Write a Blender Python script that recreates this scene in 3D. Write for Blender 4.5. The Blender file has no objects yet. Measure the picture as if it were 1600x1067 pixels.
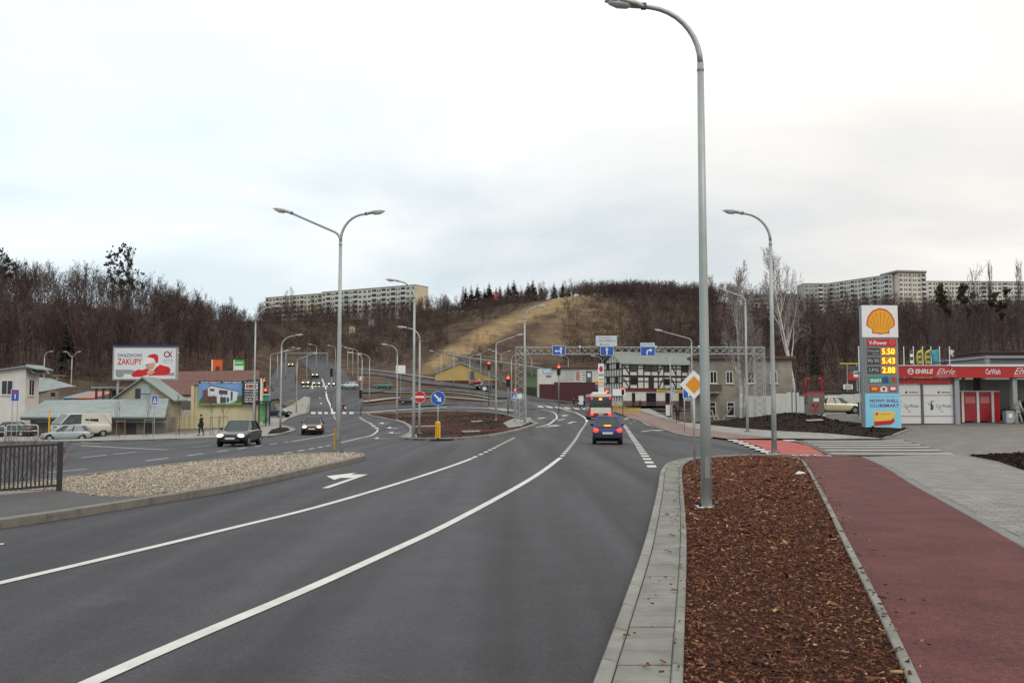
import bpy, bmesh, math, random
import numpy as np
from mathutils import Vector, Matrix
from mathutils.geometry import delaunay_2d_cdt

R = math.radians
PI = math.pi
SC = bpy.context.scene
COL = SC.collection

# ------------------------------------------------------------------ camera
FOC = 1450.0            # focal length in pixels of a 1600 px wide picture
EYE = 2.1
PITCH = math.atan(96.5 / FOC)
cam_d = bpy.data.cameras.new('camera')
cam_d.sensor_width = 36.0
cam_d.lens = 36.0 * FOC / 1600.0
cam_d.clip_start = 0.1
cam_d.clip_end = 9000.0
cam = bpy.data.objects.new('camera', cam_d)
COL.objects.link(cam)
cam.location = (0, 0, EYE)
cam.rotation_euler = (PI / 2 + PITCH, 0, 0)
SC.camera = cam

# ------------------------------------------------------------------ sky, sun, exposure
SUN_EL, SUN_AZ = R(38), R(150)      # azimuth clockwise from +Y: sun behind the right shoulder
w = bpy.data.worlds.new('World')
SC.world = w
w.use_nodes = True
nt = w.node_tree
nt.nodes.clear()
N = nt.nodes.new
L = nt.links.new
sky = N('ShaderNodeTexSky')
sky.sky_type = 'NISHITA'
sky.sun_disc = False
sky.sun_elevation = SUN_EL
sky.sun_rotation = SUN_AZ
sky.air_density = 1.0
sky.dust_density = 4.0
bg1 = N('ShaderNodeBackground')
L(sky.outputs[0], bg1.inputs[0])
bg1.inputs[1].default_value = 0.1
tc = N('ShaderNodeTexCoord')
mp = N('ShaderNodeMapping')
mp.inputs['Scale'].default_value = (1.0, 1.0, 3.0)
mp.inputs['Location'].default_value = (0.35, 0.1, 0.22)
L(tc.outputs['Generated'], mp.inputs[0])
n1 = N('ShaderNodeTexNoise')
n1.inputs['Scale'].default_value = 2.3
n1.inputs['Detail'].default_value = 7
n1.inputs['Roughness'].default_value = 0.5
n1.inputs['Distortion'].default_value = 0.35
L(mp.outputs[0], n1.inputs['Vector'])
rp = N('ShaderNodeValToRGB')
rp.color_ramp.elements[0].position = 0.38
rp.color_ramp.elements[0].color = (0.74, 0.83, 0.89, 1)
rp.color_ramp.elements[1].position = 0.66
rp.color_ramp.elements[1].color = (1.16, 1.16, 1.15, 1)
e = rp.color_ramp.elements.new(0.52)
e.color = (0.93, 0.97, 0.99, 1)
L(n1.outputs[0], rp.inputs[0])
# an overcast sky is brighter overhead, warmer towards the sun's side
sep = N('ShaderNodeSeparateXYZ')
L(tc.outputs['Generated'], sep.inputs[0])
mr = N('ShaderNodeMapRange')
mr.inputs['From Min'].default_value = 0.18
mr.inputs['From Max'].default_value = 0.46
mr.inputs['To Min'].default_value = 0.0
mr.inputs['To Max'].default_value = 1.0
L(sep.outputs['Z'], mr.inputs[0])
mx = N('ShaderNodeMix')
mx.data_type = 'RGBA'
L(mr.outputs[0], mx.inputs[0])
L(rp.outputs[0], mx.inputs[6])
mx.inputs[7].default_value = (1.30, 1.30, 1.28, 1)
mr2 = N('ShaderNodeMapRange')
mr2.inputs['From Min'].default_value = -0.35
mr2.inputs['From Max'].default_value = 0.35
L(sep.outputs['X'], mr2.inputs[0])
tint = N('ShaderNodeMix')
tint.data_type = 'RGBA'
tint.inputs[6].default_value = (0.90, 0.98, 1.02, 1)
tint.inputs[7].default_value = (1.01, 0.945, 0.89, 1)
L(mr2.outputs[0], tint.inputs[0])
mul = N('ShaderNodeMix')
mul.data_type = 'RGBA'
mul.blend_type = 'MULTIPLY'
mul.inputs[0].default_value = 1.0
L(mx.outputs[2], mul.inputs[6])
L(tint.outputs[2], mul.inputs[7])
bg2 = N('ShaderNodeBackground')
bg2.inputs[1].default_value = 1.0
L(mul.outputs[2], bg2.inputs[0])
ms = N('ShaderNodeMixShader')
ms.inputs[0].default_value = 0.93
L(bg1.outputs[0], ms.inputs[1])
L(bg2.outputs[0], ms.inputs[2])
wo = N('ShaderNodeOutputWorld')
L(ms.outputs[0], wo.inputs[0])

sun_d = bpy.data.lights.new('sun', 'SUN')
sun_d.energy = 0.7
sun_d.angle = R(25)
sun_d.color = (1.0, 0.95, 0.88)
sun = bpy.data.objects.new('sun', sun_d)
COL.objects.link(sun)
sun.rotation_euler = (PI / 2 - SUN_EL, 0, PI - SUN_AZ)

SC.view_settings.view_transform = 'Standard'
SC.view_settings.look = 'None'
SC.view_settings.exposure = 0.0
SC.view_settings.gamma = 1.0
SC.view_settings.use_curve_mapping = False
SC.render.engine = 'CYCLES'
SC.cycles.use_denoising = True
SC.cycles.max_bounces = 6
SC.cycles.diffuse_bounces = 3
SC.cycles.glossy_bounces = 3
SC.cycles.transmission_bounces = 4
SC.cycles.transparent_max_bounces = 6
SC.cycles.caustics_reflective = False
SC.cycles.caustics_refractive = False

# ------------------------------------------------------------------ survey: picture point -> place
CP, SP = math.cos(PITCH), math.sin(PITCH)


def ray(px, py):
    a = (px - 800.0) / FOC
    v = (533.5 - py) / FOC
    y = CP - v * SP
    return a / y, (SP + v * CP) / y


def P(px, py, d):
    dx, dz = ray(px, py)
    return Vector((dx * d, d, EYE + dz * d))


# measured heights of the ground: (picture x, picture y, distance) or world points
_ctl = [P(*t) for t in [
    (1104, 800, 17.9), (1210, 712, 37), (528, 712, 37), (646, 688, 56.5), (372, 697, 53.5), (490, 680, 76),
    (317, 682, 73), (125, 687, 82), (20, 688, 80), (245, 684, 78), (437, 671, 85), (0, 745, 29), (700, 688, 55),
    (820, 663, 79), (775, 658, 87), (617, 658, 97), (560, 662, 90), (655, 680, 68), (505, 645, 140), (537, 645, 138), (420, 656, 112),
    (518, 604, 200), (545, 609, 192), (490, 585, 265), (455, 571, 305), (440, 600, 220), (637, 632, 170), (600, 607, 228), (700, 618, 190), (760, 608, 215), (712, 597, 245),
    (640, 592, 255), (690, 598, 262), (780, 608, 240), (868, 619, 225), (930, 624, 215), (840, 628, 180), (1000, 637, 180), (1090, 637, 175),
    (895, 638, 150), (937, 656, 104), (1059, 661, 103), (1020, 649, 140), (950, 694, 47), (1170, 678, 62), (1190, 661, 82),
    (1120, 655, 90), (1240, 650, 85), (1310, 648, 75), (1270, 647, 75), (1350, 642, 90), (1380, 674, 58), (1490, 663, 63), (1600, 656, 68), (1480, 711, 38),
    (1340, 690, 50), (1600, 740, 27.7), (1600, 690, 45), (1250, 660, 72), (1450, 640, 95), (1600, 635, 110), (1250, 628, 130),
    # hills
    (-250, 590, 150), (-250, 470, 300), (0, 595, 150), (0, 475, 300), (100, 600, 150), (110, 480, 300), (200, 595, 165), (210, 490, 310),
    (300, 592, 200), (310, 512, 330), (400, 570, 270), (400, 530, 370), (470, 540, 370), (520, 500, 500), (420, 505, 540), (640, 497, 480),
    (600, 560, 320), (560, 580, 270), (690, 560, 300), (740, 523, 340), (800, 497, 375), (860, 474, 410), (920, 463, 430), (780, 545, 320), (860, 530, 340),
    (900, 575, 280), (1000, 462, 440), (1000, 560, 290), (1080, 465, 440), (1100, 560, 270), (1180, 490, 430), (1200, 580, 200), (1300, 490, 460),
    (1300, 580, 190), (1400, 495, 480), (1400, 585, 180), (1500, 500, 480), (1500, 590, 170), (1620, 500, 480), (1620, 590, 160), (1900, 500, 460), (1900, 600, 150),
]]
_ctl += [Vector(t) for t in [(-25, -15, 0), (0, -20, 0), (25, -15, 0), (-22, 10, -0.1), (22, 8, 0), (0, 8, 0), (40, 20, 0.1), (-40, 25, -0.5), (-60, 50, -1.0), (-75, 85, -1.2),
                             (0, 26, 0), (60, 60, 1.0), (-90, 0, -0.8), (90, 0, 0.3), (0, -80, 0),
                             (-330, 600, 55), (0, 620, 52), (330, 620, 52), (-500, 350, 40), (500, 350, 42), (-900, 900, 55), (0, 1200, 55), (900, 900, 55)]]
_cx = np.array([[c.x, c.y] for c in _ctl])
_cz = np.array([c.z for c in _ctl])


def _phi(r2):
    return 0.5 * r2 * np.log(r2 + 1e-9)


_n = len(_ctl)
_d2 = ((_cx[:, None] - _cx[None]) ** 2).sum(-1)
_A = np.zeros((_n + 3, _n + 3))
_A[:_n, :_n] = _phi(_d2) + np.eye(_n) * 18.0
_A[:_n, _n] = 1
_A[:_n, _n + 1:] = _cx
_A[_n, :_n] = 1
_A[_n + 1:, :_n] = _cx.T
_w = np.linalg.solve(_A, np.concatenate([_cz, [0, 0, 0]]))


def TV(xy):
    xy = np.asarray(xy, dtype=float).reshape(-1, 2)
    out = np.empty(len(xy))
    for i in range(0, len(xy), 20000):
        q = xy[i:i + 20000]
        d2 = ((q[:, None] - _cx[None]) ** 2).sum(-1)
        out[i:i + 20000] = _phi(d2) @ _w[:_n] + _w[_n] + q @ _w[_n + 1:]
    return out


def T(x, y):
    return float(TV([[x, y]])[0])


_march = 3.0 * 1.012 ** np.arange(470)


def G(px, py):
    """where the sight line through this picture point meets the ground"""
    dx, dz = ray(px, py)
    h = EYE + dz * _march - TV(np.stack([dx * _march, _march], 1))
    k = np.argmax(h < 0)
    if h[k] >= 0:
        k = len(_march) - 1
    lo, hi = _march[max(k - 1, 0)], _march[k]
    for _ in range(18):
        m = (lo + hi) / 2
        if EYE + dz * m - T(dx * m, m) < 0:
            hi = m
        else:
            lo = m
    return Vector((dx * hi, hi, T(dx * hi, hi)))


def GX(px, d):
    """the ground at distance d in picture column px"""
    x = (px - 800.0) / FOC * d
    return Vector((x, d, T(x, d)))


# ------------------------------------------------------------------ materials
MATS = {}


def mat(name, col, rough=0.7, metal=0.0, var=0.12, scale=8.0, bump=0.0, bscale=40.0, emit=0.0, col2=None, spec=0.5, coat=0.0, alpha=1.0, ecol=None, objrand=0.0):
    if name in MATS:
        return MATS[name]
    m = bpy.data.materials.new(name)
    m.use_nodes = True
    t = m.node_tree
    b = t.nodes['Principled BSDF']
    b.inputs['Roughness'].default_value = rough
    b.inputs['Metallic'].default_value = metal
    b.inputs['Specular IOR Level'].default_value = spec
    b.inputs['Coat Weight'].default_value = coat
    b.inputs['Coat Roughness'].default_value = 0.05
    c = Vector(col[:3])
    tcn = t.nodes.new('ShaderNodeTexCoord')
    nz = t.nodes.new('ShaderNodeTexNoise')
    nz.inputs['Scale'].default_value = scale
    nz.inputs['Detail'].default_value = 5
    nz.inputs['Roughness'].default_value = 0.6
    t.links.new(tcn.outputs['Object'], nz.inputs['Vector'])
    cr = t.nodes.new('ShaderNodeValToRGB')
    a0 = c * (1 - var)
    a1 = Vector(col2[:3]) if col2 else c * (1 + var)
    cr.color_ramp.elements[0].position = 0.32
    cr.color_ramp.elements[0].color = (a0.x, a0.y, a0.z, 1)
    cr.color_ramp.elements[1].position = 0.68
    cr.color_ramp.elements[1].color = (a1.x, a1.y, a1.z, 1)
    t.links.new(nz.outputs[0], cr.inputs[0])
    src = cr.outputs[0]
    if objrand:
        oi = t.nodes.new('ShaderNodeObjectInfo')
        om = t.nodes.new('ShaderNodeMapRange')
        om.inputs['To Min'].default_value = 1 - objrand
        om.inputs['To Max'].default_value = 1 + objrand
        t.links.new(oi.outputs['Random'], om.inputs[0])
        vs = t.nodes.new('ShaderNodeVectorMath')
        vs.operation = 'SCALE'
        t.links.new(src, vs.inputs[0])
        t.links.new(om.outputs[0], vs.inputs['Scale'])
        src = vs.outputs[0]
    t.links.new(src, b.inputs['Base Color'])
    if bump > 0:
        n2 = t.nodes.new('ShaderNodeTexNoise')
        n2.inputs['Scale'].default_value = bscale
        n2.inputs['Detail'].default_value = 3
        t.links.new(tcn.outputs['Object'], n2.inputs['Vector'])
        bp = t.nodes.new('ShaderNodeBump')
        bp.inputs['Strength'].default_value = bump
        bp.inputs['Distance'].default_value = 0.02
        t.links.new(n2.outputs[0], bp.inputs['Height'])
        t.links.new(bp.outputs[0], b.inputs['Normal'])
    if emit > 0:
        ec = ecol or col
        b.inputs['Emission Color'].default_value = (*ec[:3], 1)
        b.inputs['Emission Strength'].default_value = emit
    MATS[name] = m
    return m


def attr_mat(name, cols, rough=0.85, attr='tint', spec=0.2, noise=None):
    """colour picked by a per-piece value stored on the mesh: pieces differ as individuals"""
    m = bpy.data.materials.new(name)
    m.use_nodes = True
    t = m.node_tree
    b = t.nodes['Principled BSDF']
    b.inputs['Roughness'].default_value = rough
    b.inputs['Specular IOR Level'].default_value = spec
    a = t.nodes.new('ShaderNodeAttribute')
    a.attribute_name = attr
    cr = t.nodes.new('ShaderNodeValToRGB')
    el = cr.color_ramp.elements
    while len(el) < len(cols):
        el.new(0.5)
    for i, (p, c) in enumerate(cols):
        el[i].position = p
        el[i].color = (*c, 1)
    t.links.new(a.outputs['Fac'], cr.inputs[0])
    t.links.new(cr.outputs[0], b.inputs['Base Color'])
    MATS[name] = m
    return m


# ------------------------------------------------------------------ mesh helpers
def tag(o, label=None, cat=None, group=None, kind=None):
    if label:
        o['label'] = label
    if cat:
        o['category'] = cat
    if group:
        o['group'] = group
    if kind:
        o['kind'] = kind
    return o


def empty(name, loc, rz=0.0, label=None, cat=None, group=None):
    o = bpy.data.objects.new(name, None)
    o.empty_display_size = 0.3
    COL.objects.link(o)
    o.location = loc
    o.rotation_euler = (0, 0, rz)
    return tag(o, label, cat, group)


def link_mesh(name, me, m=None, parent=None):
    o = bpy.data.objects.new(name, me)
    COL.objects.link(o)
    if m is not None and not me.materials:
        me.materials.append(m)
    if parent is not None:
        o.parent = parent
    return o


def np_mesh(name, v, f3=None, f4=None, tint=None, smooth=False):
    """fast mesh from arrays of triangles and quads"""
    me = bpy.data.meshes.new(name)
    v = np.asarray(v, dtype=np.float32)
    loops, starts, tot = [], [], 0
    st = []
    for f, k in ((f3, 3), (f4, 4)):
        if f is not None and len(f):
            f = np.asarray(f, dtype=np.int32)
            loops.append(f.ravel())
            st.append(np.arange(len(f), dtype=np.int32) * k + tot)
            tot += len(f) * k
    li = np.concatenate(loops)
    ls = np.concatenate(st)
    me.vertices.add(len(v))
    me.vertices.foreach_set('co', v.ravel())
    me.loops.add(len(li))
    me.loops.foreach_set('vertex_index', li)
    me.polygons.add(len(ls))
    me.polygons.foreach_set('loop_start', ls)
    if smooth:
        me.polygons.foreach_set('use_smooth', np.ones(len(ls), dtype=bool))
    if tint is not None:
        a = me.attributes.new('tint', 'FLOAT', 'POINT')
        a.data.foreach_set('value', np.asarray(tint, dtype=np.float32))
    me.update(calc_edges=True)
    return me


class MB:
    def __init__(self):
        self.v, self.f = [], []

    def add(self, vs, fs):
        n = len(self.v)
        self.v += [tuple(x) for x in vs]
        self.f += [tuple(i + n for i in q) for q in fs]
        return self

    def box(self, x0, x1, y0, y1, z0, z1):
        return self.add([(x0, y0, z0), (x1, y0, z0), (x1, y1, z0), (x0, y1, z0), (x0, y0, z1), (x1, y0, z1), (x1, y1, z1), (x0, y1, z1)],
                        [(0, 3, 2, 1), (4, 5, 6, 7), (0, 1, 5, 4), (1, 2, 6, 5), (2, 3, 7, 6), (3, 0, 4, 7)])

    def bar(self, p0, p1, w, h=None, up=(0, 0, 1)):
        """a rectangular bar between two points"""
        h = h or w
        p0, p1 = Vector(p0), Vector(p1)
        d = (p1 - p0).normalized()
        u = Vector(up)
        if abs(d.dot(u)) > 0.98:
            u = Vector((0, 1, 0))
        s = d.cross(u).normalized() * (w / 2)
        t = s.cross(d).normalized() * (h / 2)
        c = [-s - t, s - t, s + t, -s + t]
        return self.add([p0 + q for q in c] + [p1 + q for q in c], [(3, 2, 1, 0), (4, 5, 6, 7), (0, 1, 5, 4), (1, 2, 6, 5), (2, 3, 7, 6), (3, 0, 4, 7)])

    def tube(self, pts, r, n=8, cap=True):
        pts = [Vector(p) for p in pts]
        if not isinstance(r, (list, tuple)):
            r = [r] * len(pts)
        vs, fs = [], []
        u = None
        for i, p in enumerate(pts):
            d = (pts[min(i + 1, len(pts) - 1)] - pts[max(i - 1, 0)]).normalized()
            if u is None:
                u = Vector((1, 0, 0)) if abs(d.x) < 0.9 else Vector((0, 1, 0))
            u = (u - d * u.dot(d)).normalized()
            s = d.cross(u)
            for k in range(n):
                a = 2 * PI * k / n
                vs.append(p + (u * math.cos(a) + s * math.sin(a)) * r[i])
        for i in range(len(pts) - 1):
            for k in range(n):
                a, b = i * n + k, i * n + (k + 1) % n
                fs.append((a, b, b + n, a + n))
        if cap:
            fs.append(tuple(range(n - 1, -1, -1)))
            fs.append(tuple(range(len(vs) - n, len(vs))))
        return self.add(vs, fs)

    def cyl(self, p0, p1, r0, r1=None, n=10):
        return self.tube([p0, p1], [r0, r0 if r1 is None else r1], n)

    def prism(self, poly, vec):
        vec = Vector(vec)
        n = len(poly)
        vs = [Vector(p) for p in poly] + [Vector(p) + vec for p in poly]
        return self.add(vs, [tuple(range(n)), tuple(range(2 * n - 1, n - 1, -1))] + [(k, k + n, (k + 1) % n + n, (k + 1) % n) for k in range(n)])

    def loft(self, rings, cap=True):
        n = len(rings[0])
        vs = [p for r in rings for p in r]
        fs = []
        for i in range(len(rings) - 1):
            for k in range(n):
                a, b = i * n + k, i * n + (k + 1) % n
                fs.append((a, b, b + n, a + n))
        if cap:
            fs.append(tuple(range(n - 1, -1, -1)))
            fs.append(tuple(range(len(vs) - n, len(vs))))
        return self.add(vs, fs)

    def ball(self, c, r, nu=10, nv=6):
        c = Vector(c)
        if not isinstance(r, (tuple, list)):
            r = (r, r, r)
        vs = [c + Vector((0, 0, -r[2]))]
        for j in range(1, nv):
            t = PI * j / nv
            for k in range(nu):
                a = 2 * PI * k / nu
                vs.append(c + Vector((r[0] * math.sin(t) * math.cos(a), r[1] * math.sin(t) * math.sin(a), -r[2] * math.cos(t))))
        vs.append(c + Vector((0, 0, r[2])))
        fs = []
        for k in range(nu):
            fs.append((0, 1 + (k + 1) % nu, 1 + k))
        for j in range(nv - 2):
            for k in range(nu):
                a, b = 1 + j * nu + k, 1 + j * nu + (k + 1) % nu
                fs.append((a, b, b + nu, a + nu))
        t0 = 1 + (nv - 2) * nu
        for k in range(nu):
            fs.append((t0 + k, t0 + (k + 1) % nu, len(vs) - 1))
        return self.add(vs, fs)

    def xf(self, M):
        self.v = [tuple(M @ Vector(p)) for p in self.v]
        return self

    def mesh(self, name, smooth=False):
        me = bpy.data.meshes.new(name)
        me.from_pydata(self.v, [], self.f)
        bm = bmesh.new()
        bm.from_mesh(me)
        bmesh.ops.recalc_face_normals(bm, faces=bm.faces)
        bm.to_mesh(me)
        bm.free()
        if smooth:
            for p in me.polygons:
                p.use_smooth = True
        me.update()
        return me

    def build(self, name, m, parent=None, smooth=False, bevel=0.0, sub=0):
        o = link_mesh(name, self.mesh(name, smooth), m, parent)
        if bevel > 0:
            b = o.modifiers.new('bevel', 'BEVEL')
            b.width = bevel
            b.segments = 2
            b.limit_method = 'ANGLE'
        if sub:
            s = o.modifiers.new('sub', 'SUBSURF')
            s.levels = s.render_levels = sub
        return o


def copy_tree(o, parent=None):
    c = o.copy()
    COL.objects.link(c)
    c.parent = parent
    for ch in list(o.children):
        copy_tree(ch, c)
    return c


def text(s, w, h, loc, parent, m, name='lettering', bold=0.0, shear=0.0, rz=0.0, keep=False):
    """lettering stretched to a box w x h, centred at loc in the parent's frame, facing -Y"""
    cu = bpy.data.curves.new(name, 'FONT')
    cu.body = s
    cu.offset = bold
    cu.shear = shear
    cu.resolution_u = 2
    cu.space_line = 0.95
    to = bpy.data.objects.new('tmp', cu)
    me = bpy.data.meshes.new_from_object(to)
    bpy.data.objects.remove(to)
    bpy.data.curves.remove(cu)
    if len(me.vertices) == 0:
        return None
    co = np.empty(len(me.vertices) * 3, dtype=np.float32)
    me.vertices.foreach_get('co', co)
    co = co.reshape(-1, 3)
    lo, hi = co[:, :2].min(0), co[:, :2].max(0)
    sz = np.maximum(hi - lo, 1e-4)
    q = (co[:, :2] - (lo + hi) / 2) / sz
    sx, sy = w, h
    if keep:
        k = min(w / sz[0], h / sz[1])
        sx, sy = sz[0] * k, sz[1] * k
    out = np.stack([q[:, 0] * sx, np.zeros(len(q)), q[:, 1] * sy], 1)
    me.vertices.foreach_set('co', out.astype(np.float32).ravel())
    me.update()
    me.name = name
    me.materials.clear()
    o = link_mesh(name, me, m, parent)
    o.location = loc
    o.rotation_euler = (0, 0, rz)
    return o


def plate(pts, y, t, name, m, parent):
    """a thin flat shape in the XZ plane of its parent, front face at y, thickness t behind it"""
    return MB().prism([(p[0], y, p[1]) for p in pts], (0, t, 0)).build(name, m, parent)


def circ(cx, cz, r, n=24, a0=0.0, a1=2 * PI, rz=None):
    rz = rz or r
    full = abs(a1 - a0 - 2 * PI) < 1e-6
    k = n if full else n + 1
    return [(cx + r * math.cos(a0 + (a1 - a0) * i / n), cz + rz * math.sin(a0 + (a1 - a0) * i / n)) for i in range(k)]


def rect(x0, x1, z0, z1):
    return [(x0, z0), (x1, z0), (x1, z1), (x0, z1)]


def smooth_line(pts, step=1.0, closed=False):
    """Catmull-Rom through 2D points, resampled"""
    pts = [Vector((p[0], p[1])) for p in pts]
    n = len(pts)
    out = []
    rng_ = range(n if closed else n - 1)
    for i in rng_:
        if closed:
            a, b, c, d = pts[(i - 1) % n], pts[i], pts[(i + 1) % n], pts[(i + 2) % n]
        else:
            a, b, c, d = pts[max(i - 1, 0)], pts[i], pts[i + 1], pts[min(i + 2, n - 1)]
        k = max(1, int(math.ceil((c - b).length / step)))
        for j in range(k):
            t = j / k
            out.append(0.5 * ((2 * b) + (c - a) * t + (2 * a - 5 * b + 4 * c - d) * t * t + (3 * b - a - 3 * c + d) * t ** 3))
    if not closed:
        out.append(pts[-1])
    return out


def gl(pix):
    """picture points -> ground XY"""
    return [Vector((g.x, g.y)) for g in (G(*p) for p in pix)]


def drape(name, poly, dz, m, parent=None, step=None, kind='structure', skirt=0.0, tilt=None):
    """a sheet that lies dz above the ground inside a world XY outline"""
    pts = [Vector((p[0], p[1])) for p in poly]
    xs, ys = [p.x for p in pts], [p.y for p in pts]
    area = (max(xs) - min(xs)) * (max(ys) - min(ys))
    step = step or max(0.8, math.sqrt(area) / 40)
    inner = []
    arr = np.array([[p.x, p.y] for p in pts])
    gx = np.arange(min(xs) + step / 2, max(xs), step)
    gy = np.arange(min(ys) + step / 2, max(ys), step)
    X, Y = np.meshgrid(gx, gy)
    q = np.stack([X.ravel(), Y.ravel()], 1)
    if len(q):
        ins = np.zeros(len(q), bool)
        nn = len(arr)
        for i in range(nn):
            a, b = arr[i], arr[(i + 1) % nn]
            c = ((a[1] > q[:, 1]) != (b[1] > q[:, 1]))
            with np.errstate(divide='ignore', invalid='ignore'):
                xc = (b[0] - a[0]) * (q[:, 1] - a[1]) / (b[1] - a[1]) + a[0]
            ins ^= c & (q[:, 0] < xc)
        inner = [Vector(t) for t in q[ins].tolist()]
    n = len(pts)
    vs, es, fs, *_ = delaunay_2d_cdt(pts + inner, [], [list(range(n))], 1, 1e-5)
    xy = np.array([[v.x, v.y] for v in vs])
    z = TV(xy) + dz
    if tilt is not None:
        z = z + np.array([tilt(a, b) for a, b in xy])
    v3 = np.column_stack([xy, z])
    f3 = np.array([f for f in fs if len(f) == 3], dtype=np.int32)
    # face up
    a, b, c = v3[f3[:, 0]], v3[f3[:, 1]], v3[f3[:, 2]]
    nz = np.cross(b - a, c - a)[:, 2]
    f3[nz < 0] = f3[nz < 0][:, ::-1]
    f4 = None
    if skirt > 0:
        base = len(v3)
        o = np.array([[p.x, p.y] for p in pts])
        oz = TV(o) + dz
        if tilt is not None:
            oz = oz + np.array([tilt(p, q_) for p, q_ in o])
        top = np.column_stack([o, oz])
        bot = np.column_stack([o, TV(o) + dz - skirt])
        v3 = np.vstack([v3, top, bot])
        ar = sum(pts[i].x * pts[(i + 1) % n].y - pts[(i + 1) % n].x * pts[i].y for i in range(n))
        f4 = []
        for i in range(n):
            j = (i + 1) % n
            q4 = (base + i, base + n + i, base + n + j, base + j)
            f4.append(q4 if ar > 0 else q4[::-1])
    me = np_mesh(name, v3, f3, f4, smooth=False)
    o = link_mesh(name, me, m, parent)
    if parent is None and kind:
        o['kind'] = kind
    return o


def ribbon_pts(line, w):
    """left and right edges of a strip along an XY polyline"""
    Lp, Rp = [], []
    n = len(line)
    for i, p in enumerate(line):
        d = (line[min(i + 1, n - 1)] - line[max(i - 1, 0)])
        if d.length < 1e-6:
            d = Vector((0, 1))
        d.normalize()
        s = Vector((-d.y, d.x)) * (w / 2)
        Lp.append(p + s)
        Rp.append(p - s)
    return Lp, Rp


def ribbon(name, line, w, dz, m, parent=None, kind=None):
    Lp, Rp = ribbon_pts(line, w)
    n = len(line)
    xy = np.array([[p.x, p.y] for p in Lp + Rp])
    v = np.column_stack([xy, TV(xy) + dz])
    f = [(n + i, n + i + 1, i + 1, i) for i in range(n - 1)]
    o = link_mesh(name, np_mesh(name, v, None, np.array(f)), m, parent)
    if kind:
        o['kind'] = kind
    return o


def dashes(line, on, off, start=0.0):
    """cut an XY polyline into dash polylines"""
    seg, acc = [], [0.0]
    for i in range(1, len(line)):
        acc.append(acc[-1] + (line[i] - line[i - 1]).length)

    def at(s):
        s = max(0, min(s, acc[-1]))
        for i in range(1, len(acc)):
            if s <= acc[i]:
                t = (s - acc[i - 1]) / max(acc[i] - acc[i - 1], 1e-9)
                return line[i - 1].lerp(line[i], t)
        return line[-1]
    s = start
    out = []
    while s < acc[-1] - 0.2:
        e = min(s + on, acc[-1])
        k = max(1, int((e - s) / 1.0))
        out.append([at(s + (e - s) * j / k) for j in range(k + 1)])
        s += on + off
    return out


def offset_line(line, w):
    return ribbon_pts(line, 2 * w)[0]

# ================================================================== GROUND
def px_of(x, y):
    return 800 + FOC * x / np.maximum(y, 1e-3)


def in_poly(q, poly):
    q = np.asarray(q, float)
    ins = np.zeros(len(q), bool)
    n = len(poly)
    for i in range(n):
        a, b = poly[i], poly[(i + 1) % n]
        c = ((a[1] > q[:, 1]) != (b[1] > q[:, 1]))
        with np.errstate(divide='ignore', invalid='ignore'):
            xc = (b[0] - a[0]) * (q[:, 1] - a[1]) / (b[1] - a[1] + 1e-12) + a[0]
        ins ^= c & (q[:, 0] < xc)
    return ins


def project(v):
    """world points -> picture points (for laying out regions of the hillside)"""
    x, y, z = v[:, 0], v[:, 1], v[:, 2] - EYE
    f = y * CP + z * SP
    u = -y * SP + z * CP
    return np.column_stack([800 + FOC * x / f, 533.5 - FOC * u / f])


TAN = [(640, 590), (690, 546), (740, 517), (800, 489), (860, 467), (925, 457), (945, 463), (890, 480), (850, 494), (815, 508), (775, 532), (735, 556), (690, 580)]
TAN2 = [(820, 545), (835, 505), (900, 478), (960, 470), (1000, 500), (985, 545), (900, 560)]


def hill_zone(v):
    """dry-grass share of hillside points"""
    p = project(v)
    far = v[:, 1] > 250
    a = np.zeros(len(v))
    for poly, val in ((TAN2, 0.56), (TAN, 1.05)):
        a[in_poly(p, poly) & far] = val
    return a


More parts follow.
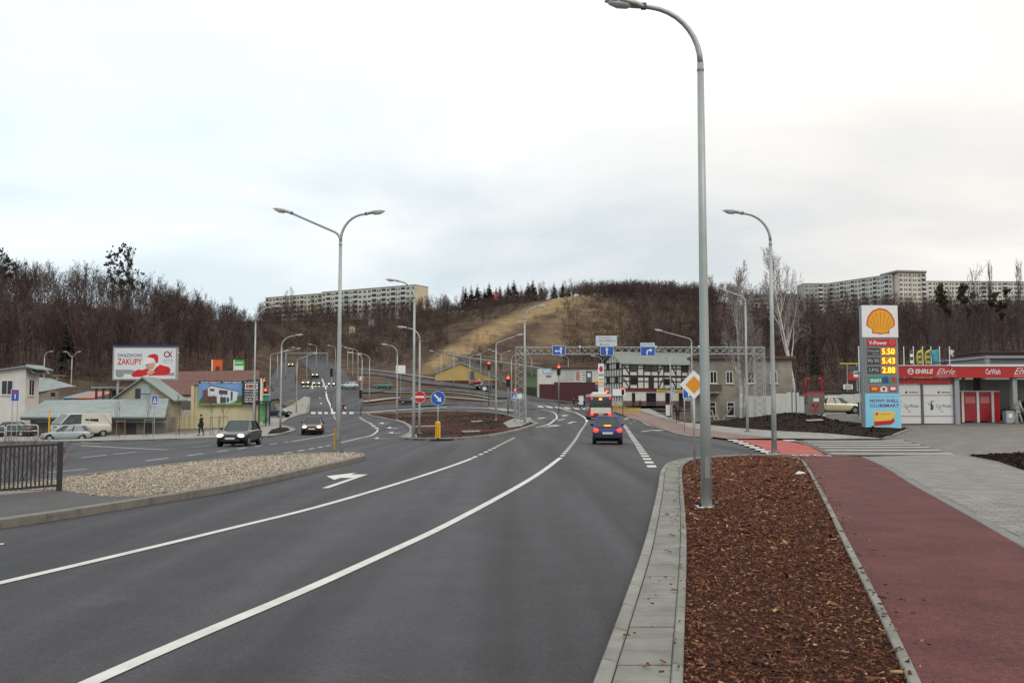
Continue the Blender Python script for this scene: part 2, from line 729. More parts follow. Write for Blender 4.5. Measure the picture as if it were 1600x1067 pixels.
def make_ground():
    ang = np.concatenate([np.linspace(-38, 38, 220), np.linspace(40, 320, 75)])
    rad = np.concatenate([1.2 * 1.026 ** np.arange(207), 245 * 1.011 ** np.arange(62), 490 * 1.035 ** np.arange(60)])
    A, Rr = np.meshgrid(np.radians(ang), rad)
    x, y = Rr * np.sin(A), Rr * np.cos(A)
    xy = np.column_stack([x.ravel(), y.ravel()])
    z = TV(xy)
    r = np.hypot(xy[:, 0], xy[:, 1])
    k = np.clip((r - 700) / 400, 0, 1)
    z = z * (1 - k) + 52 * k
    kb = np.clip((-xy[:, 1] - 20) / 60, 0, 1)
    z = z * (1 - kb) + 0.0 * kb
    z = np.clip(z, -4, 70)
    rs = np.random.RandomState(3)
    pxx = px_of(xy[:, 0], xy[:, 1])
    rough = np.clip((r - 130) / 200, 0, 1)
    inner = (xy[:, 1] > 95) & (xy[:, 1] < 350) & (pxx > 300) & (pxx < 980)
    rough = np.where(inner, 0, rough)
    z = z - np.where(inner, 0.08, 0.0) * np.clip((xy[:, 1] - 95) / 20, 0, 1)
    z = z + rough * (np.sin(xy[:, 0] * 0.13 + 1) * np.cos(xy[:, 1] * 0.11) * 0.5 + rs.randn(len(z)) * 0.10)
    v = np.column_stack([xy, z - 0.09])
    na, nr = len(ang), len(rad)
    i = np.arange(nr - 1)[:, None] * na
    j = np.arange(na)
    jn = (j + 1) % na
    f = np.stack([i + j, i + jn, i + na + jn, i + na + j], -1).reshape(-1, 4)[:, ::-1]
    zone = hill_zone(v)
    # soften
    Z = zone.reshape(nr, na)
    for _ in range(3):
        Z = (Z + np.roll(Z, 1, 0) + np.roll(Z, -1, 0) + np.roll(Z, 1, 1) + np.roll(Z, -1, 1)) / 5
    me = np_mesh('terrain', v, None, f, tint=Z.ravel(), smooth=True)
    m = bpy.data.materials.new('hillside')
    m.use_nodes = True
    t = m.node_tree
    b = t.nodes['Principled BSDF']
    b.inputs['Roughness'].default_value = 0.95
    b.inputs['Specular IOR Level'].default_value = 0.1
    g = t.nodes.new('ShaderNodeNewGeometry')
    at = t.nodes.new('ShaderNodeAttribute')
    at.attribute_name = 'tint'

    def noise(s, det=5, rg=0.6):
        n = t.nodes.new('ShaderNodeTexNoise')
        n.inputs['Scale'].default_value = s
        n.inputs['Detail'].default_value = det
        n.inputs['Roughness'].default_value = rg
        t.links.new(g.outputs['Position'], n.inputs['Vector'])
        return n

    def ramp(src, a, ca, bb, cb):
        r_ = t.nodes.new('ShaderNodeValToRGB')
        r_.color_ramp.elements[0].position = a
        r_.color_ramp.elements[0].color = (*ca, 1)
        r_.color_ramp.elements[1].position = bb
        r_.color_ramp.elements[1].color = (*cb, 1)
        t.links.new(src, r_.inputs[0])
        return r_
    soil = ramp(noise(0.12, 10, 0.72).outputs[0], 0.33, (0.034, 0.022, 0.018), 0.68, (0.135, 0.092, 0.062))
    grs = ramp(noise(0.22, 9, 0.7).outputs[0], 0.28, (0.17, 0.115, 0.06), 0.72, (0.38, 0.27, 0.14))
    n3 = noise(0.085, 8, 0.72)
    ad = t.nodes.new('ShaderNodeMath')
    ad.operation = 'MULTIPLY_ADD'
    t.links.new(n3.outputs[0], ad.inputs[0])
    ad.inputs[1].default_value = 0.8
    hf = t.nodes.new('ShaderNodeMath')
    hf.operation = 'MULTIPLY'
    hf.inputs[1].default_value = 0.5
    t.links.new(at.outputs['Fac'], hf.inputs[0])
    t.links.new(hf.outputs[0], ad.inputs[2])
    st = ramp(ad.outputs[0], 0.57, (0, 0, 0), 0.96, (1, 1, 1))
    mxn = t.nodes.new('ShaderNodeMix')
    mxn.data_type = 'RGBA'
    t.links.new(st.outputs[0], mxn.inputs[0])
    t.links.new(soil.outputs[0], mxn.inputs[6])
    t.links.new(grs.outputs[0], mxn.inputs[7])
    t.links.new(mxn.outputs[2], b.inputs['Base Color'])
    bn = t.nodes.new('ShaderNodeBump')
    bn.inputs['Strength'].default_value = 0.6
    bn.inputs['Distance'].default_value = 0.3
    t.links.new(noise(1.2, 8, 0.7).outputs[0], bn.inputs['Height'])
    t.links.new(bn.outputs[0], b.inputs['Normal'])
    o = link_mesh('terrain', me, m)
    o['kind'] = 'structure'
    return o


make_ground()


# ------------------------------------------------------------------ road materials
def asphalt(name, base, tracks=True):
    m = bpy.data.materials.new(name)
    m.use_nodes = True
    t = m.node_tree
    b = t.nodes['Principled BSDF']
    g = t.nodes.new('ShaderNodeNewGeometry')

    def noise(s, det=4, rg=0.6, sc=None):
        n = t.nodes.new('ShaderNodeTexNoise')
        n.inputs['Scale'].default_value = s
        n.inputs['Detail'].default_value = det
        n.inputs['Roughness'].default_value = rg
        if sc:
            mpn = t.nodes.new('ShaderNodeMapping')
            mpn.inputs['Scale'].default_value = sc
            mpn.inputs['Rotation'].default_value = (0, 0, R(9))
            t.links.new(g.outputs['Position'], mpn.inputs[0])
            t.links.new(mpn.outputs[0], n.inputs['Vector'])
        else:
            t.links.new(g.outputs['Position'], n.inputs['Vector'])
        return n

    def mul(a, lo, hi, f0, f1):
        r_ = t.nodes.new('ShaderNodeMapRange')
        r_.inputs['From Min'].default_value = lo
        r_.inputs['From Max'].default_value = hi
        r_.inputs['To Min'].default_value = f0
        r_.inputs['To Max'].default_value = f1
        t.links.new(a, r_.inputs[0])
        return r_.outputs[0]
    fac = [mul(noise(70, 2, 0.85).outputs[0], 0.3, 0.7, 0.45, 1.62), mul(noise(1.1, 6, 0.65).outputs[0], 0.3, 0.7, 0.84, 1.16), mul(noise(16, 4, 0.75).outputs[0], 0.3, 0.7, 0.72, 1.32)]
    if tracks:
        fac.append(mul(noise(0.5, 3, 0.5, (1.6, 0.07, 1)).outputs[0], 0.36, 0.64, 0.62, 1.38))
        # pale scuffs and dried spills
        fac.append(mul(noise(0.36, 7, 0.66).outputs[0], 0.60, 0.78, 1.0, 1.6))
    else:
        fac.append(mul(noise(0.9, 7, 0.7).outputs[0], 0.3, 0.7, 0.78, 1.22))
        fac.append(mul(noise(0.45, 6, 0.6, (2.2, 0.12, 1)).outputs[0], 0.58, 0.72, 1.0, 1.22))
        fac.append(mul(noise(34, 1, 0.5).outputs[0], 0.74, 0.80, 1.0, 2.4))
    cur = fac[0]
    for f in fac[1:]:
        mm = t.nodes.new('ShaderNodeMath')
        mm.operation = 'MULTIPLY'
        t.links.new(cur, mm.inputs[0])
        t.links.new(f, mm.inputs[1])
        cur = mm.outputs[0]
    vm = t.nodes.new('ShaderNodeVectorMath')
    vm.operation = 'SCALE'
    vm.inputs[0].default_value = base
    t.links.new(cur, vm.inputs['Scale'])
    t.links.new(vm.outputs[0], b.inputs['Base Color'])
    b.inputs['Roughness'].default_value = 0.7
    b.inputs['Specular IOR Level'].default_value = 0.30 if tracks else 0.12
    bp = t.nodes.new('ShaderNodeBump')
    bp.inputs['Strength'].default_value = 0.55
    bp.inputs['Distance'].default_value = 0.006
    t.links.new(noise(110, 2, 0.7).outputs[0], bp.inputs['Height'])
    t.links.new(bp.outputs[0], b.inputs['Normal'])
    MATS[name] = m
    return m


M_ASPH = asphalt('asphalt', (0.0395, 0.0365, 0.042))
M_FORE = asphalt('forecourt_asphalt', (0.16, 0.15, 0.135), False)
M_CYC = asphalt('red_asphalt', (0.097, 0.034, 0.032), False)
M_CYCX = asphalt('red_crossing_paint', (0.34, 0.085, 0.075), False)
M_FARRED = asphalt('faded_red_paving', (0.20, 0.135, 0.12), False)


def paving_mat(name, col, bw, bh, joint=0.6, rot=15):
    """small concrete setts too fine to pick apart at this distance"""
    m = bpy.data.materials.new(name)
    m.use_nodes = True
    t = m.node_tree
    b = t.nodes['Principled BSDF']
    b.inputs['Roughness'].default_value = 0.85
    g = t.nodes.new('ShaderNodeNewGeometry')
    mpn = t.nodes.new('ShaderNodeMapping')
    mpn.inputs['Rotation'].default_value = (0, 0, R(rot))
    t.links.new(g.outputs['Position'], mpn.inputs[0])
    br = t.nodes.new('ShaderNodeTexBrick')
    c = Vector(col)
    br.inputs['Color1'].default_value = (*(c * 0.80), 1)
    br.inputs['Color2'].default_value = (*(c * 1.14), 1)
    br.inputs['Mortar'].default_value = (*(c * joint), 1)
    br.inputs['Scale'].default_value = 1.0
    br.inputs['Brick Width'].default_value = bw
    br.inputs['Row Height'].default_value = bh
    br.inputs['Mortar Size'].default_value = 0.011
    t.links.new(mpn.outputs[0], br.inputs['Vector'])
    nz = t.nodes.new('ShaderNodeTexNoise')
    nz.inputs['Scale'].default_value = 1.3
    nz.inputs['Detail'].default_value = 6
    t.links.new(g.outputs['Position'], nz.inputs['Vector'])
    mr_ = t.nodes.new('ShaderNodeMapRange')
    mr_.inputs['From Min'].default_value = 0.3
    mr_.inputs['From Max'].default_value = 0.7
    mr_.inputs['To Min'].default_value = 0.86
    mr_.inputs['To Max'].default_value = 1.12
    t.links.new(nz.outputs[0], mr_.inputs[0])
    vm = t.nodes.new('ShaderNodeVectorMath')
    vm.operation = 'SCALE'
    t.links.new(br.outputs['Color'], vm.inputs[0])
    t.links.new(mr_.outputs[0], vm.inputs['Scale'])
    t.links.new(vm.outputs[0], b.inputs['Base Color'])
    bp = t.nodes.new('ShaderNodeBump')
    bp.inputs['Strength'].default_value = 0.4
    bp.inputs['Distance'].default_value = 0.01
    t.links.new(br.outputs['Fac'], bp.inputs['Height'])
    bp.invert = True
    t.links.new(bp.outputs[0], b.inputs['Normal'])
    MATS[name] = m
    return m


M_SETT = paving_mat('grey_setts', (0.215, 0.208, 0.186), 0.4, 0.2, 0.42)
M_SETT2 = paving_mat('far_grey_paving', (0.27, 0.26, 0.235), 0.4, 0.4)
M_COB = paving_mat('dark_cobbles', (0.085, 0.08, 0.08), 0.1, 0.1)
M_KERB = mat('kerb_concrete', (0.21, 0.203, 0.178), 0.88, var=0.22, scale=3.0, bump=0.3, bscale=60, objrand=0.12)
M_SLAB = mat('slab_concrete', (0.185, 0.182, 0.16), 0.88, var=0.24, scale=2.2, bump=0.25, bscale=70, objrand=0.13)
M_JOINT = mat('joint_sand', (0.075, 0.07, 0.06), 0.95, var=0.2, scale=9)
M_MULCHB = mat('mulch_bed', (0.05, 0.022, 0.014), 0.95, spec=0.1, var=0.5, scale=30, bump=0.8, bscale=60)
M_SOIL = mat('dark_soil', (0.022, 0.014, 0.011), 0.95, spec=0.08, var=0.45, scale=1.5, bump=1.0, bscale=9)
def worn_paint():
    m = bpy.data.materials.new('road_paint')
    m.use_nodes = True
    t = m.node_tree
    b = t.nodes['Principled BSDF']
    b.inputs['Roughness'].default_value = 0.75
    g = t.nodes.new('ShaderNodeNewGeometry')
    rp_ = []
    for sc_, lo, hi, c0, c1 in ((22.0, 0.60, 0.72, (0.63, 0.63, 0.595), (0.19, 0.185, 0.18)), (1.3, 0.35, 0.68, (1, 1, 1), (0.76, 0.75, 0.72))):
        n_ = t.nodes.new('ShaderNodeTexNoise')
        n_.inputs['Scale'].default_value = sc_
        n_.inputs['Detail'].default_value = 6
        n_.inputs['Roughness'].default_value = 0.7
        t.links.new(g.outputs['Position'], n_.inputs['Vector'])
        r_ = t.nodes.new('ShaderNodeValToRGB')
        r_.color_ramp.elements[0].position = lo
        r_.color_ramp.elements[0].color = (*c0, 1)
        r_.color_ramp.elements[1].position = hi
        r_.color_ramp.elements[1].color = (*c1, 1)
        t.links.new(n_.outputs[0], r_.inputs[0])
        rp_.append(r_)
    mm = t.nodes.new('ShaderNodeMix')
    mm.data_type = 'RGBA'
    mm.blend_type = 'MULTIPLY'
    mm.inputs[0].default_value = 1.0
    t.links.new(rp_[0].outputs[0], mm.inputs[6])
    t.links.new(rp_[1].outputs[0], mm.inputs[7])
    t.links.new(mm.outputs[2], b.inputs['Base Color'])
    MATS['road_paint'] = m
    return m


worn_paint()
M_WHITE = mat('road_paint', (0.62, 0.62, 0.585), 0.7, var=0.2, scale=2.6, bump=0.2, bscale=90)

# ------------------------------------------------------------------ carriageways
K_pts = gl([(935, 1067), (979, 944), (1009, 852), (1027, 774), (1033, 741), (1047, 727), (1084, 719), (1136, 716), (1206, 713.5), (1249, 716)])
K_pts = [K_pts[0] + (K_pts[0] - K_pts[1]).normalized() * 16, K_pts[0] + (K_pts[0] - K_pts[1]).normalized() * 6] + K_pts
KLINE = smooth_line(K_pts, 0.5)

side_edge = gl([(1136, 688), (1114, 685), (1085, 684), (1060, 679), (1036, 671), (1012, 665), (988, 655), (956, 643)])
road_poly = [Vector((-48, -18)), Vector((-3, -18))] + offset_line(KLINE, -0.30)[:-2]
road_poly += gl([(1300, 713), (1470, 713), (1415, 686), (1230, 684), (1140, 684)]) + [p + Vector((0.3, 0.3)) for p in side_edge[1:]]
road_poly += gl([(985, 640.5), (1090, 642), (1092, 637.5), (1000, 636.5), (930, 634), (880, 630), (830, 624), (800, 622), (760, 628), (700, 633), (640, 637), (575, 641),
                 (556, 641), (556, 625), (484, 625), (478, 645), (430, 655), (400, 668), (300, 684), (150, 688), (0, 690)])
road_poly += [Vector((-75, 70)), Vector((-75, 10))]
road = drape('road', road_poly, 0.0, M_ASPH, step=2.0)

far_roads = empty('far_roads', (0, 0, 0))
far_roads['kind'] = 'structure'


def far_road(pix, w, dz=0.03, m=None, name='carriageway', step=6, ln=None):
    ln = ln or smooth_line(gl(pix), step)
    k = max(1, int(round(w / 2.5)))
    rows = [ribbon_pts(ln, abs(w * (1 - 2 * j / k)))[0 if j <= k / 2 else 1] for j in range(k + 1)]
    xy = np.array([[p.x, p.y] for r_ in rows for p in r_])
    n = len(ln)
    v = np.column_stack([xy, TV(xy) + dz])
    f = [(j * n + n + i, j * n + n + i + 1, j * n + i + 1, j * n + i) for j in range(k) for i in range(n - 1)]
    return link_mesh(name, np_mesh(name, v, None, np.array(f)), m or M_ASPH, far_roads)


far_road(None, 10.0, ln=smooth_line([GX(*t).xy for t in ((519, 148), (521, 175), (522, 205), (520, 230), (516, 255), (510, 280), (501, 304), (488, 330))], 5))
far_road(None, 6.0, 0.06, ln=smooth_line([GX(*t).xy for t in ((474, 150), (452, 180), (441, 215), (444, 250), (450, 280), (452, 310))], 5))
far_road([(300, 640), (370, 625), (430, 617), (500, 611), (560, 611), (610, 609), (680, 609), (740, 612), (800, 622)], 7.0, 0.05)
far_road([(560, 641), (600, 637), (650, 632.5), (720, 630), (770, 632), (810, 640)], 6.5, 0.05)
far_road([(560, 583), (620, 588), (680, 598), (740, 606), (800, 616), (870, 628)], 8.0, 0.06)
# pale footpaths that run beside them
for pix, wd in (([(560, 646), (620, 641.5), (690, 638), (760, 638), (800, 643)], 2.6), ([(565, 628), (620, 622), (700, 621), (790, 628)], 1.6),
                ([(600, 613), (680, 612.5), (730, 616), (770, 623)], 1.2), ([(560, 577), (620, 583), (690, 592.5)], 1.5)):
    far_road(pix, wd, 0.08, M_SETT2, 'footpath', 3)

# ------------------------------------------------------------------ right-hand verge: kerb, slabs, mulch, cycle path, pavement
ML_pts = gl([(1068, 1067), (1073, 879), (1071, 813), (1066, 750), (1068, 734), (1084, 723), (1127, 718.5), (1184, 716), (1235, 718.5), (1252, 724)])
ML_pts = [ML_pts[0] + (ML_pts[0] - ML_pts[1]).normalized() * 16] + ML_pts
MLINE = smooth_line(ML_pts, 0.5)
MR_pts = gl([(1252, 724), (1263, 743), (1285, 787), (1316, 857), (1346, 922), (1381, 997), (1410, 1067)])
MR_pts = MR_pts + [MR_pts[-1] + (MR_pts[-1] - MR_pts[-2]).normalized() * 16]
MRLINE = smooth_line(MR_pts, 0.5)
mulch_poly = MLINE + MRLINE[1:]


def stone(name, quad, z0, z1, m, parent, bev=0.012):
    """one kerb stone or slab standing in the ground; quad = four XY corners"""
    b = MB()
    n = len(quad)
    zz = [T(p[0], p[1]) for p in quad]
    b.add([(p[0], p[1], z + z0) for p, z in zip(quad, zz)] + [(p[0], p[1], z + z1) for p, z in zip(quad, zz)],
          [tuple(range(n - 1, -1, -1)), tuple(range(n, 2 * n))] + [(i, (i + 1) % n, n + (i + 1) % n, n + i) for i in range(n)])
    me = bpy.data.meshes.new(name)
    me.from_pydata(b.v, [], b.f)
    if bev:
        bm = bmesh.new()
        bm.from_mesh(me)
        top = [e_ for e_ in bm.edges if all(v.index >= n for v in e_.verts)]
        bmesh.ops.bevel(bm, geom=top, offset=bev, segments=1, affect='EDGES', profile=0.5)
        bmesh.ops.recalc_face_normals(bm, faces=bm.faces)
        bm.to_mesh(me)
        bm.free()
    return link_mesh(name, me, m, parent)


def arc_at(line):
    acc = [0.0]
    for i in range(1, len(line)):
        acc.append(acc[-1] + (line[i] - line[i - 1]).length)

    def at(s):
        s = max(0.0, min(s, acc[-1]))
        i = int(np.searchsorted(acc, s))
        i = max(1, min(i, len(acc) - 1))
        t = (s - acc[i - 1]) / max(acc[i] - acc[i - 1], 1e-9)
        return line[i - 1].lerp(line[i], t)
    return at, acc[-1]


def kerb_stones(parent, line, w, z1, length=1.0, gap=0.008, z0=-0.08, s0=0.0, s1=None, name='kerb_stone', m=None, rnd=None):
    """a row of separate kerb stones; w > 0 lays them to the left of the line"""
    inner = offset_line(line, w)
    at, tot = arc_at(line)
    ai, toti = arc_at(inner)
    s = s0
    s1 = s1 or tot
    rr = rnd or random.Random(4)
    while s < s1 - 0.15:
        e_ = min(s + length, s1)
        a, b_ = at(s + gap), at(e_ - gap)
        c, d_ = ai((e_ - gap) * toti / tot), ai((s + gap) * toti / tot)
        stone(name, [a, b_, c, d_] if w > 0 else [b_, a, d_, c], z0, z1 + rr.uniform(-0.006, 0.004), m or M_KERB, parent)
        s = e_
    return inner


verge = drape('verge_strip', [p for p in offset_line(KLINE, -0.02)] + [p for p in MLINE[::-1]], 0.06, M_JOINT, step=0.7)
KIN = kerb_stones(verge, KLINE[8:], -0.125, 0.125)


def x_at(line, y):
    for i in range(1, len(line)):
        a, b_ = line[i - 1], line[i]
        if (a.y <= y <= b_.y) or (b_.y <= y <= a.y):
            t = (y - a.y) / (b_.y - a.y + 1e-9)
            return a.x + (b_.x - a.x) * t
    return None


K2 = offset_line(KLINE, -0.135)
E2 = offset_line(MLINE, 0.09)
rr = random.Random(11)
y = 2.0
while y < 34.0:
    y1 = y + 0.40
    q = [(x_at(K2, y + 0.008), y + 0.008), (x_at(E2, y + 0.008), y + 0.008), (x_at(E2, y1 - 0.008), y1 - 0.008), (x_at(K2, y1 - 0.008), y1 - 0.008)]
    if all(c[0] is not None for c in q) and q[1][0] - q[0][0] > 0.1:
        stone('paving_slab', q, 0.02, 0.118 + rr.uniform(-0.006, 0.004), M_SLAB, verge, 0.006)
    y = y1
kerb_stones(verge, MLINE[8:], 0.085, 0.135, 1.0, 0.006, name='edging_stone', m=M_SLAB, rnd=random.Random(8))

mulch = drape('mulch_bed', mulch_poly, 0.085, M_MULCHB, step=0.6)
CYL = offset_line(MRLINE, 0.085)
kerb_stones(mulch, MRLINE[1:], 0.085, 0.135, 1.0, 0.006, name='edging_stone', m=M_KERB, rnd=random.Random(9))

CR_pts = gl([(1345, 717), (1381, 734), (1425, 763), (1482, 796), (1600, 867)])
CR_pts = CR_pts + [CR_pts[-1] + (CR_pts[-1] - CR_pts[-2]).normalized() * 26]
CRLINE = smooth_line(CR_pts, 0.7)
cyc_top = gl([(1248, 714.5), (1290, 713.5)])
cyc_poly = [CYL[0]] + CYL[1:] + CRLINE[::-1] + [cyc_top[1], cyc_top[0]]
cycle_path = drape('cycle_path', cyc_poly, 0.10, M_CYC, step=0.9)
PV = gl([(1490, 713.5), (1526, 721), (1600, 741), (1720, 775)])
pav_poly = CRLINE + [Vector((34, CRLINE[-1].y)), Vector((34, PV[-1].y))] + PV[::-1]
pavement = drape('pavement', offset_line(CRLINE, 0.22) + pav_poly[len(CRLINE):], 0.102, M_SETT, step=1.2)
kerb_stones(pavement, CRLINE, 0.215, 0.108, 1.0, 0.005, name='edging_stone', m=mat('grey_edging', (0.17, 0.168, 0.16), 0.9, var=0.15, scale=3, bump=0.2), rnd=random.Random(5))
# soil bed behind the pavement
bedpts = gl([(1515, 713), (1560, 722), (1600, 736), (1720, 770), (1760, 712), (1600, 709)])
drape('soil_bed', bedpts, 0.06, M_SOIL, step=0.8, skirt=0.05)

# ------------------------------------------------------------------ side road mouth: forecourt, crossing, far pavement
fore_poly = gl([(1383, 687.5), (1470, 712.8), (1490, 713), (1530, 721), (1600, 740.5), (1740, 780)]) + [Vector((60, 25)), Vector((75, 85))] + gl([(1600, 640), (1450, 640), (1290, 643), (1235, 652), (1300, 675)])
forecourt = drape('forecourt', fore_poly, 0.03, M_FORE, step=1.5)
farpav_top = gl([(1015, 638.5), (1042, 652), (1061, 660), (1083, 663), (1112, 666), (1147, 670), (1208, 675), (1260, 677.5), (1300, 680), (1351, 685), (1383, 688)])
split = gl([(975, 639.5), (999, 642), (1030, 652), (1075, 669), (1110, 675), (1160, 681), (1226, 687.5)])
far_pavement = drape('far_pavement', farpav_top + gl([(1300, 688.5)]) + split[::-1], 0.10, M_SETT2, step=1.0)
far_cycle = drape('far_cycle_path', split + gl([(1136, 688)]) + side_edge[1:], 0.10, M_FARRED, step=1.0)
kerb_stones(far_cycle, smooth_line(side_edge[1:], 1.0), 0.18, 0.125, 2.0, 0.006, m=M_KERB)

drape('crossing_apron', gl([(1236, 688.8), (1418, 688.5), (1492, 712.5), (1296, 712.8), (1262, 696.5)]), 0.038, asphalt('crossing_asphalt', (0.115, 0.108, 0.10), False), step=1.0)
red_x = drape('red_cycle_crossing', gl([(1150, 688), (1226, 689), (1262, 697), (1292, 713), (1210, 713), (1185, 698)]), 0.045, M_CYCX, step=1.0)
road_marks = empty('road_markings', (0, 0, 0))
road_marks['kind'] = 'structure'


def line_mark(pix, w, name='lane_line', dz=0.008, on=None, off=None, start=0.0, step=0.8, m=None):
    ln = smooth_line(gl(pix), step)
    if on is None:
        return ribbon(name, ln, w, dz, m or M_WHITE, road_marks)
    for dsh in dashes(ln, on, off, start):
        ribbon('lane_dash', dsh, w, dz, m or M_WHITE, road_marks)


def patch(pix, dz=0.008, name='painted_patch', m=None):
    return drape(name, gl(pix), dz, m or M_WHITE, road_marks, step=3.0)


zb = [(1256, 690, 1412), (1263, 693, 1424), (1271, 696.5, 1438), (1280, 700.5, 1452), (1289, 705, 1468), (1298, 710.5, 1487)]
for xa, yy, xb in zb:
    a, b_ = gl([(xa, yy), (xb, yy)])
    n_ = max(2, int((b_ - a).length / 1.2))
    ribbon('zebra_stripe', [a.lerp(b_, k / n_) for k in range(n_ + 1)], 0.5, 0.055, M_WHITE, road_marks)
for k in range(8):
    t_ = k / 7
    xc, yc = 1142 + 60 * t_, 689 + 22 * t_ ** 1.1
    patch([(xc - 6, yc - 0.8 - t_ * 0.4), (xc + 9, yc - 0.8 - t_ * 0.4), (xc + 12, yc + 0.8 + t_ * 0.6), (xc - 3, yc + 0.8 + t_ * 0.6)], 0.06, 'crossing_block')
patch([(1222, 688.5), (1240, 688.8), (1246, 690.5), (1228, 690.3)], 0.06, 'crossing_block')
# bicycle symbol on the cycle path: two wheels and a frame
bc = G(1268, 716.5)
for dx_ in (-0.42, 0.42):
    ring_ = [Vector((bc.x + dx_ + 0.26 * math.cos(a), bc.y + 0.45 * math.sin(a))) for a in np.linspace(0, 2 * PI, 17)]
    ribbon('bicycle_symbol', ring_, 0.08, 0.125, M_WHITE, road_marks)
fr = [(-0.42, 0), (-0.1, 0.6), (0.3, 0.6), (0.42, 0), (0.0, -0.05), (-0.1, 0.6)]
ribbon('bicycle_symbol', [Vector((bc.x + a, bc.y + b_)) for a, b_ in fr], 0.07, 0.125, M_WHITE, road_marks)

# main carriageway lines
line_mark([(-120, 938), (0, 911), (175, 870), (350, 828), (525, 784), (700, 730), (738, 716)], 0.16)
line_mark([(738, 716), (770, 701), (805, 683)], 0.16, on=0.9, off=0.9, start=0.3)
line_mark([(-60, 1160), (140, 1067), (306, 994), (481, 920), (620, 857), (700, 819), (790, 771), (845, 738), (876, 715)], 0.16)
line_mark([(878, 713), (893, 695), (905, 677), (914, 664), (917, 659)], 0.17, on=0.9, off=0.8)
line_mark([(917, 659), (914, 653), (902, 646), (886, 641), (851, 633.5), (820, 629)], 0.25, dz=0.02)
line_mark([(975, 664), (986, 680), (1003, 705), (1021, 733)], 0.30, on=0.95, off=0.95)
line_mark([(-30, 852), (6, 850)], 0.12, name='lane_dash')
line_mark([(838, 668), (862, 660), (870, 653), (866, 645), (845, 640)], 0.2, dz=0.02)
# left carriageway lines
line_mark([(455, 690), (490, 684), (522, 678)], 0.15)
line_mark([(530, 692), (560, 685), (578, 681), (589, 674), (590, 671)], 0.15)
line_mark([(590, 670), (584, 666), (573, 659), (562, 652)], 0.3, on=1.6, off=1.6, dz=0.02)
line_mark([(525, 656), (521, 648)], 0.25, on=1.5, off=2.0, dz=0.02)
line_mark([(520, 645), (516, 633), (510, 617), (507, 603), (503, 592)], 0.3, dz=0.05)
line_mark([(488, 608), (489, 597)], 0.3, dz=0.06)
line_mark([(228, 720), (300, 711), (352, 704), (395, 698), (450, 690)], 0.14, on=1.9, off=1.9)
line_mark([(415, 712.5), (470, 704), (520, 695)], 0.16, on=1.2, off=1.0)
line_mark([(75, 738), (135, 733)], 0.13)
line_mark([(300, 698.5), (350, 695)], 0.13, on=2.0, off=2.0)
line_mark([(96, 692), (155, 692.5)], 0.16)
line_mark([(127, 696), (262, 702.5)], 0.18)
line_mark([(127, 715), (214, 706)], 0.14, on=2.5, off=0.8)
for xa, xb in ((486, 493), (497, 503), (507, 512), (517, 524), (535, 541), (546, 553)):
    patch([(xa, 647), (xb, 647), (xb, 644), (xa, 644)], 0.04, 'zebra_stripe')
for k in range(9):
    x0 = 473 + k * 6.1
    patch([(x0, 605.3), (x0 + 3.2, 605.3), (x0 + 3.2, 603.2), (x0, 603.2)], 0.12, 'zebra_stripe')
# far crossing in front of the bus
for k in range(8):
    x0 = 838 + k * 14
    patch([(x0, 634 + k * 0.75), (x0 + 9, 635 + k * 0.75), (x0 + 13, 637.3 + k * 0.75), (x0 + 4, 636.2 + k * 0.75)], 0.04, 'zebra_stripe')


def arrow(pix_tail, pix_head, w=0.16, head=0.55, hl=1.1, dz=0.02, turn=0):
    """a direction arrow painted on the road; turn = +1 left hook, -1 right hook"""
    a, b_ = gl([pix_tail, pix_head])
    d_ = (b_ - a)
    ln = d_.length
    d_.normalize()
    s = Vector((-d_.y, d_.x))
    if turn == 0:
        c = a + d_ * (ln - hl)
        pts = [a - s * w / 2, c - s * w / 2, c - s * head / 2, b_, c + s * head / 2, c + s * w / 2, a + s * w / 2]
    else:
        st = s * turn
        c = a + d_ * (ln * 0.62)
        pts = [a - st * w / 2, a + d_ * ln * 0.86 - st * w / 2, a + d_ * ln * 0.86 + st * 0.42, a + d_ * ln + st * 0.42, a + d_ * ln * 0.74 + st * 1.0,
               a + d_ * ln * 0.48 + st * 0.42, c + st * 0.42, c + st * w / 2, a + st * w / 2]
        if turn < 0:
            pts = pts[::-1]
    drape('direction_arrow', pts, dz, M_WHITE, road_marks, step=4.0)


for xa, xb, yy in ((584, 606, 685.8), (607, 626, 677), (604, 621, 669.3), (592, 607, 662.2)):
    a, b_ = gl([(xa, yy), (xb, yy)])
    ribbon('direction_arrow', [a.lerp(b_, t / 6) for t in range(7)], 0.32, 0.03, M_WHITE, road_marks)
    patch([(xa - 1, yy + 0.3), (xa + 7, yy - 2.2), (xa + 7, yy + 0.5)], 0.036, 'direction_arrow')
arrow((508, 763), (579, 738.5), w=0.17, turn=1, dz=0.012)
for a, b_, tn in (((852, 668), (880, 664.5), 1), ((840, 655), (856, 652.5), 1), ((872, 657), (882, 654.5), 0), ((888, 662), (898, 659), 0), ((878, 651), (890, 648.5), 1), ((502, 632), (501, 626), 0), ((500, 623), (500, 618), 0), ((540, 640), (538, 634), 0), ((1002, 675), (1024, 672), -1), ((985, 662), (993, 657), 0), ((975, 656), (983, 653), 0)):
    arrow(a, b_, dz=0.03, turn=tn, w=0.25, head=0.9, hl=1.6)

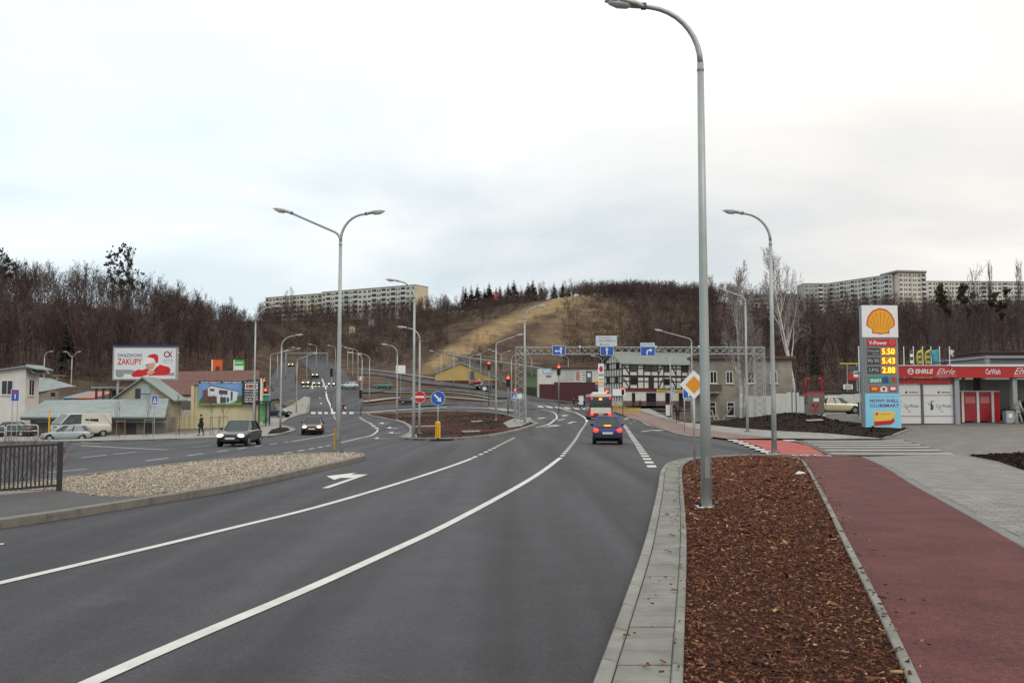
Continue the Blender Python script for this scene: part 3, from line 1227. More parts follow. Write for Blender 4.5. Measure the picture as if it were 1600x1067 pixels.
# ------------------------------------------------------------------ left gravel island
KL_pts = gl([(0, 826), (87, 813), (219, 791), (350, 769), (459, 745), (525, 730), (562, 720.5)])
KL_pts = [KL_pts[0] + (KL_pts[0] - KL_pts[1]).normalized() * 10] + KL_pts
KLL = smooth_line(KL_pts, 0.5)
KB_pts = gl([(562, 720.5), (571, 716.5), (566, 713), (545, 711), (516, 711.5), (394, 718), (262, 731), (175, 742), (96, 752.5)])
KB_pts = KB_pts + [KB_pts[-1] + (KB_pts[-1] - KB_pts[-2]).normalized() * 10]
KBL = smooth_line(KB_pts, 0.5)
isl_poly = KLL + KBL[1:]
M_KERBD = mat('weathered_kerb', (0.17, 0.158, 0.135), 0.9, var=0.25, scale=3.5, bump=0.3, bscale=50)
island = drape('gravel_island', [p for p in isl_poly], 0.09, mat('gravel_bed', (0.22, 0.19, 0.15), 0.95, var=0.3, scale=18, bump=0.6, bscale=40), step=0.6)
KLin = kerb_stones(island, KLL, 0.24, 0.16, 1.0, 0.006, m=M_KERBD)
kerb_stones(island, KBL, 0.16, 0.15, 1.0, 0.006, m=M_KERBD)
cob = gl([(150, 783), (92, 772), (40, 777)])
cob_poly = [Vector((KLin[0].x, KLin[0].y))] + [p for p in KLin if p.y < cob[0].y and p.y > KLin[0].y + 0.1] + cob + [cob[2] + (cob[2] - cob[1]).normalized() * 12]
cobbles = drape('cobble_paving', cob_poly, 0.115, M_COB, step=0.7)

# ------------------------------------------------------------------ central island
C_out = gl([(624, 686), (634, 687.6), (660, 688.6), (700, 688.6), (740, 686), (771, 682.5), (805, 675.5), (834, 667), (842, 663.3), (832, 660), (800, 651), (760, 645), (700, 643), (640, 645.5), (575, 648), (590, 653), (612, 658), (627, 662), (638, 669.5), (639, 677)])
C_line = smooth_line(C_out + [C_out[0]], 1.0)
M_ISOIL = bpy.data.materials.new('island_soil')
M_ISOIL.use_nodes = True
_t = M_ISOIL.node_tree
_b = _t.nodes['Principled BSDF']
_b.inputs['Roughness'].default_value = 0.95
_b.inputs['Specular IOR Level'].default_value = 0.1
_g = _t.nodes.new('ShaderNodeNewGeometry')
_n1 = _t.nodes.new('ShaderNodeTexNoise')
_n1.inputs['Scale'].default_value = 0.11
_n1.inputs['Detail'].default_value = 6
_m1 = _t.nodes.new('ShaderNodeMapping')
_m1.inputs['Scale'].default_value = (1.0, 0.6, 1)
_t.links.new(_g.outputs['Position'], _m1.inputs[0])
_t.links.new(_m1.outputs[0], _n1.inputs['Vector'])
_r = _t.nodes.new('ShaderNodeValToRGB')
for i_, (p_, c_) in enumerate([(0.36, (0.045, 0.030, 0.025)), (0.48, (0.085, 0.045, 0.035)), (0.56, (0.15, 0.058, 0.045)), (0.70, (0.20, 0.13, 0.07))]):
    if i_ >= 2:
        _r.color_ramp.elements.new(p_)
    _r.color_ramp.elements[i_].position = p_
    _r.color_ramp.elements[i_].color = (*c_, 1)
_t.links.new(_n1.outputs[0], _r.inputs[0])
_n2 = _t.nodes.new('ShaderNodeTexNoise')
_n2.inputs['Scale'].default_value = 3.0
_n2.inputs['Detail'].default_value = 8
_n2.inputs['Roughness'].default_value = 0.75
_t.links.new(_g.outputs['Position'], _n2.inputs['Vector'])
_bp = _t.nodes.new('ShaderNodeBump')
_bp.inputs['Strength'].default_value = 1.0
_bp.inputs['Distance'].default_value = 0.25
_t.links.new(_n2.outputs[0], _bp.inputs['Height'])
_t.links.new(_bp.outputs[0], _b.inputs['Normal'])
_v = _t.nodes.new('ShaderNodeMix')
_v.data_type = 'RGBA'
_v.blend_type = 'MULTIPLY'
_v.inputs[0].default_value = 0.7
_t.links.new(_r.outputs[0], _v.inputs[6])
_t.links.new(_n2.outputs[0], _v.inputs[7])
_t.links.new(_v.outputs[2], _b.inputs['Base Color'])
cisland = drape('central_island', C_line[:-1], 0.10, M_ISOIL, step=1.5)
kerb_stones(cisland, C_line, 0.35, 0.17, 2.0, 0.008, m=M_KERB)
drape('paved_patch', gl([(786, 663), (800, 657), (828, 654), (832, 660), (815, 668), (795, 671)]), 0.14, M_SETT2, cisland, step=2)
drape('paved_patch', gl([(625, 686), (641, 679.5), (651, 682), (652, 688)]), 0.15, M_SETT2, cisland, step=2)
for pix in ([(720, 676), (748, 675), (752, 677.5), (724, 678.5)], [(735, 660), (752, 659), (755, 661), (738, 662)], [(640, 668), (690, 667), (688, 669), (642, 670)]):
    drape('pale_patch', gl(pix), 0.15, mat('dry_sand', (0.23, 0.19, 0.15), 0.95, var=0.3, scale=2), cisland, step=1.5)

# ------------------------------------------------------------------ left pavement, with a planted patch
lp = gl([(-200, 697), (0, 691.5), (120, 691.5), (208, 689.5), (300, 687), (408, 684), (435, 680.5), (455, 676), (462, 672.5), (452, 668), (440, 663.5), (450, 656), (465, 650), (481, 645), (485, 622)])
lp_line = smooth_line(lp, 1.5)
lpav = drape('left_pavement', lp_line + gl([(476, 620), (455, 634), (425, 645), (415, 660), (300, 679.5), (120, 683), (0, 683), (-200, 684)]), 0.11, M_SETT2, step=2.0)
kerb_stones(lpav, lp_line, 0.2, 0.14, 2.0, 0.008, m=M_KERB)
drape('soil_bed', gl([(419, 680), (440, 678), (453, 673.5), (447, 670.5), (436, 671), (424, 674.5)]), 0.19, M_SOIL, step=0.8, skirt=0.1)
drape('yard_ground', gl([(-200, 684), (0, 683), (120, 683), (300, 679.5), (415, 660)]) + [Vector((-38, 135)), Vector((-110, 135)), Vector((-110, 85))], 0.05, mat('yard_gravel', (0.15, 0.13, 0.11), 0.95, var=0.25, scale=0.6, bump=0.4, bscale=5), step=3)

# ------------------------------------------------------------------ dark planting mound by the filling station
mound_pix = [(1105, 664.5), (1135, 659), (1170, 653), (1215, 646), (1240, 645), (1262, 650), (1300, 658), (1340, 663), (1424, 671.5), (1383, 687.5), (1351, 684.3), (1300, 679.3), (1260, 677), (1208, 674.3), (1147, 669.3)]
mp_w = gl(mound_pix)
mcen = sum(mp_w, Vector((0, 0))) / len(mp_w)


def mound_h(x, y):
    q = Vector((x, y))
    dmin = min(((q - a.lerp(b_, max(0, min(1, (q - a).dot(b_ - a) / max((b_ - a).length_squared, 1e-9))))).length) for a, b_ in zip(mp_w, mp_w[1:] + mp_w[:1]))
    return 0.35 * (1 - math.exp(-dmin / 2.0)) + 0.02 * math.sin(x * 2.1) * math.cos(y * 1.7)


mound = drape('planting_mound', mp_w, 0.10, M_SOIL, step=0.9, skirt=0.12, tilt=mound_h)
kerb_stones(mound, gl([(1424, 671.5), (1405, 679.5), (1383, 687.5)]), -0.15, 0.14, 1.0, 0.008, m=M_KERB)
drape('concrete_cover', gl([(1258, 665.5), (1284, 664), (1288, 667), (1262, 668)]), 0.46, M_KERB, mound, step=1)
for k in range(3):
    drape('bare_patch', gl([(1372 + k, 684), (1392, 682), (1396, 684), (1376, 686)]), 0.2 + 0.02 * k, M_SOIL, mound, step=1) if k == 0 else None


# ------------------------------------------------------------------ loose cover: bark chips and gravel stones
def scatter_in(poly, n, rs, dens=None):
    arr = np.array([[p[0], p[1]] for p in poly])
    lo, hi = arr.min(0), arr.max(0)
    out = []
    cnt = 0
    while cnt < n:
        q = rs.uniform(lo, hi, (n * 2, 2))
        q = q[in_poly(q, arr)]
        if dens is not None:
            q = q[rs.rand(len(q)) < dens(q)]
        out.append(q)
        cnt += len(q)
    return np.concatenate(out)[:n]


def rot_mats(rs, n, tilt):
    az = rs.uniform(0, 2 * np.pi, n)
    tx = rs.normal(0, tilt, n)
    ty = rs.normal(0, tilt, n)
    ca, sa = np.cos(az), np.sin(az)
    Rz = np.zeros((n, 3, 3))
    Rz[:, 0, 0], Rz[:, 0, 1], Rz[:, 1, 0], Rz[:, 1, 1], Rz[:, 2, 2] = ca, -sa, sa, ca, 1
    cx_, sx_ = np.cos(tx), np.sin(tx)
    Rx = np.zeros((n, 3, 3))
    Rx[:, 0, 0], Rx[:, 1, 1], Rx[:, 1, 2], Rx[:, 2, 1], Rx[:, 2, 2] = 1, cx_, -sx_, sx_, cx_
    cy_, sy_ = np.cos(ty), np.sin(ty)
    Ry = np.zeros((n, 3, 3))
    Ry[:, 0, 0], Ry[:, 0, 2], Ry[:, 1, 1], Ry[:, 2, 0], Ry[:, 2, 2] = cy_, sy_, 1, -sy_, cy_
    return Rz @ Rx @ Ry


def scatter_mesh(name, base_v, base_f4, base_f3, pts, z, size, rs, tilt, jitter, m, tint):
    n, k = len(pts), len(base_v)
    V = np.repeat(np.asarray(base_v, float)[None], n, 0)
    V = V * size[:, None, :] * (1 + rs.normal(0, jitter, (n, k, 3)))
    V = np.einsum('nij,nkj->nki', rot_mats(rs, n, tilt), V)
    V += np.column_stack([pts, z])[:, None, :]
    off = (np.arange(n) * k)[:, None, None]
    f4 = (np.asarray(base_f4)[None] + off).reshape(-1, 4) if base_f4 is not None else None
    f3 = (np.asarray(base_f3)[None] + off).reshape(-1, 3) if base_f3 is not None else None
    me = np_mesh(name, V.reshape(-1, 3), f3, f4, tint=np.repeat(tint, k))
    o = link_mesh(name, me, m)
    o['kind'] = 'stuff'
    return o


rs = np.random.RandomState(7)
near = lambda q: np.clip((11.0 / np.maximum(q[:, 1], 3)) ** 1.25, 0.12, 1.0) * (q[:, 1] > 1)
mp_in = scatter_in(mulch_poly, 32000, rs, near)
dsc = np.clip(mp_in[:, 1] / 16, 0.75, 1.7)
ln_ = rs.lognormal(-3.36, 0.5, len(mp_in)) * dsc
sz = np.column_stack([ln_, ln_ * rs.uniform(0.22, 0.55, len(mp_in)), rs.uniform(0.006, 0.016, len(mp_in)) * dsc])
chip_v = [(-.5, -.5, -.5), (.5, -.35, -.5), (.55, .4, -.5), (-.45, .5, -.5), (-.5, -.4, .5), (.45, -.45, .5), (.5, .45, .5), (-.55, .35, .5)]
box_f = [(4, 5, 6, 7), (0, 1, 5, 4), (1, 2, 6, 5), (2, 3, 7, 6), (3, 0, 4, 7)]
M_CHIP = attr_mat('bark_chips', [(0.0, (0.028, 0.010, 0.007)), (0.3, (0.086, 0.029, 0.018)), (0.6, (0.148, 0.054, 0.030)), (0.84, (0.23, 0.10, 0.052)), (0.95, (0.42, 0.26, 0.13))], 0.8)
scatter_mesh('bark_mulch', chip_v, box_f, None, mp_in, TV(mp_in) + 0.093 + rs.uniform(0, 0.03, len(mp_in)), sz, rs, 0.28, 0.12, M_CHIP, np.clip(rs.beta(1.5, 2.0, len(mp_in)) + (rs.rand(len(mp_in)) < 0.03) * 0.5, 0, 1))

# chips spilled over the edging stones
sp_ = []
for line_, n_, sg in ((MLINE, 260, 1), (MRLINE, 420, 1)):
    at_, tot_ = arc_at(line_)
    for _ in range(n_):
        s0_ = rs.uniform(0, tot_)
        a_, b_ = at_(s0_), at_(min(s0_ + 0.2, tot_))
        d_ = (b_ - a_)
        if d_.length < 1e-4 or a_.y < 2:
            continue
        d_.normalize()
        sp_.append(a_ + Vector((-d_.y, d_.x)) * sg * (0.02 + abs(rs.normal(0, 0.16))))
sp_ = np.array([[p.x, p.y] for p in sp_])
sl_ = rs.lognormal(-3.5, 0.45, len(sp_))
scatter_mesh('spilled_bark', chip_v, box_f, None, sp_, TV(sp_) + 0.146, np.column_stack([sl_, sl_ * 0.45, np.full(len(sp_), 0.01)]), rs, 0.1, 0.1, M_CHIP, rs.rand(len(sp_)))

grav_poly = [p for p in KLin if p.y > cob[0].y] + [p for p in offset_line(KBL, 0.2) if p.y > cob[1].y - 0.5] + [cob[1], cob[0]]
gp = scatter_in(grav_poly, 25000, rs)
gs = rs.lognormal(-3.72, 0.32, len(gp)) * np.clip(gp[:, 1] / 26, 0.9, 1.25)
gsz = np.column_stack([gs, gs * rs.uniform(0.6, 1, len(gp)), gs * rs.uniform(0.5, 0.8, len(gp))])
oct_v = [(1, 0, 0), (-1, 0, 0), (0, 1, 0), (0, -1, 0), (0, 0, 1), (0, 0, -1)]
oct_f = [(0, 2, 4), (2, 1, 4), (1, 3, 4), (3, 0, 4), (2, 0, 5), (1, 2, 5), (3, 1, 5), (0, 3, 5)]
M_GRAV = attr_mat('gravel_stones', [(0.0, (0.14, 0.11, 0.085)), (0.4, (0.33, 0.28, 0.22)), (0.7, (0.46, 0.40, 0.32)), (0.95, (0.62, 0.58, 0.50))], 0.85)
gtint = rs.beta(2, 2, len(gp))
scatter_mesh('gravel', oct_v, None, oct_f, gp, TV(gp) + 0.10 + rs.uniform(0, 0.02, len(gp)), gsz, rs, 0.6, 0.2, M_GRAV, gtint)
# clods of soil on the planted beds
for nm, poly, n_, zf in (('soil_clods', C_line[:-1], 1800, lambda q: TV(q) + 0.12), ('bed_clods', bedpts, 2500, lambda q: TV(q) + 0.07), ('mound_clods', mp_w, 3500, lambda q: TV(q) + 0.11 + np.array([mound_h(a, b_) for a, b_ in q]))):
    q = scatter_in(poly, n_, rs)
    s_ = rs.lognormal(-3.15, 0.5, n_)
    scatter_mesh(nm, oct_v, None, oct_f, q, zf(q), np.column_stack([s_, s_ * 0.8, s_ * 0.55]), rs, 0.5, 0.2,
                 MATS.get('soil_clods') or attr_mat('soil_clods', [(0, (0.010, 0.007, 0.0055)), (0.6, (0.026, 0.016, 0.012)), (0.9, (0.05, 0.03, 0.02)), (1, (0.14, 0.09, 0.05))], 0.95, spec=0.05), rs.beta(1.4, 2.6, n_))

# ================================================================== VEGETATION
def grow(rs, p, d, Lb, r, lev, maxlev, out, prm):
    ns = prm['ns'][lev]
    p = np.array(p, float)
    d = np.array(d, float)
    for i in range(ns):
        d = d + rs.normal(0, prm['jit'][lev], 3) + np.array([0, 0, prm['up'][lev]])
        d /= np.linalg.norm(d)
        q = p + d * Lb / ns
        r0 = r * (1 - 0.8 * i / ns)
        r1 = r * (1 - 0.8 * (i + 1) / ns)
        out.append((p[0], p[1], p[2], q[0], q[1], q[2], max(r0, prm['rmin']), max(r1, prm['rmin']), lev))
        if lev < maxlev and (i + 1) / ns >= prm['st'][lev]:
            for _ in range(prm['k'][lev]):
                a = rs.uniform(0, 2 * np.pi)
                u = np.cross(d, [math.cos(a), math.sin(a), 0.3])
                u /= np.linalg.norm(u) + 1e-9
                ang = prm['ang'][lev] * rs.uniform(0.7, 1.3)
                dd = d * math.cos(ang) + u * math.sin(ang)
                grow(rs, q, dd, Lb * prm['ratio'][lev] * rs.uniform(0.7, 1.15) * (1.15 - 0.55 * (i + 1) / ns), max(r1 * 0.6, prm['rmin']), lev + 1, maxlev, out, prm)
        p = q


def seg_arrays(segs, thick_lev, sides=4, rs=None):
    """segments -> (vertices, quads): round below thick_lev, single flat twigs above"""
    S = np.array(segs)
    rs = rs or np.random.RandomState(0)
    V, F, n0 = [], [], 0
    for part, k in ((S[S[:, 8] <= thick_lev], sides), (S[S[:, 8] > thick_lev], 0)):
        if not len(part):
            continue
        a, b = part[:, :3], part[:, 3:6]
        d = b - a
        d /= np.linalg.norm(d, axis=1)[:, None] + 1e-9
        u = np.cross(d, rs.normal(0, 1, (len(part), 3)))
        u /= np.linalg.norm(u, axis=1)[:, None] + 1e-9
        w_ = np.cross(d, u)
        m = len(part)
        if k:
            ring = []
            for end, rad in ((a, part[:, 6]), (b, part[:, 7])):
                for j in range(k):
                    t = 2 * np.pi * j / k
                    ring.append(end + (u * math.cos(t) + w_ * math.sin(t)) * rad[:, None])
            vv = np.stack(ring, 1).reshape(-1, 3)
            base = (np.arange(m) * 2 * k)[:, None, None]
            f = np.array([[j, (j + 1) % k, k + (j + 1) % k, k + j] for j in range(k)])[None] + base
        else:
            vv = np.stack([a - u * part[:, 6:7], a + u * part[:, 6:7], b + u * part[:, 7:8], b - u * part[:, 7:8]], 1).reshape(-1, 3)
            f = np.array([[0, 1, 2, 3]])[None] + (np.arange(m) * 4)[:, None, None]
        V.append(vv)
        F.append(f.reshape(-1, 4) + n0)
        n0 += len(vv)
    return np.concatenate(V), np.concatenate(F)


WOOD = dict(ns=[5, 3, 1], jit=[0.08, 0.16, 0.2], up=[0.05, 0.12, 0.05], st=[0.35, 0.3], k=[3, 3], ang=[0.5, 0.6], ratio=[0.5, 0.5], rmin=0.045)
BUSH = dict(ns=[3, 2, 1], jit=[0.15, 0.2, 0.25], up=[0.1, 0.1, 0.05], st=[0.3, 0.4], k=[2, 2], ang=[0.6, 0.6], ratio=[0.7, 0.6], rmin=0.04)


def wood_variant(seed):
    rs = np.random.RandomState(seed)
    out = []
    grow(rs, (0, 0, 0), (0, 0, 1), 1.0, 0.011, 0, 2, out, dict(WOOD, rmin=0.0034))
    V, F = seg_arrays(out, 0, 3, rs)
    V /= V[:, 2].max()
    return V, F


def bush_variant(seed):
    rs = np.random.RandomState(seed)
    out = []
    for _ in range(4):
        a = rs.uniform(0, 6.28)
        grow(rs, (0, 0, 0), (0.45 * math.cos(a), 0.45 * math.sin(a), 1), 0.9, 0.012, 0, 2, out, dict(BUSH, k=[1, 2], rmin=0.0075))
    V, F = seg_arrays(out, -1, 3, rs)
    V /= V[:, 2].max()
    return V, F


def forest(name, variants, pos, H, W, tint, m):
    rs = np.random.RandomState(5)
    Vs, Fs, Ts, n0 = [], [], [], 0
    pick = rs.randint(0, len(variants), len(pos))
    for vi, (V, F) in enumerate(variants):
        idx = np.where(pick == vi)[0]
        if not len(idx):
            continue
        a = rs.uniform(0, 2 * np.pi, len(idx))
        ca, sa = np.cos(a), np.sin(a)
        X = (V[None, :, 0] * ca[:, None] - V[None, :, 1] * sa[:, None]) * W[idx][:, None] + pos[idx, 0][:, None]
        Y = (V[None, :, 0] * sa[:, None] + V[None, :, 1] * ca[:, None]) * W[idx][:, None] + pos[idx, 1][:, None]
        Z = V[None, :, 2] * H[idx][:, None] + pos[idx, 2][:, None]
        vv = np.stack([X, Y, Z], -1).reshape(-1, 3)
        ff = (F[None] + (np.arange(len(idx)) * len(V))[:, None, None]).reshape(-1, 4) + n0
        Vs.append(vv)
        Fs.append(ff)
        Ts.append(np.repeat(tint[idx], len(V)))
        n0 += len(vv)
    me = np_mesh(name, np.concatenate(Vs), None, np.concatenate(Fs), tint=np.concatenate(Ts))
    o = link_mesh(name, me, m)
    o['kind'] = 'stuff'
    return o


M_WOOD = attr_mat('bare_wood', [(0.0, (0.034, 0.022, 0.020)), (0.3, (0.060, 0.039, 0.035)), (0.6, (0.083, 0.056, 0.050)), (0.8, (0.115, 0.090, 0.079)), (1.0, (0.12, 0.064, 0.046))], 0.9)
rs = np.random.RandomState(21)


def region(specs):
    P_, H_ = [], []
    for px0, px1, d0, d1, n, h0, h1, keep in specs:
        px = rs.uniform(px0, px1, n)
        d = rs.uniform(d0, d1, n)
        x = (px - 800) / FOC * d
        z = TV(np.column_stack([x, d]))
        v = np.column_stack([x, d, z - 0.3])
        ok = rs.rand(n) > np.minimum(hill_zone(v), 1.0) * (1 - keep)
        P_.append(v[ok])
        H_.append(rs.uniform(h0, h1, n)[ok])
    return np.concatenate(P_), np.concatenate(H_)


wv = [wood_variant(s) for s in range(6)]
bv = [bush_variant(s) for s in range(40, 45)]
pos, H = region([(-260, 250, 165, 250, 470, 11, 15, 1), (-260, 330, 240, 325, 560, 11, 16, 1), (240, 400, 240, 380, 330, 8, 13, 1),
                 (400, 700, 420, 505, 300, 7, 12, 0.2), (680, 930, 440, 490, 110, 6, 10, 0.6), (930, 1110, 415, 470, 80, 6, 9, 0.5),
                 (1090, 1680, 170, 300, 540, 9, 13, 1), (1090, 1680, 300, 480, 620, 9, 14, 1), (960, 1100, 300, 420, 150, 5, 8, 0.3)])
forest('forest', wv, pos, H, H * rs.uniform(0.75, 1.1, len(H)), np.clip(rs.beta(2, 2.4, len(H)), 0, 1), M_WOOD)
print('TREES', len(H), len(wv[0][1]), len(bv[0][1]))
pos, H = region([(-260, 400, 150, 330, 380, 2, 5, 1), (405, 700, 325, 500, 1100, 2.5, 6, 0.12), (560, 780, 280, 340, 260, 1.2, 3, 0.3), (660, 960, 300, 430, 420, 0.8, 2.2, 0.2),
                 (880, 1120, 285, 450, 1250, 2.5, 5.5, 0.1), (1080, 1680, 150, 450, 600, 2, 5, 1), (1080, 1680, 125, 200, 380, 2.5, 5, 1), (-260, 400, 140, 190, 250, 2, 4, 1), (700, 930, 430, 470, 300, 2.5, 6.5, 0.6), (640, 900, 365, 460, 520, 2, 4.5, 0.02), (905, 1120, 422, 470, 620, 2.5, 8.5, 0.7)])
forest('brushwood', bv, pos, H, H * rs.uniform(0.8, 1.3, len(H)), np.clip(rs.beta(2, 2, len(H)), 0, 1), M_WOOD)
# ------------------------------------------------------------------ single trees
def clumps(rs, blobs, per, size):
    """leafy masses: small quads spread through ellipsoids"""
    V, F = [], []
    for (cx, cy, cz, rx, ry, rz) in blobs:
        n = int(per * rx * ry * rz * 4 + 25)
        u = rs.normal(0, 1, (n, 3))
        u /= np.linalg.norm(u, axis=1)[:, None]
        u *= (rs.rand(n, 1) ** 0.45)
        c = u * np.array([rx, ry, rz]) + np.array([cx, cy, cz])
        a = rs.normal(0, 1, (n, 3))
        a /= np.linalg.norm(a, axis=1)[:, None]
        b = np.cross(a, rs.normal(0, 1, (n, 3)))
        b /= np.linalg.norm(b, axis=1)[:, None] + 1e-9
        s = size * rs.uniform(0.6, 1.4, (n, 1))
        V.append(np.stack([c - a * s, c - b * s * 0.6, c + a * s, c + b * s * 0.6], 1).reshape(-1, 3))
    V = np.concatenate(V)
    return V, np.arange(len(V)).reshape(-1, 4)


M_BARKW = mat('birch_bark', (0.52, 0.50, 0.465), 0.85, var=0.35, scale=3.5)
M_TWIG = mat('birch_twigs', (0.27, 0.235, 0.22), 0.9, var=0.2)
M_BARK = mat('dark_bark', (0.06, 0.048, 0.042), 0.95, var=0.3, scale=3)
M_GTWIG = mat('grey_twigs', (0.095, 0.08, 0.072), 0.9, var=0.2)
M_IVY = mat('ivy_leaves', (0.024, 0.028, 0.014), 0.8, var=0.4, scale=0.8, col2=(0.06, 0.05, 0.026))
M_NEEDLE = mat('spruce_needles', (0.014, 0.022, 0.014), 0.85, var=0.4, scale=0.6)


def bare_tree(name, loc, segs, lev_trunk, mt, mc, label, group=None, sides=5, cat='tree'):
    r = empty(name, loc, 0, label, cat, group)
    S = np.array(segs)
    V, F = seg_arrays(S[S[:, 8] <= lev_trunk], 99, sides, np.random.RandomState(1))
    link_mesh('trunk', np_mesh('trunk', V, None, F, smooth=True), mt, r)
    V, F = seg_arrays(S[S[:, 8] > lev_trunk], lev_trunk + 1, 3, np.random.RandomState(2))
    link_mesh('crown', np_mesh('crown', V, None, F), mc, r)
    return r


def birch(seed, loc, H, stems, label, slim=1.0):
    rs = np.random.RandomState(seed)
    out = []
    prm = dict(ns=[8, 6, 4, 3], jit=[0.045, 0.09, 0.15, 0.18], up=[0.06, 0.14, 0.02, -0.12], st=[0.3, 0.25, 0.3], k=[3, 3, 3], ang=[0.5, 0.42, 0.5], ratio=[0.46, 0.45, 0.5], rmin=0.012)
    for i in range(stems):
        a = rs.uniform(0, 6.28)
        lean = 0.04 if i == 0 else 0.14
        grow(rs, (0.25 * i * math.cos(a), 0.25 * i * math.sin(a), 0), (lean * math.cos(a), lean * math.sin(a), 1), H * (0.95 if i == 0 else rs.uniform(0.55, 0.8)), 0.2 if i == 0 else 0.12, 0, 3, out, prm)
    S = np.array(out)
    S[:, [2, 5]] *= H / S[:, 5].max()
    S[:, [0, 1, 3, 4]] *= slim
    return bare_tree('birch_tree', loc, S, 1, M_BARKW, M_TWIG, label)


b1 = GX(1158, 83)
birch(5, b1, 14.6, 2, 'bare white birch in front of the grey rendered house', 0.6)
b2 = GX(1246, 97)
birch(9, b2, 18.0, 1, 'tall bare birch behind the white corrugated fence', 0.62)


def poplar(seed, loc, H, label, blobs=(), wide=0.3, group=None, spread=0.75):
    rs = np.random.RandomState(seed)
    out = []
    prm = dict(ns=[8, 5, 3], jit=[0.03, 0.06, 0.12], up=[0.05, 0.35, 0.2], st=[0.2, 0.25], k=[4, 3], ang=[wide, wide], ratio=[0.32, 0.5], rmin=0.02)
    grow(rs, (0, 0, 0), (0, 0, 1), H, 0.2, 0, 2, out, prm)
    S = np.array(out)
    S[:, [2, 5]] *= H / S[:, 5].max()
    r = bare_tree('bare_tree', loc, S, 0, M_BARK, M_GTWIG, label, group)
    if blobs:
        sub = []
        for a, b, c, rx, ry, rz in blobs:
            sub.append((a, b, c, rx * 0.6, ry * 0.6, rz * 0.6))
            for _ in range(10):
                u = rs.normal(0, spread, 3)
                q = rs.uniform(0.18, 0.42)
                sub.append((a + u[0] * rx, b + u[1] * ry, c + u[2] * rz, rx * q, ry * q, rz * q))
        V, F = clumps(rs, sub, 90, 0.15)
        link_mesh('foliage', np_mesh('foliage', V, None, F), M_IVY, r)['kind'] = 'stuff'
    return r


def px_blob(loc, d, items):
    """leafy clumps placed on a tree from picture centres and radii (in picture pixels)"""
    k = d / FOC
    out = []
    for px, py, rx, rz in items:
        p = P(px, py, d)
        out.append((p.x - loc.x, (hash((px, py)) % 7 - 3) * 0.15, p.z - loc.z, rx * k, rx * k * 0.9, rz * k))
    return out


d = 150
for seed, px, top, lab, items, wd in (
        (1, 1484, 445, 'bare tree with the leftmost dark hanging ivy clumps above the car wash', [(1468, 452, 6, 10), (1471, 464, 7, 10), (1478, 472, 9, 10), (1480, 486, 6, 8)], 0.5),
        (2, 1512, 412, 'round-topped bare tree with large dark clumps above the car wash sign', [(1507, 447, 8, 11), (1504, 458, 9, 11), (1509, 470, 7, 10), (1522, 462, 6, 6), (1528, 484, 9, 9), (1516, 486, 6, 8)], 0.6),
        (3, 1550, 403, 'tall narrow poplar with dark mistletoe balls', [(1553, 462, 7, 6), (1560, 478, 11, 9), (1547, 474, 7, 8), (1573, 455, 6, 5), (1566, 493, 5, 5)], 0.22),
        (4, 1593, 404, 'narrow bare poplar at the right edge of the picture', [], 0.2),
        (6, 1530, 440, 'pale bare tree in front of the mistletoe trees', [], 0.55),
        (7, 1458, 470, 'thin pale bare tree beside the price sign', [], 0.35)):
    loc = GX(px, d)
    Hh = P(px, top, d).z - loc.z
    poplar(seed, loc, Hh, lab, px_blob(loc, d, [(a, b, c * 1.12, e_ * 1.1) for a, b, c, e_ in items]), wd, spread=0.42)
# trees standing out above the wood on the left hill
d = 262
loc = GX(196, d)
items = [(196, 384, 4, 5), (201, 392, 5, 8), (199, 405, 6, 9), (203, 415, 5, 10), (187, 392, 6, 6), (180, 398, 5, 5), (172, 401, 5, 6), (176, 411, 8, 7), (165, 413, 4, 3), (190, 415, 5, 9), (201, 430, 6, 12), (185, 425, 9, 8), (170, 424, 6, 7), (215, 425, 4, 4), (215, 442, 3, 4), (221, 447, 3, 5), (207, 445, 6, 9), (192, 441, 10, 9), (175, 438, 8, 8), (224, 428, 2, 2)]
poplar(11, loc, P(196, 379, d).z - loc.z, 'tallest ivy-covered tree standing out above the wooded hill', px_blob(loc, d, items), 0.42)
loc = GX(6, d)
items = [(2, 400, 6, 8), (12, 408, 7, 7), (22, 412, 7, 6), (8, 420, 9, 8), (26, 420, 4, 5), (0, 392, 3, 4), (16, 430, 9, 8), (-6, 412, 9, 10)]
poplar(12, loc, P(4, 388, d).z - loc.z, 'dark ivy-covered tree at the left edge on the hilltop', px_blob(loc, d, items), 0.5)
for k, (px, top, dd, lab) in enumerate(((455, 446, 470, 'tall bare tree in front of the pale apartment block'), (447, 452, 472, 'shorter bare tree beside the tall one before the apartment block'), (722, 447, 450, 'round bare tree on the crest left of the spruces'), (312, 458, 335, 'wispy bare tree where the left hill drops'), (362, 462, 350, 'wispy bare tree by the gap between the hills'), (990, 446, 440, 'spreading bare tree on the bushy hilltop'), (1052, 447, 440, 'round bare tree on the bushy hilltop near the lamp post'), (1095, 446, 440, 'bare tree on the hilltop behind the near lamp post'))):
    loc = GX(px, dd)
    poplar(30 + k, loc, P(px, top, dd).z - loc.z, lab, (), 0.55)


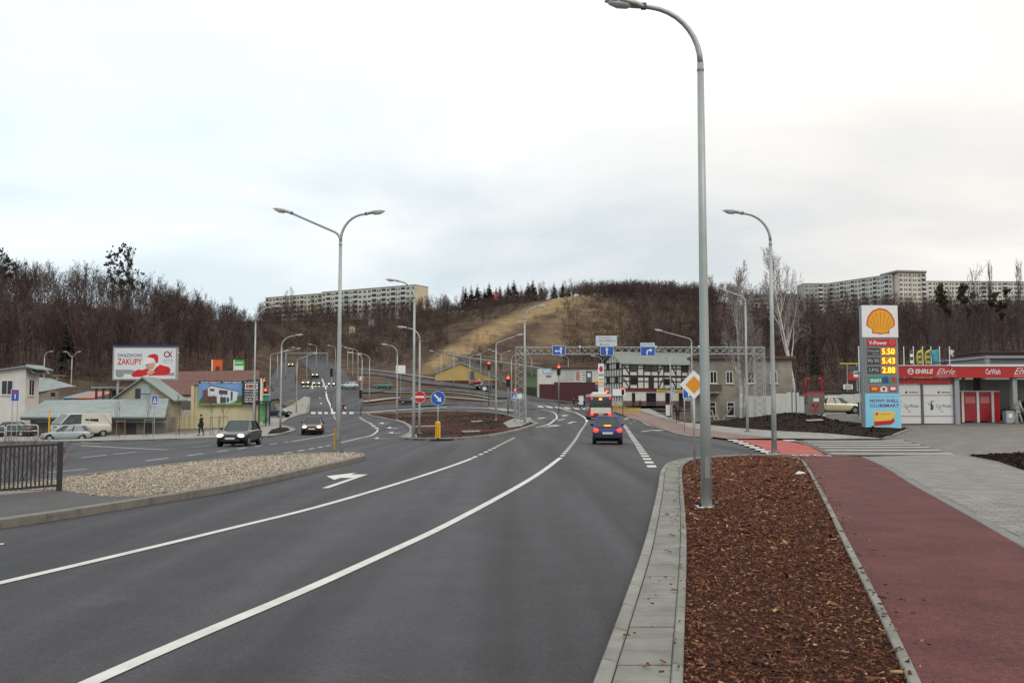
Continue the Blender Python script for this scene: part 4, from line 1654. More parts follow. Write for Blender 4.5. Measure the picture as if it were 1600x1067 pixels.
def spruce_mesh(seed):
    rs = np.random.RandomState(seed)
    V, F = [], []
    n0 = 0
    for z in np.linspace(0.06, 0.99, 22):
        rad = 0.19 * (1 - z) ** 0.85 + 0.012
        nb = 9 if z < 0.8 else 5
        for k in range(nb):
            a = rs.uniform(0, 6.28)
            r_ = rad * rs.uniform(0.65, 1.25)
            c, s = math.cos(a), math.sin(a)
            w_ = rad * 0.42
            dr = r_ * 0.4
            V += [(-s * w_ * .3, c * w_ * .3, z + .015), (s * w_ * .3, -c * w_ * .3, z + .015), (c * r_ * .6 + s * w_, s * r_ * .6 - c * w_, z - dr * .4), (c * r_, s * r_, z - dr), (c * r_ * .6 - s * w_, s * r_ * .6 + c * w_, z - dr * .45)]
            F += [(n0, n0 + 1, n0 + 2, n0 + 4), (n0 + 4, n0 + 2, n0 + 3, n0 + 3)]
            n0 += 5
    V = np.array(V)
    f4 = np.array([f for f in F if f[2] != f[3]])
    f3 = np.array([f[:3] for f in F if f[2] == f[3]])
    return np_mesh('crown', V, f3, f4)


sp_me = [spruce_mesh(s) for s in range(3)]
tr_me = MB().cyl((0, 0, -0.05), (0, 0, 0.9), 0.02, 0.004, 6).mesh('trunk')
for m_ in sp_me:
    m_.materials.append(M_NEEDLE)
tr_me.materials.append(M_BARK)


def spruce(px, top, d, label, i, group=None, wid=1.0, base=None):
    loc = GX(px, d)
    Hh = P(px, top, d).z - loc.z
    r = empty('spruce_tree', loc, i * 1.3, label, 'tree', group)
    c = link_mesh('crown', sp_me[i % 3], None, r)
    t = link_mesh('trunk', tr_me, None, r)
    c.scale = (Hh * wid, Hh * wid, Hh)
    t.scale = (Hh, Hh, Hh)
    return r


for i, (px, top, wd) in enumerate(((727, 450, 1.3), (736, 446, 1.1), (746, 444, 1.4), (757, 448, 1.2), (764, 443, 1.3), (775, 449, 1.2), (781, 445, 1.1), (794, 441, 1.2), (803, 439, 1.5), (825, 441, 1.3), (833, 436, 1.2), (846, 445, 1.5), (866, 443, 1.3), (880, 441, 1.2), (889, 446, 1.2))):
    nth = ('first', 'second', 'third', 'fourth', 'fifth', 'sixth', 'seventh', 'eighth', 'ninth', 'tenth', 'eleventh', 'twelfth', 'thirteenth', 'fourteenth', 'last')[i]
    spruce(px, top - 2 + (i * 5) % 4, 455 + (i * 7) % 22, nth + ' dark spruce from the left in the row along the hill crest', i, 'spruces along the crest', wd * 1.35)
spruce(101, 480, 172, 'lone dark spruce in front of the wooded left hill', 1, None, 0.9)
spruce(1272, 488, 190, 'dark spruce among bare trees behind the white corrugated fence', 2, None, 0.8)


# young street trees tied to stakes on the left pavement
M_STAKE = mat('raw_timber', (0.24, 0.20, 0.15), 0.85, var=0.2, scale=6)
for i, (px, dd, lab) in enumerate(((189, 76, 'thin staked sapling in front of the green-roofed shed'), (232, 76, 'staked sapling beside the pedestrian sign post'), (282, 76, 'staked sapling left of the walking woman in black'), (335, 76, 'staked sapling under the house advertisement'), (349, 77, 'staked sapling closest to the bus shelter'))):
    loc = GX(px, dd)
    rs_ = np.random.RandomState(60 + i)
    out = []
    grow(rs_, (0, 0, 0), (0.02, 0, 1), 2.9, 0.028, 0, 2, out, dict(ns=[6, 4, 2], jit=[0.04, 0.1, 0.15], up=[0.03, 0.15, 0.1], st=[0.5, 0.4], k=[2, 1], ang=[0.5, 0.5], ratio=[0.45, 0.5], rmin=0.009))
    r = bare_tree('young_tree', loc, out, 0, M_BARK, M_GTWIG, lab)
    for k in range(3):
        a = k * 2.094 + 0.4
        MB().cyl((0.45 * math.cos(a), 0.45 * math.sin(a), 0), (0.4 * math.cos(a), 0.4 * math.sin(a), 1.6), 0.024, n=6).build('stake', M_STAKE, r)
    for k in range(3):
        a, b_ = k * 2.094 + 0.4, (k + 1) * 2.094 + 0.4
        MB().bar((0.4 * math.cos(a), 0.4 * math.sin(a), 1.5), (0.4 * math.cos(b_), 0.4 * math.sin(b_), 1.5), 0.02, 0.05).build('cross_bar', M_STAKE, r)

# red-brown shrub behind the dark fence on the left
loc = GX(48, 27)
r = empty('shrub', loc, 0, 'low reddish bare shrub behind the dark steel fence', 'shrub')
out = []
rs_ = np.random.RandomState(77)
for k in range(30):
    a = rs_.uniform(0, 6.28)
    grow(rs_, (rs_.uniform(-1.0, 1.0), rs_.uniform(-0.4, 0.4), 0), (0.5 * math.cos(a), 0.5 * math.sin(a), 1), rs_.uniform(0.7, 1.15), 0.01, 0, 2, out, dict(BUSH, k=[2, 2], rmin=0.004))
V, F = seg_arrays(out, 0, 3, rs_)
link_mesh('crown', np_mesh('crown', V, None, F), mat('red_twigs', (0.12, 0.05, 0.05), 0.9, var=0.3), r)

# ================================================================== STREET FURNITURE
M_GALV = mat('galvanised_steel', (0.37, 0.395, 0.38), 0.42, 0.3, var=0.07, scale=2.5, bump=0.05, bscale=20)
M_GALVD = mat('dull_steel', (0.24, 0.25, 0.25), 0.5, 0.4, var=0.1, scale=3)
M_LUMH = mat('luminaire_housing', (0.42, 0.43, 0.41), 0.5, 0.1, var=0.08, scale=6)
M_BOWL = mat('luminaire_bowl', (0.72, 0.74, 0.74), 0.15, var=0.04, scale=5)
M_BLACK = mat('black_plastic', (0.012, 0.012, 0.013), 0.5, var=0.2)
M_DARK = mat('dark_grey', (0.05, 0.052, 0.055), 0.55, var=0.15)
M_SWHITE = mat('sign_white', (0.75, 0.75, 0.74), 0.45, var=0.05, scale=3)
M_SBLUE = mat('sign_blue', (0.012, 0.10, 0.42), 0.4, var=0.08, scale=3)
M_SRED = mat('sign_red', (0.50, 0.012, 0.018), 0.4, var=0.08, scale=3)
M_SYEL = mat('sign_orange', (0.72, 0.27, 0.006), 0.45, var=0.05, scale=3)
M_YEL = mat('yellow_plastic', (0.72, 0.40, 0.01), 0.5, var=0.1, scale=4)
M_SIGNBACK = mat('sign_back', (0.33, 0.35, 0.35), 0.45, 0.4, var=0.08)
M_REDLIT = mat('lit_red_lens', (0.9, 0.02, 0.01), 0.3, emit=6.0, ecol=(1.0, 0.05, 0.02), var=0.02)
M_LENSOFF = mat('unlit_lens', (0.015, 0.018, 0.012), 0.25, var=0.1)


def luminaire(parent, u, tilt, at_, s=1.0):
    """cobra-head lantern: shell on top, glass bowl below"""
    Lh, Wh = 0.78 * s, 0.17 * s
    ct, st = math.cos(tilt), math.sin(tilt)
    side = Vector((-u.y, u.x, 0))
    ax = Vector((u.x * ct, u.y * ct, st))
    upv = ax.cross(side) * -1.0
    if upv.z < 0:
        upv = -upv

    def ring(t, wd, top, bot):
        c = at_ + ax * (t * Lh)
        return [c + side * (wd * math.cos(a)) + upv * ((top if math.sin(a) >= 0 else bot) * math.sin(a)) for a in [2 * PI * k / 10 for k in range(10)]]
    sh = MB().loft([ring(-0.06, 0.045 * s, 0.045 * s, 0.04 * s), ring(0.04, 0.06 * s, 0.06 * s, 0.05 * s), ring(0.2, 0.12 * s, 0.09 * s, 0.035 * s), ring(0.5, Wh, 0.10 * s, 0.02 * s), ring(0.8, Wh * 0.85, 0.075 * s, 0.018 * s), ring(1.0, 0.04 * s, 0.015 * s, 0.01 * s)])
    h = sh.build('lantern', M_LUMH, parent, smooth=True)
    bw = MB().loft([ring(0.3, 0.05 * s, -0.015 * s, 0.03 * s), ring(0.42, Wh * 0.8, -0.015 * s, 0.085 * s), ring(0.66, Wh * 0.85, -0.015 * s, 0.10 * s), ring(0.86, Wh * 0.6, -0.013 * s, 0.06 * s), ring(0.95, 0.03 * s, -0.01 * s, 0.012 * s)])
    bw.build('glass_bowl', M_BOWL, h, smooth=True)
    MB().box(-0.05 * s, 0.05 * s, -0.05 * s, 0.05 * s, -0.05 * s, 0.06 * s).xf(Matrix.Translation(at_)).build('clamp', M_DARK, h)


def lamp(px, pyb, pyt, arms, label, d=None, thick=1.0, group='street lamps', plate_=True, lum=1.0):
    loc = G(px, pyb) if d is None else GX(px, d)
    loc.z += 0.10
    d = loc.y
    Ht = P(px, pyt, d).z - loc.z
    r = empty('street_lamp', loc, 0, label, 'street lamp', group)
    k = max(0.75, min(1.15, Ht / 10.0))
    bend = 1.25 * k
    zb = Ht - bend
    r0, r1 = 0.11 * thick, 0.066 * thick
    MB().tube([(0, 0, 0), (0, 0, zb * 0.25), (0, 0, zb * 0.6), (0, 0, zb)], [r0, r0 * 0.9, (r0 + r1) * 0.45, r1], 10).build('pole', M_GALV, r, smooth=True)
    if plate_:
        MB().box(-0.2, 0.2, -0.2, 0.2, -0.08, 0.02).build('base_plate', mat('base_plate_paint', (0.6, 0.6, 0.57), 0.7, var=0.15), r, bevel=0.01)
        for sx in (-1, 1):
            for sy in (-1, 1):
                MB().cyl((sx * 0.15, sy * 0.15, 0.0), (sx * 0.15, sy * 0.15, 0.09), 0.028, n=6).build('bolt_cap', M_BLACK, r)
        MB().box(-0.045, 0.045, -r0 - 0.012, -r0 + 0.03, 0.55, 0.95).build('service_door', M_GALVD, r)
        MB().cyl((0, 0, zb - 0.16), (0, 0, zb - 0.12), r1 * 1.12, n=10).build('collar', M_GALVD, r)
    for ang, kind, reach in arms:
        u = Vector((math.cos(R(ang)), math.sin(R(ang)), 0))
        pts = []
        if kind == 'bend':
            for t in np.linspace(0, PI / 2 * 0.92, 10):
                pts.append(u * (reach * (1 - math.cos(t))) + Vector((0, 0, zb + (bend - 0.10) * math.sin(t))))
            tilt = R(8)
            pts.append(pts[-1] + (u * math.cos(tilt) + Vector((0, 0, math.sin(tilt)))) * 0.15)
        else:
            rb = 0.45 * k
            for t in np.linspace(0, PI / 2 * 0.8, 7):
                pts.append(u * (rb * (1 - math.cos(t))) + Vector((0, 0, zb + rb * math.sin(t))))
            e0 = pts[-1]
            end = u * reach + Vector((0, 0, Ht - 0.06))
            tilt = math.atan2(end.z - e0.z, reach - rb)
            pts += [e0.lerp(end, 0.5), end]
        MB().tube(pts, [r1 * (0.9 - 0.25 * i / len(pts)) for i in range(len(pts))], 8).build('arm', M_GALV, r, smooth=True)
        luminaire(r, u, min(tilt, R(14)), pts[-1], lum)
    return r


lamp(1104, 800, 4, [(180, 'bend', 1.1)], 'nearest tall lamp post standing in the bark mulch')
lamp(1210, 713, 330, [(180, 'bend', 1.1)], 'lamp post at the end of the bark mulch by the red crossing')
lamp(1168, 678, 444, [(180, 'long', 2.3)], 'lamp post on the far pavement in front of the birch', thick=0.9)
lamp(1082, 663, 517, [(180, 'long', 2.4)], 'lamp post just behind the yellow diamond sign', thick=0.85)
lamp(1048, 654, 542, [(180, 'long', 2.2)], 'lamp post beside the man in dark on the pavement', thick=0.85)
lamp(528, 712, 331, [(180, 'long', 2.0), (0, 'bend', 1.0)], 'double-armed lamp post on the tip of the gravel island')
lamp(646, 687, 437, [(180, 'bend', 1.05)], 'tall lamp post at the near tip of the central island')
lamp(655, 679, 511, [(180, 'bend', 0.9)], 'shorter lamp post just behind the no entry sign', thick=0.9)
lamp(620, 657.5, 538, [(180, 'bend', 0.95)], 'lamp post on the left rim of the central island', thick=0.85)
lamp(820, 663, 478, [(0, 'bend', 1.1)], 'tall lamp post touching the lattice tower of the gantry')
lamp(775, 657.5, 524, [(0, 'long', 1.9)], 'long-armed lamp post in the soil of the central island', thick=0.9)
lamp(398, 684, 478, [(0, 'bend', 1.4)], 'tall lamp post in front of the black notice board', d=79)
lamp(438, 671, 523, [(0, 'bend', 1.2)], 'lamp post in the small planted patch on the left pavement')
lamp(421, 648, 545, [(0, 'long', 3.4)], 'long-armed lamp post beside the red signals on the left', thick=0.85)
lamp(463, 646, 553, [(0, 'long', 2.2)], 'lamp post by the yellow railing on the left road', thick=0.85)
far_l = [
    (565, 641, 551, 180, 'lamp post at the kerb where the left road meets the island'), (577, 627, 553, 180, 'lamp post right of the white turning car'),
    (559, 604, 545, 180, 'thin lamp post beside the distant no entry sign'), (551, 594, 543, 180, 'second distant lamp post right of the far carriageway'),
    (543, 586, 541, 180, 'third distant lamp post right of the far carriageway'), (524, 584, 540, 180, 'distant lamp post at the middle of the far carriageway'),
    (494, 579, 538, 180, 'distant lamp post above the oncoming cars'), (433, 601, 548, 0, 'distant lamp post at the left branch road'),
    (446, 593, 543, 0, 'farthest lamp post at the left branch road'), (479, 597, 551, 0, 'distant lamp post left of the oncoming cars'),
    (734, 609, 554, 0, 'lamp post in front of the yellow building'), (799, 631, 553, 0, 'lamp post left of the lattice tower'),
    (831, 614, 555, 180, 'lamp post by the green slope'), (990, 631, 558, 0, 'thin lamp post in front of the half-timbered house'),
    (941, 628, 556, 180, 'lamp post left of the timbered gable'), (957, 628, 553, 0, 'lamp post at the corner of the timbered gable'),
    (888, 600, 556, 180, 'thin lamp post above the white advertising wall')]
for i, (px, b_, t_, a, lab) in enumerate(far_l):
    lamp(px, b_, t_, [(a, 'bend', 1.3)], lab, thick=1.0, plate_=False, lum=1.5, group='distant street lamps')
for px, b_, t_, lab in ((689, 607, 549, 'double-armed lamp post left of the yellow building'), (709, 604, 549, 'double-armed lamp post before the left end of the yellow building'), (751, 603, 547, 'double-armed lamp post behind the waiting cars'), (783, 600, 549, 'double-armed lamp post beyond the pedestrian ramp'), (111, 610, 550, 'double-armed lamp post above the striped roof')):
    q_ = 0.7 if px == 111 else 1.6
    lamp(px, b_, t_, [(180, 'long', q_), (0, 'long', q_)], lab, plate_=False, lum=0.9 if px == 111 else 1.5, group='distant street lamps')
lamp(68, 605, 549, [(0, 'bend', 0.6)], 'single lamp post behind the white house', plate_=False, lum=0.9, group='distant street lamps')


# ------------------------------------------------------------------ road signs
def sign_post(loc, h, label, cat='road sign', r=0.03, rz=0.0):
    root = empty('road_sign', loc, rz, label, cat)
    MB().cyl((0, 0.03, 0), (0, 0.03, h), r, n=8).build('post', M_GALV, root, smooth=True)
    return root


def square(root, cx, cz, w, h, m, name='sign_plate', y=0.0, border=None):
    pl = MB().box(cx - w / 2, cx + w / 2, y - 0.012, y + 0.012, cz - h / 2, cz + h / 2).build(name, border or m, root, bevel=0.004)
    if border:
        plate(rect(cx - w / 2 + 0.035, cx + w / 2 - 0.035, cz - h / 2 + 0.035, cz + h / 2 - 0.035), y - 0.016, 0.003, 'sign_face', m, pl)
    return pl


def rot2(pts, a, cx, cz):
    return [(cx + (p[0] - cx) * math.cos(a) - (p[1] - cz) * math.sin(a), cz + (p[0] - cx) * math.sin(a) + (p[1] - cz) * math.cos(a)) for p in pts]


def arrow_pts(cx, cz, L_, w, hw, hl, a):
    p = [(cx - w, cz - L_ / 2), (cx + w, cz - L_ / 2), (cx + w, cz + L_ / 2 - hl), (cx + hw, cz + L_ / 2 - hl), (cx, cz + L_ / 2), (cx - hw, cz + L_ / 2 - hl), (cx - w, cz + L_ / 2 - hl)]
    return rot2(p, a, cx, cz)


def face_cam(loc):
    return math.atan2(-loc.x, loc.y) * 0.6


# no entry
g = GX(656, 66)
zs = P(656, 620, g.y).z - g.z
root = sign_post(g, zs + 0.45, 'round red no entry sign behind the island lamp post', rz=face_cam(g))
pl = plate(circ(0, zs, 0.42), -0.012, 0.02, 'sign_plate', M_SWHITE, root)
plate(circ(0, zs, 0.40), -0.016, 0.003, 'sign_face', M_SRED, pl)
plate(rect(-0.31, 0.31, zs - 0.065, zs + 0.065), -0.020, 0.003, 'white_bar', M_SWHITE, pl)
# keep right arrow on a yellow bollard
g = G(684, 687)
zs = P(682, 622, g.y).z - g.z
root = sign_post(g, zs + 0.3, 'round blue keep right arrow sign on a yellow bollard', rz=0)
pl = plate(circ(0, zs, 0.44), -0.012, 0.02, 'sign_plate', M_SWHITE, root)
plate(circ(0, zs, 0.42), -0.016, 0.003, 'sign_face', M_SBLUE, pl)
plate(arrow_pts(0, zs, 0.62, 0.055, 0.17, 0.24, R(-135)), -0.020, 0.003, 'white_arrow', M_SWHITE, pl)
plate(rect(0.1, 0.55, zs - 0.62, zs - 0.5), 0.03, 0.02, 'backing_plate', M_SIGNBACK, root)
MB().tube([(0, 0.03, 0), (0, 0.03, 0.06), (0, 0.03, 1.05), (0, 0.03, 1.12)], [0.22, 0.17, 0.16, 0.1], 14).build('yellow_bollard', M_YEL, root, smooth=False)
for sx in (-0.06, 0.06):
    MB().box(sx - 0.012, sx + 0.012, -0.145, -0.125, 0.1, 1.0).build('bollard_groove', mat('dark_yellow', (0.4, 0.2, 0.01), 0.6), root)
# yellow diamond with blue one-way sign behind
g = G(1086, 737)
zs = P(1085, 601, g.y).z - g.z
root = sign_post(g, zs + 0.3, 'yellow diamond priority road sign with white border beside the near lamp post', rz=0.05, r=0.035)
dm = 0.44
pl = plate([(0, zs - dm), (dm, zs), (0, zs + dm), (-dm, zs)], -0.012, 0.02, 'sign_plate', M_SWHITE, root)
plate([(0, zs - 0.27), (0.27, zs), (0, zs + 0.27), (-0.27, zs)], -0.017, 0.004, 'sign_face', M_SYEL, pl)
g = G(1070, 677)
zs = P(1077, 614, g.y).z - g.z
root = sign_post(g, zs + 0.3, 'square blue straight-ahead sign behind the yellow diamond', rz=0.0)
pl = square(root, 0.3, zs, 0.8, 0.72, M_SBLUE, border=M_SWHITE)
plate(arrow_pts(0.3, zs, 0.5, 0.05, 0.13, 0.18, 0), -0.022, 0.003, 'white_arrow', M_SWHITE, pl)


def simple_sign(px, pyb, pys, w, h, m, label, d=None, n=1, mark=None, cat='road sign', two_posts=False):
    loc = G(px, pyb) if d is None else GX(px, d)
    loc.z += 0.05
    zs = P(px, pys, loc.y).z - loc.z
    root = empty('road_sign', loc, face_cam(loc), label, cat)
    for sx in ((-w * 0.3, w * 0.3) if two_posts else (0,)):
        MB().cyl((sx, 0.03, 0), (sx, 0.03, zs + h / 2), 0.03, n=8).build('post', M_GALV, root)
    pl = square(root, 0, zs, w, h, m, border=M_SWHITE if m is not M_SWHITE else None)
    if mark == 'ped':
        plate([(-w * 0.3, zs - h * 0.3), (w * 0.3, zs - h * 0.3), (0, zs + h * 0.32)], -0.020, 0.003, 'white_triangle', M_SWHITE, pl)
        plate([(-w * .1, zs - h * .25), (-w * .03, zs - h * .25), (0, zs - h * .1), (w * .06, zs - h * .25), (w * .12, zs - h * .25), (w * .03, zs), (w * .02, zs + h * .1), (-w * .05, zs + h * .1), (-w * .05, zs - h * .02)], -0.025, 0.003, 'walking_figure', M_BLACK, pl)
    elif mark == 'end':
        plate(rect(-w * .06, w * .06, zs - h * .3, zs + h * .1), -0.020, 0.003, 'white_stem', M_SWHITE, pl)
        plate(rect(-w * .28, w * .28, zs + h * .1, zs + h * .3), -0.020, 0.003, 'red_bar', M_SRED, pl)
    elif mark == 'round':
        plate(circ(0, zs, w * 0.35), -0.020, 0.003, 'white_disc', M_SWHITE, pl)
    return root


simple_sign(25, 690, 617.5, 0.6, 0.95, M_SBLUE, 'blue dead end sign in front of the white house', d=73, mark='end', two_posts=True)
simple_sign(243, 687, 625, 0.5, 0.8, M_SBLUE, 'blue pedestrian crossing sign in front of the gabled house', d=78, mark='ped')
simple_sign(626, 626, 577, 1.9, 1.6, M_SWHITE, 'pale blank direction board beside a thin lamp post', d=185)
simple_sign(803, 652, 619, 0.55, 0.75, M_SBLUE, 'blue crossing sign left of the lattice tower', d=88, mark='ped')
simple_sign(812, 650, 619, 0.75, 0.5, M_SBLUE, 'wide blue sign partly behind the lattice tower', d=90, mark='round')
simple_sign(757, 622, 607, 0.8, 0.6, M_SBLUE, 'small blue sign in front of the waiting cars', d=165, mark='round')
simple_sign(1050, 652, 608, 0.6, 0.6, M_SBLUE, 'small blue sign before the half-timbered house', d=118, mark='ped')
simple_sign(564, 612, 591, 0.9, 0.9, M_SRED, 'distant red no entry sign by the far carriageway', d=175, mark='round')
simple_sign(629, 616, 608, 0.7, 0.5, M_SBLUE, 'tiny blue sign in the far planted bed', d=190)
simple_sign(967, 628, 613, 2.0, 1.1, M_SWHITE, 'white board beside the signal above the bus', d=150, two_posts=True)
# yellow marker posts
for px, pyb, pyt, lab in ((524, 711.5, 669, 'orange marker post at the foot of the double-armed lamp'), (76, 687, 641, 'tall yellow marker post by the white railing')):
    loc = G(px, pyb)
    Hh = P(px, pyt, loc.y).z - loc.z
    r = empty('marker_post', loc, 0.1, lab, 'marker post')
    MB().box(-0.055, 0.055, -0.03, 0.03, 0, Hh).build('post', M_YEL, r, bevel=0.01)
    MB().box(-0.07, 0.07, -0.05, 0.05, 0.0, 0.06).build('foot', M_BLACK, r)
    MB().box(-0.06, 0.06, -0.035, 0.035, Hh - 0.16, Hh - 0.06).build('reflector', M_SYEL, r)


# ------------------------------------------------------------------ traffic signals
def signal(px, pyb, py_red, label, d=None, s=1.0, lit=True, px_head=None, mast=None):
    loc = G(px, pyb) if d is None else GX(px, d)
    zr = P(px, py_red, loc.y).z - loc.z
    hx = 0 if px_head is None else (px_head - px) * loc.y / FOC
    r = empty('traffic_signal', loc, 0, label, 'traffic signal', 'traffic signals')
    MB().cyl((0, 0.12 * s, 0), (0, 0.12 * s, zr + 0.3 * s), 0.055 * s, n=8).build('pole', M_GALVD, r, smooth=True)
    if hx:
        MB().cyl((0, 0.12 * s, zr + 0.2 * s), (hx, 0.12 * s, zr + 0.2 * s), 0.04 * s, n=6).build('mast_arm', M_GALVD, r)
    h = MB().box(hx - 0.16 * s, hx + 0.16 * s, -0.09 * s, 0.09 * s, zr - 0.75 * s, zr + 0.2 * s).build('housing', M_BLACK, r, bevel=0.02)
    for k in range(3):
        zc = zr - 0.3 * s * k
        MB().cyl((hx, -0.10 * s, zc), (hx, -0.085 * s, zc), 0.115 * s, n=14).build('lens', M_REDLIT if (k == 0 and lit) else M_LENSOFF, h)
        v = MB()
        for t in range(8):
            a0, a1 = PI * t / 8, PI * (t + 1) / 8
            v.add([(hx + 0.13 * s * math.cos(a0), -0.09 * s, zc + 0.13 * s * math.sin(a0)), (hx + 0.13 * s * math.cos(a1), -0.09 * s, zc + 0.13 * s * math.sin(a1)),
                   (hx + 0.13 * s * math.cos(a1), -0.24 * s, zc + 0.13 * s * math.sin(a1)), (hx + 0.13 * s * math.cos(a0), -0.24 * s, zc + 0.13 * s * math.sin(a0))], [(0, 1, 2, 3)])
        v.build('visor', M_BLACK, h)
    return r


signal(764, 612, 567, 'red signal high on a mast in front of the pedestrian ramp', d=165, s=1.7)
signal(794, 632, 590, 'large red signal left of the lattice tower', d=130, s=1.7)
signal(805, 651, 609, 'small red signal above the blue crossing sign', d=92, s=0.9)
signal(873, 628, 573, 'red signal in front of the white advertising wall', d=140, s=1.7)
signal(948, 632, 611, 'bright red signal just above the bus roof', d=135, s=1.8)
signal(973, 630, 607, 'red signal in front of the timbered house', d=135, s=1.2)
signal(414, 660, 594, 'upper red signal beside the black notice board', d=112, s=1.2, px_head=413)
signal(418, 660, 609, 'lower twin red signal beside the bus shelter', d=110, s=1.4, px_head=416)
signal(518, 610, 578, 'dark unlit signal seen against the far carriageway', d=150, s=1.4, lit=False)
signal(564, 640, 612, 'dark unlit signal on the lamp post kerb of the island', d=128, s=1.2, lit=False)
signal(464, 620, 586, 'dark unlit signal by the left branch road', d=150, s=1.1, lit=False)

# ------------------------------------------------------------------ gantry with lane signs
DG = 78.0
gl0, gr0 = P(806, 660, DG), P(1197, 660, DG)
zt, zb_ = P(806, 542, DG).z, P(806, 553, DG).z
root = empty('sign_gantry', (0, 0, 0), 0, 'long grey lattice gantry across the road carrying blue lane signs', 'gantry')
xL, xR = gl0.x, gr0.x
ht = zt - zb_
yb = DG + 0.55
for nm, yy, zz in (('chord', DG, zb_), ('chord', DG, zt), ('chord', yb, zb_), ('chord', yb, zt)):
    MB().bar((xL, yy, zz), (xR, yy, zz), 0.055).build(nm, M_GALV, root)
npan = 34
for i in range(npan):
    x0, x1 = xL + (xR - xL) * i / npan, xL + (xR - xL) * (i + 1) / npan
    for yy in (DG - 0.002, yb + 0.002):
        MB().bar((x0, yy, zb_), (x1, yy, zt), 0.026).build('lattice_bar', M_GALV, root)
        MB().bar((x1, yy + 0.03, zb_), (x0, yy + 0.03, zt), 0.026).build('lattice_bar', M_GALV, root)
    MB().bar((x0, DG, zb_), (x0, yb, zb_), 0.035).build('cross_bar', M_GALV, root)
for xa, xb in ((xL, xL + 0.85), (xR - 0.85, xR)):
    zg = T((xa + xb) / 2, DG)
    for xx in (xa, xb):
        for yy in (DG, yb):
            MB().bar((xx, yy, zg - 0.1), (xx, yy, zt), 0.055, up=(0, 1, 0)).build('tower_post', M_GALV, root)
    nn = 10
    for i in range(nn):
        za, zc = zg + (zb_ - zg) * i / nn, zg + (zb_ - zg) * (i + 1) / nn
        for yy in (DG - 0.003, yb + 0.003):
            MB().bar((xa, yy, za), (xb, yy, zc), 0.028).build('lattice_bar', M_GALV, root)
            MB().bar((xb, yy + 0.035, za), (xa, yy + 0.035, zc), 0.028).build('lattice_bar', M_GALV, root)


def gantry_sign(px0, px1, py0, py1, label, m=None, border=True):
    a, b_ = P(px0, py1, DG - 0.15), P(px1, py0, DG - 0.15)
    c = (a + b_) / 2
    w_, h_ = b_.x - a.x, b_.z - a.z
    r = empty('lane_sign', (c.x, DG - 0.15, a.z), 0, label, 'road sign')
    pl = MB().box(-w_ / 2, w_ / 2, -0.02, 0.02, 0, h_).build('sign_plate', M_SWHITE if border else (m or M_SBLUE), r)
    if border:
        plate(rect(-w_ / 2 + 0.03, w_ / 2 - 0.03, 0.03, h_ - 0.03), -0.026, 0.004, 'sign_face', m or M_SBLUE, pl)
    for sx in (-0.3, 0.3):
        MB().box(sx * w_ - 0.03, sx * w_ + 0.03, 0.022, 0.10, 0.02, h_ - 0.02).build('bracket', M_GALVD, r)
    return r, pl, w_, h_


r, pl, w_, h_ = gantry_sign(863, 883.5, 540, 554.5, 'blue lane sign with left and straight arrows on the gantry')
plate(arrow_pts(0.18, h_ / 2, h_ * 0.75, 0.05, 0.14, 0.2, 0), -0.032, 0.004, 'white_arrow', M_SWHITE, pl)
plate(arrow_pts(-0.12, h_ * 0.42, 0.5, 0.045, 0.13, 0.18, R(90)), -0.033, 0.004, 'white_arrow', M_SWHITE, pl)
r, pl, w_, h_ = gantry_sign(938, 958.5, 541.2, 555.5, 'blue lane sign with one straight arrow on the gantry')
plate(arrow_pts(0, h_ / 2, h_ * 0.78, 0.05, 0.15, 0.2, 0), -0.032, 0.004, 'white_arrow', M_SWHITE, pl)
r, pl, w_, h_ = gantry_sign(1001, 1023.5, 541.2, 556, 'blue lane sign with right turn arrow on the gantry')
tp = [(-0.12, 0.1), (-0.02, 0.1), (-0.02, 0.32), (0.03, 0.4), (0.1, 0.43), (0.18, 0.43), (0.18, 0.32), (0.4, 0.48), (0.18, 0.64), (0.18, 0.53), (0.08, 0.53), (-0.04, 0.49), (-0.12, 0.36)]
plate(tp, -0.032, 0.004, 'white_arrow', M_SWHITE, pl)
M_PALE = mat('sign_pale', (0.56, 0.60, 0.60), 0.5, var=0.06)
M_SLETT = mat('sign_letter_blue', (0.10, 0.19, 0.32), 0.5, var=0.05)
r, pl, w_, h_ = gantry_sign(931, 964, 524.5, 540.8, 'pale board with three lines of blue lettering above the gantry', M_PALE, False)
text('Śródmieście', w_ * 0.6, h_ * 0.17, (-0.1, -0.024, h_ * 0.82), pl, M_SLETT, bold=0.01)
text('i Nowe Migowo', w_ * 0.86, h_ * 0.26, (0, -0.024, h_ * 0.5), pl, M_SLETT, bold=0.015)
text('Morena', w_ * 0.45, h_ * 0.16, (-0.15, -0.024, h_ * 0.18), pl, M_SLETT, bold=0.01)
r, pl, w_, h_ = gantry_sign(1000.5, 1023, 535.5, 541, 'narrow pale name strip above the right turn lane sign', M_PALE, False)
text('Jasień Piecki', w_ * 0.85, h_ * 0.55, (0, -0.024, h_ * 0.5), pl, M_SLETT, bold=0.015)
# small camera heads on the gantry
for px, lab in ((906, 'small white detector on the gantry between the left lane signs'), (1024.5, 'small white detector beside the right turn sign'), (1092, 'small white detector on the gantry near the lamp post')):
    a = P(px, 543, DG - 0.1)
    r = empty('traffic_detector', (a.x, DG - 0.1, a.z - 0.05), 0, lab, 'detector')
    MB().cyl((0, 0, -0.55), (0, 0, 0.05), 0.025, n=6).build('bracket', M_GALV, r)
    MB().box(-0.07, 0.07, -0.14, 0.06, 0.03, 0.2).build('housing', M_SWHITE, r, bevel=0.02)


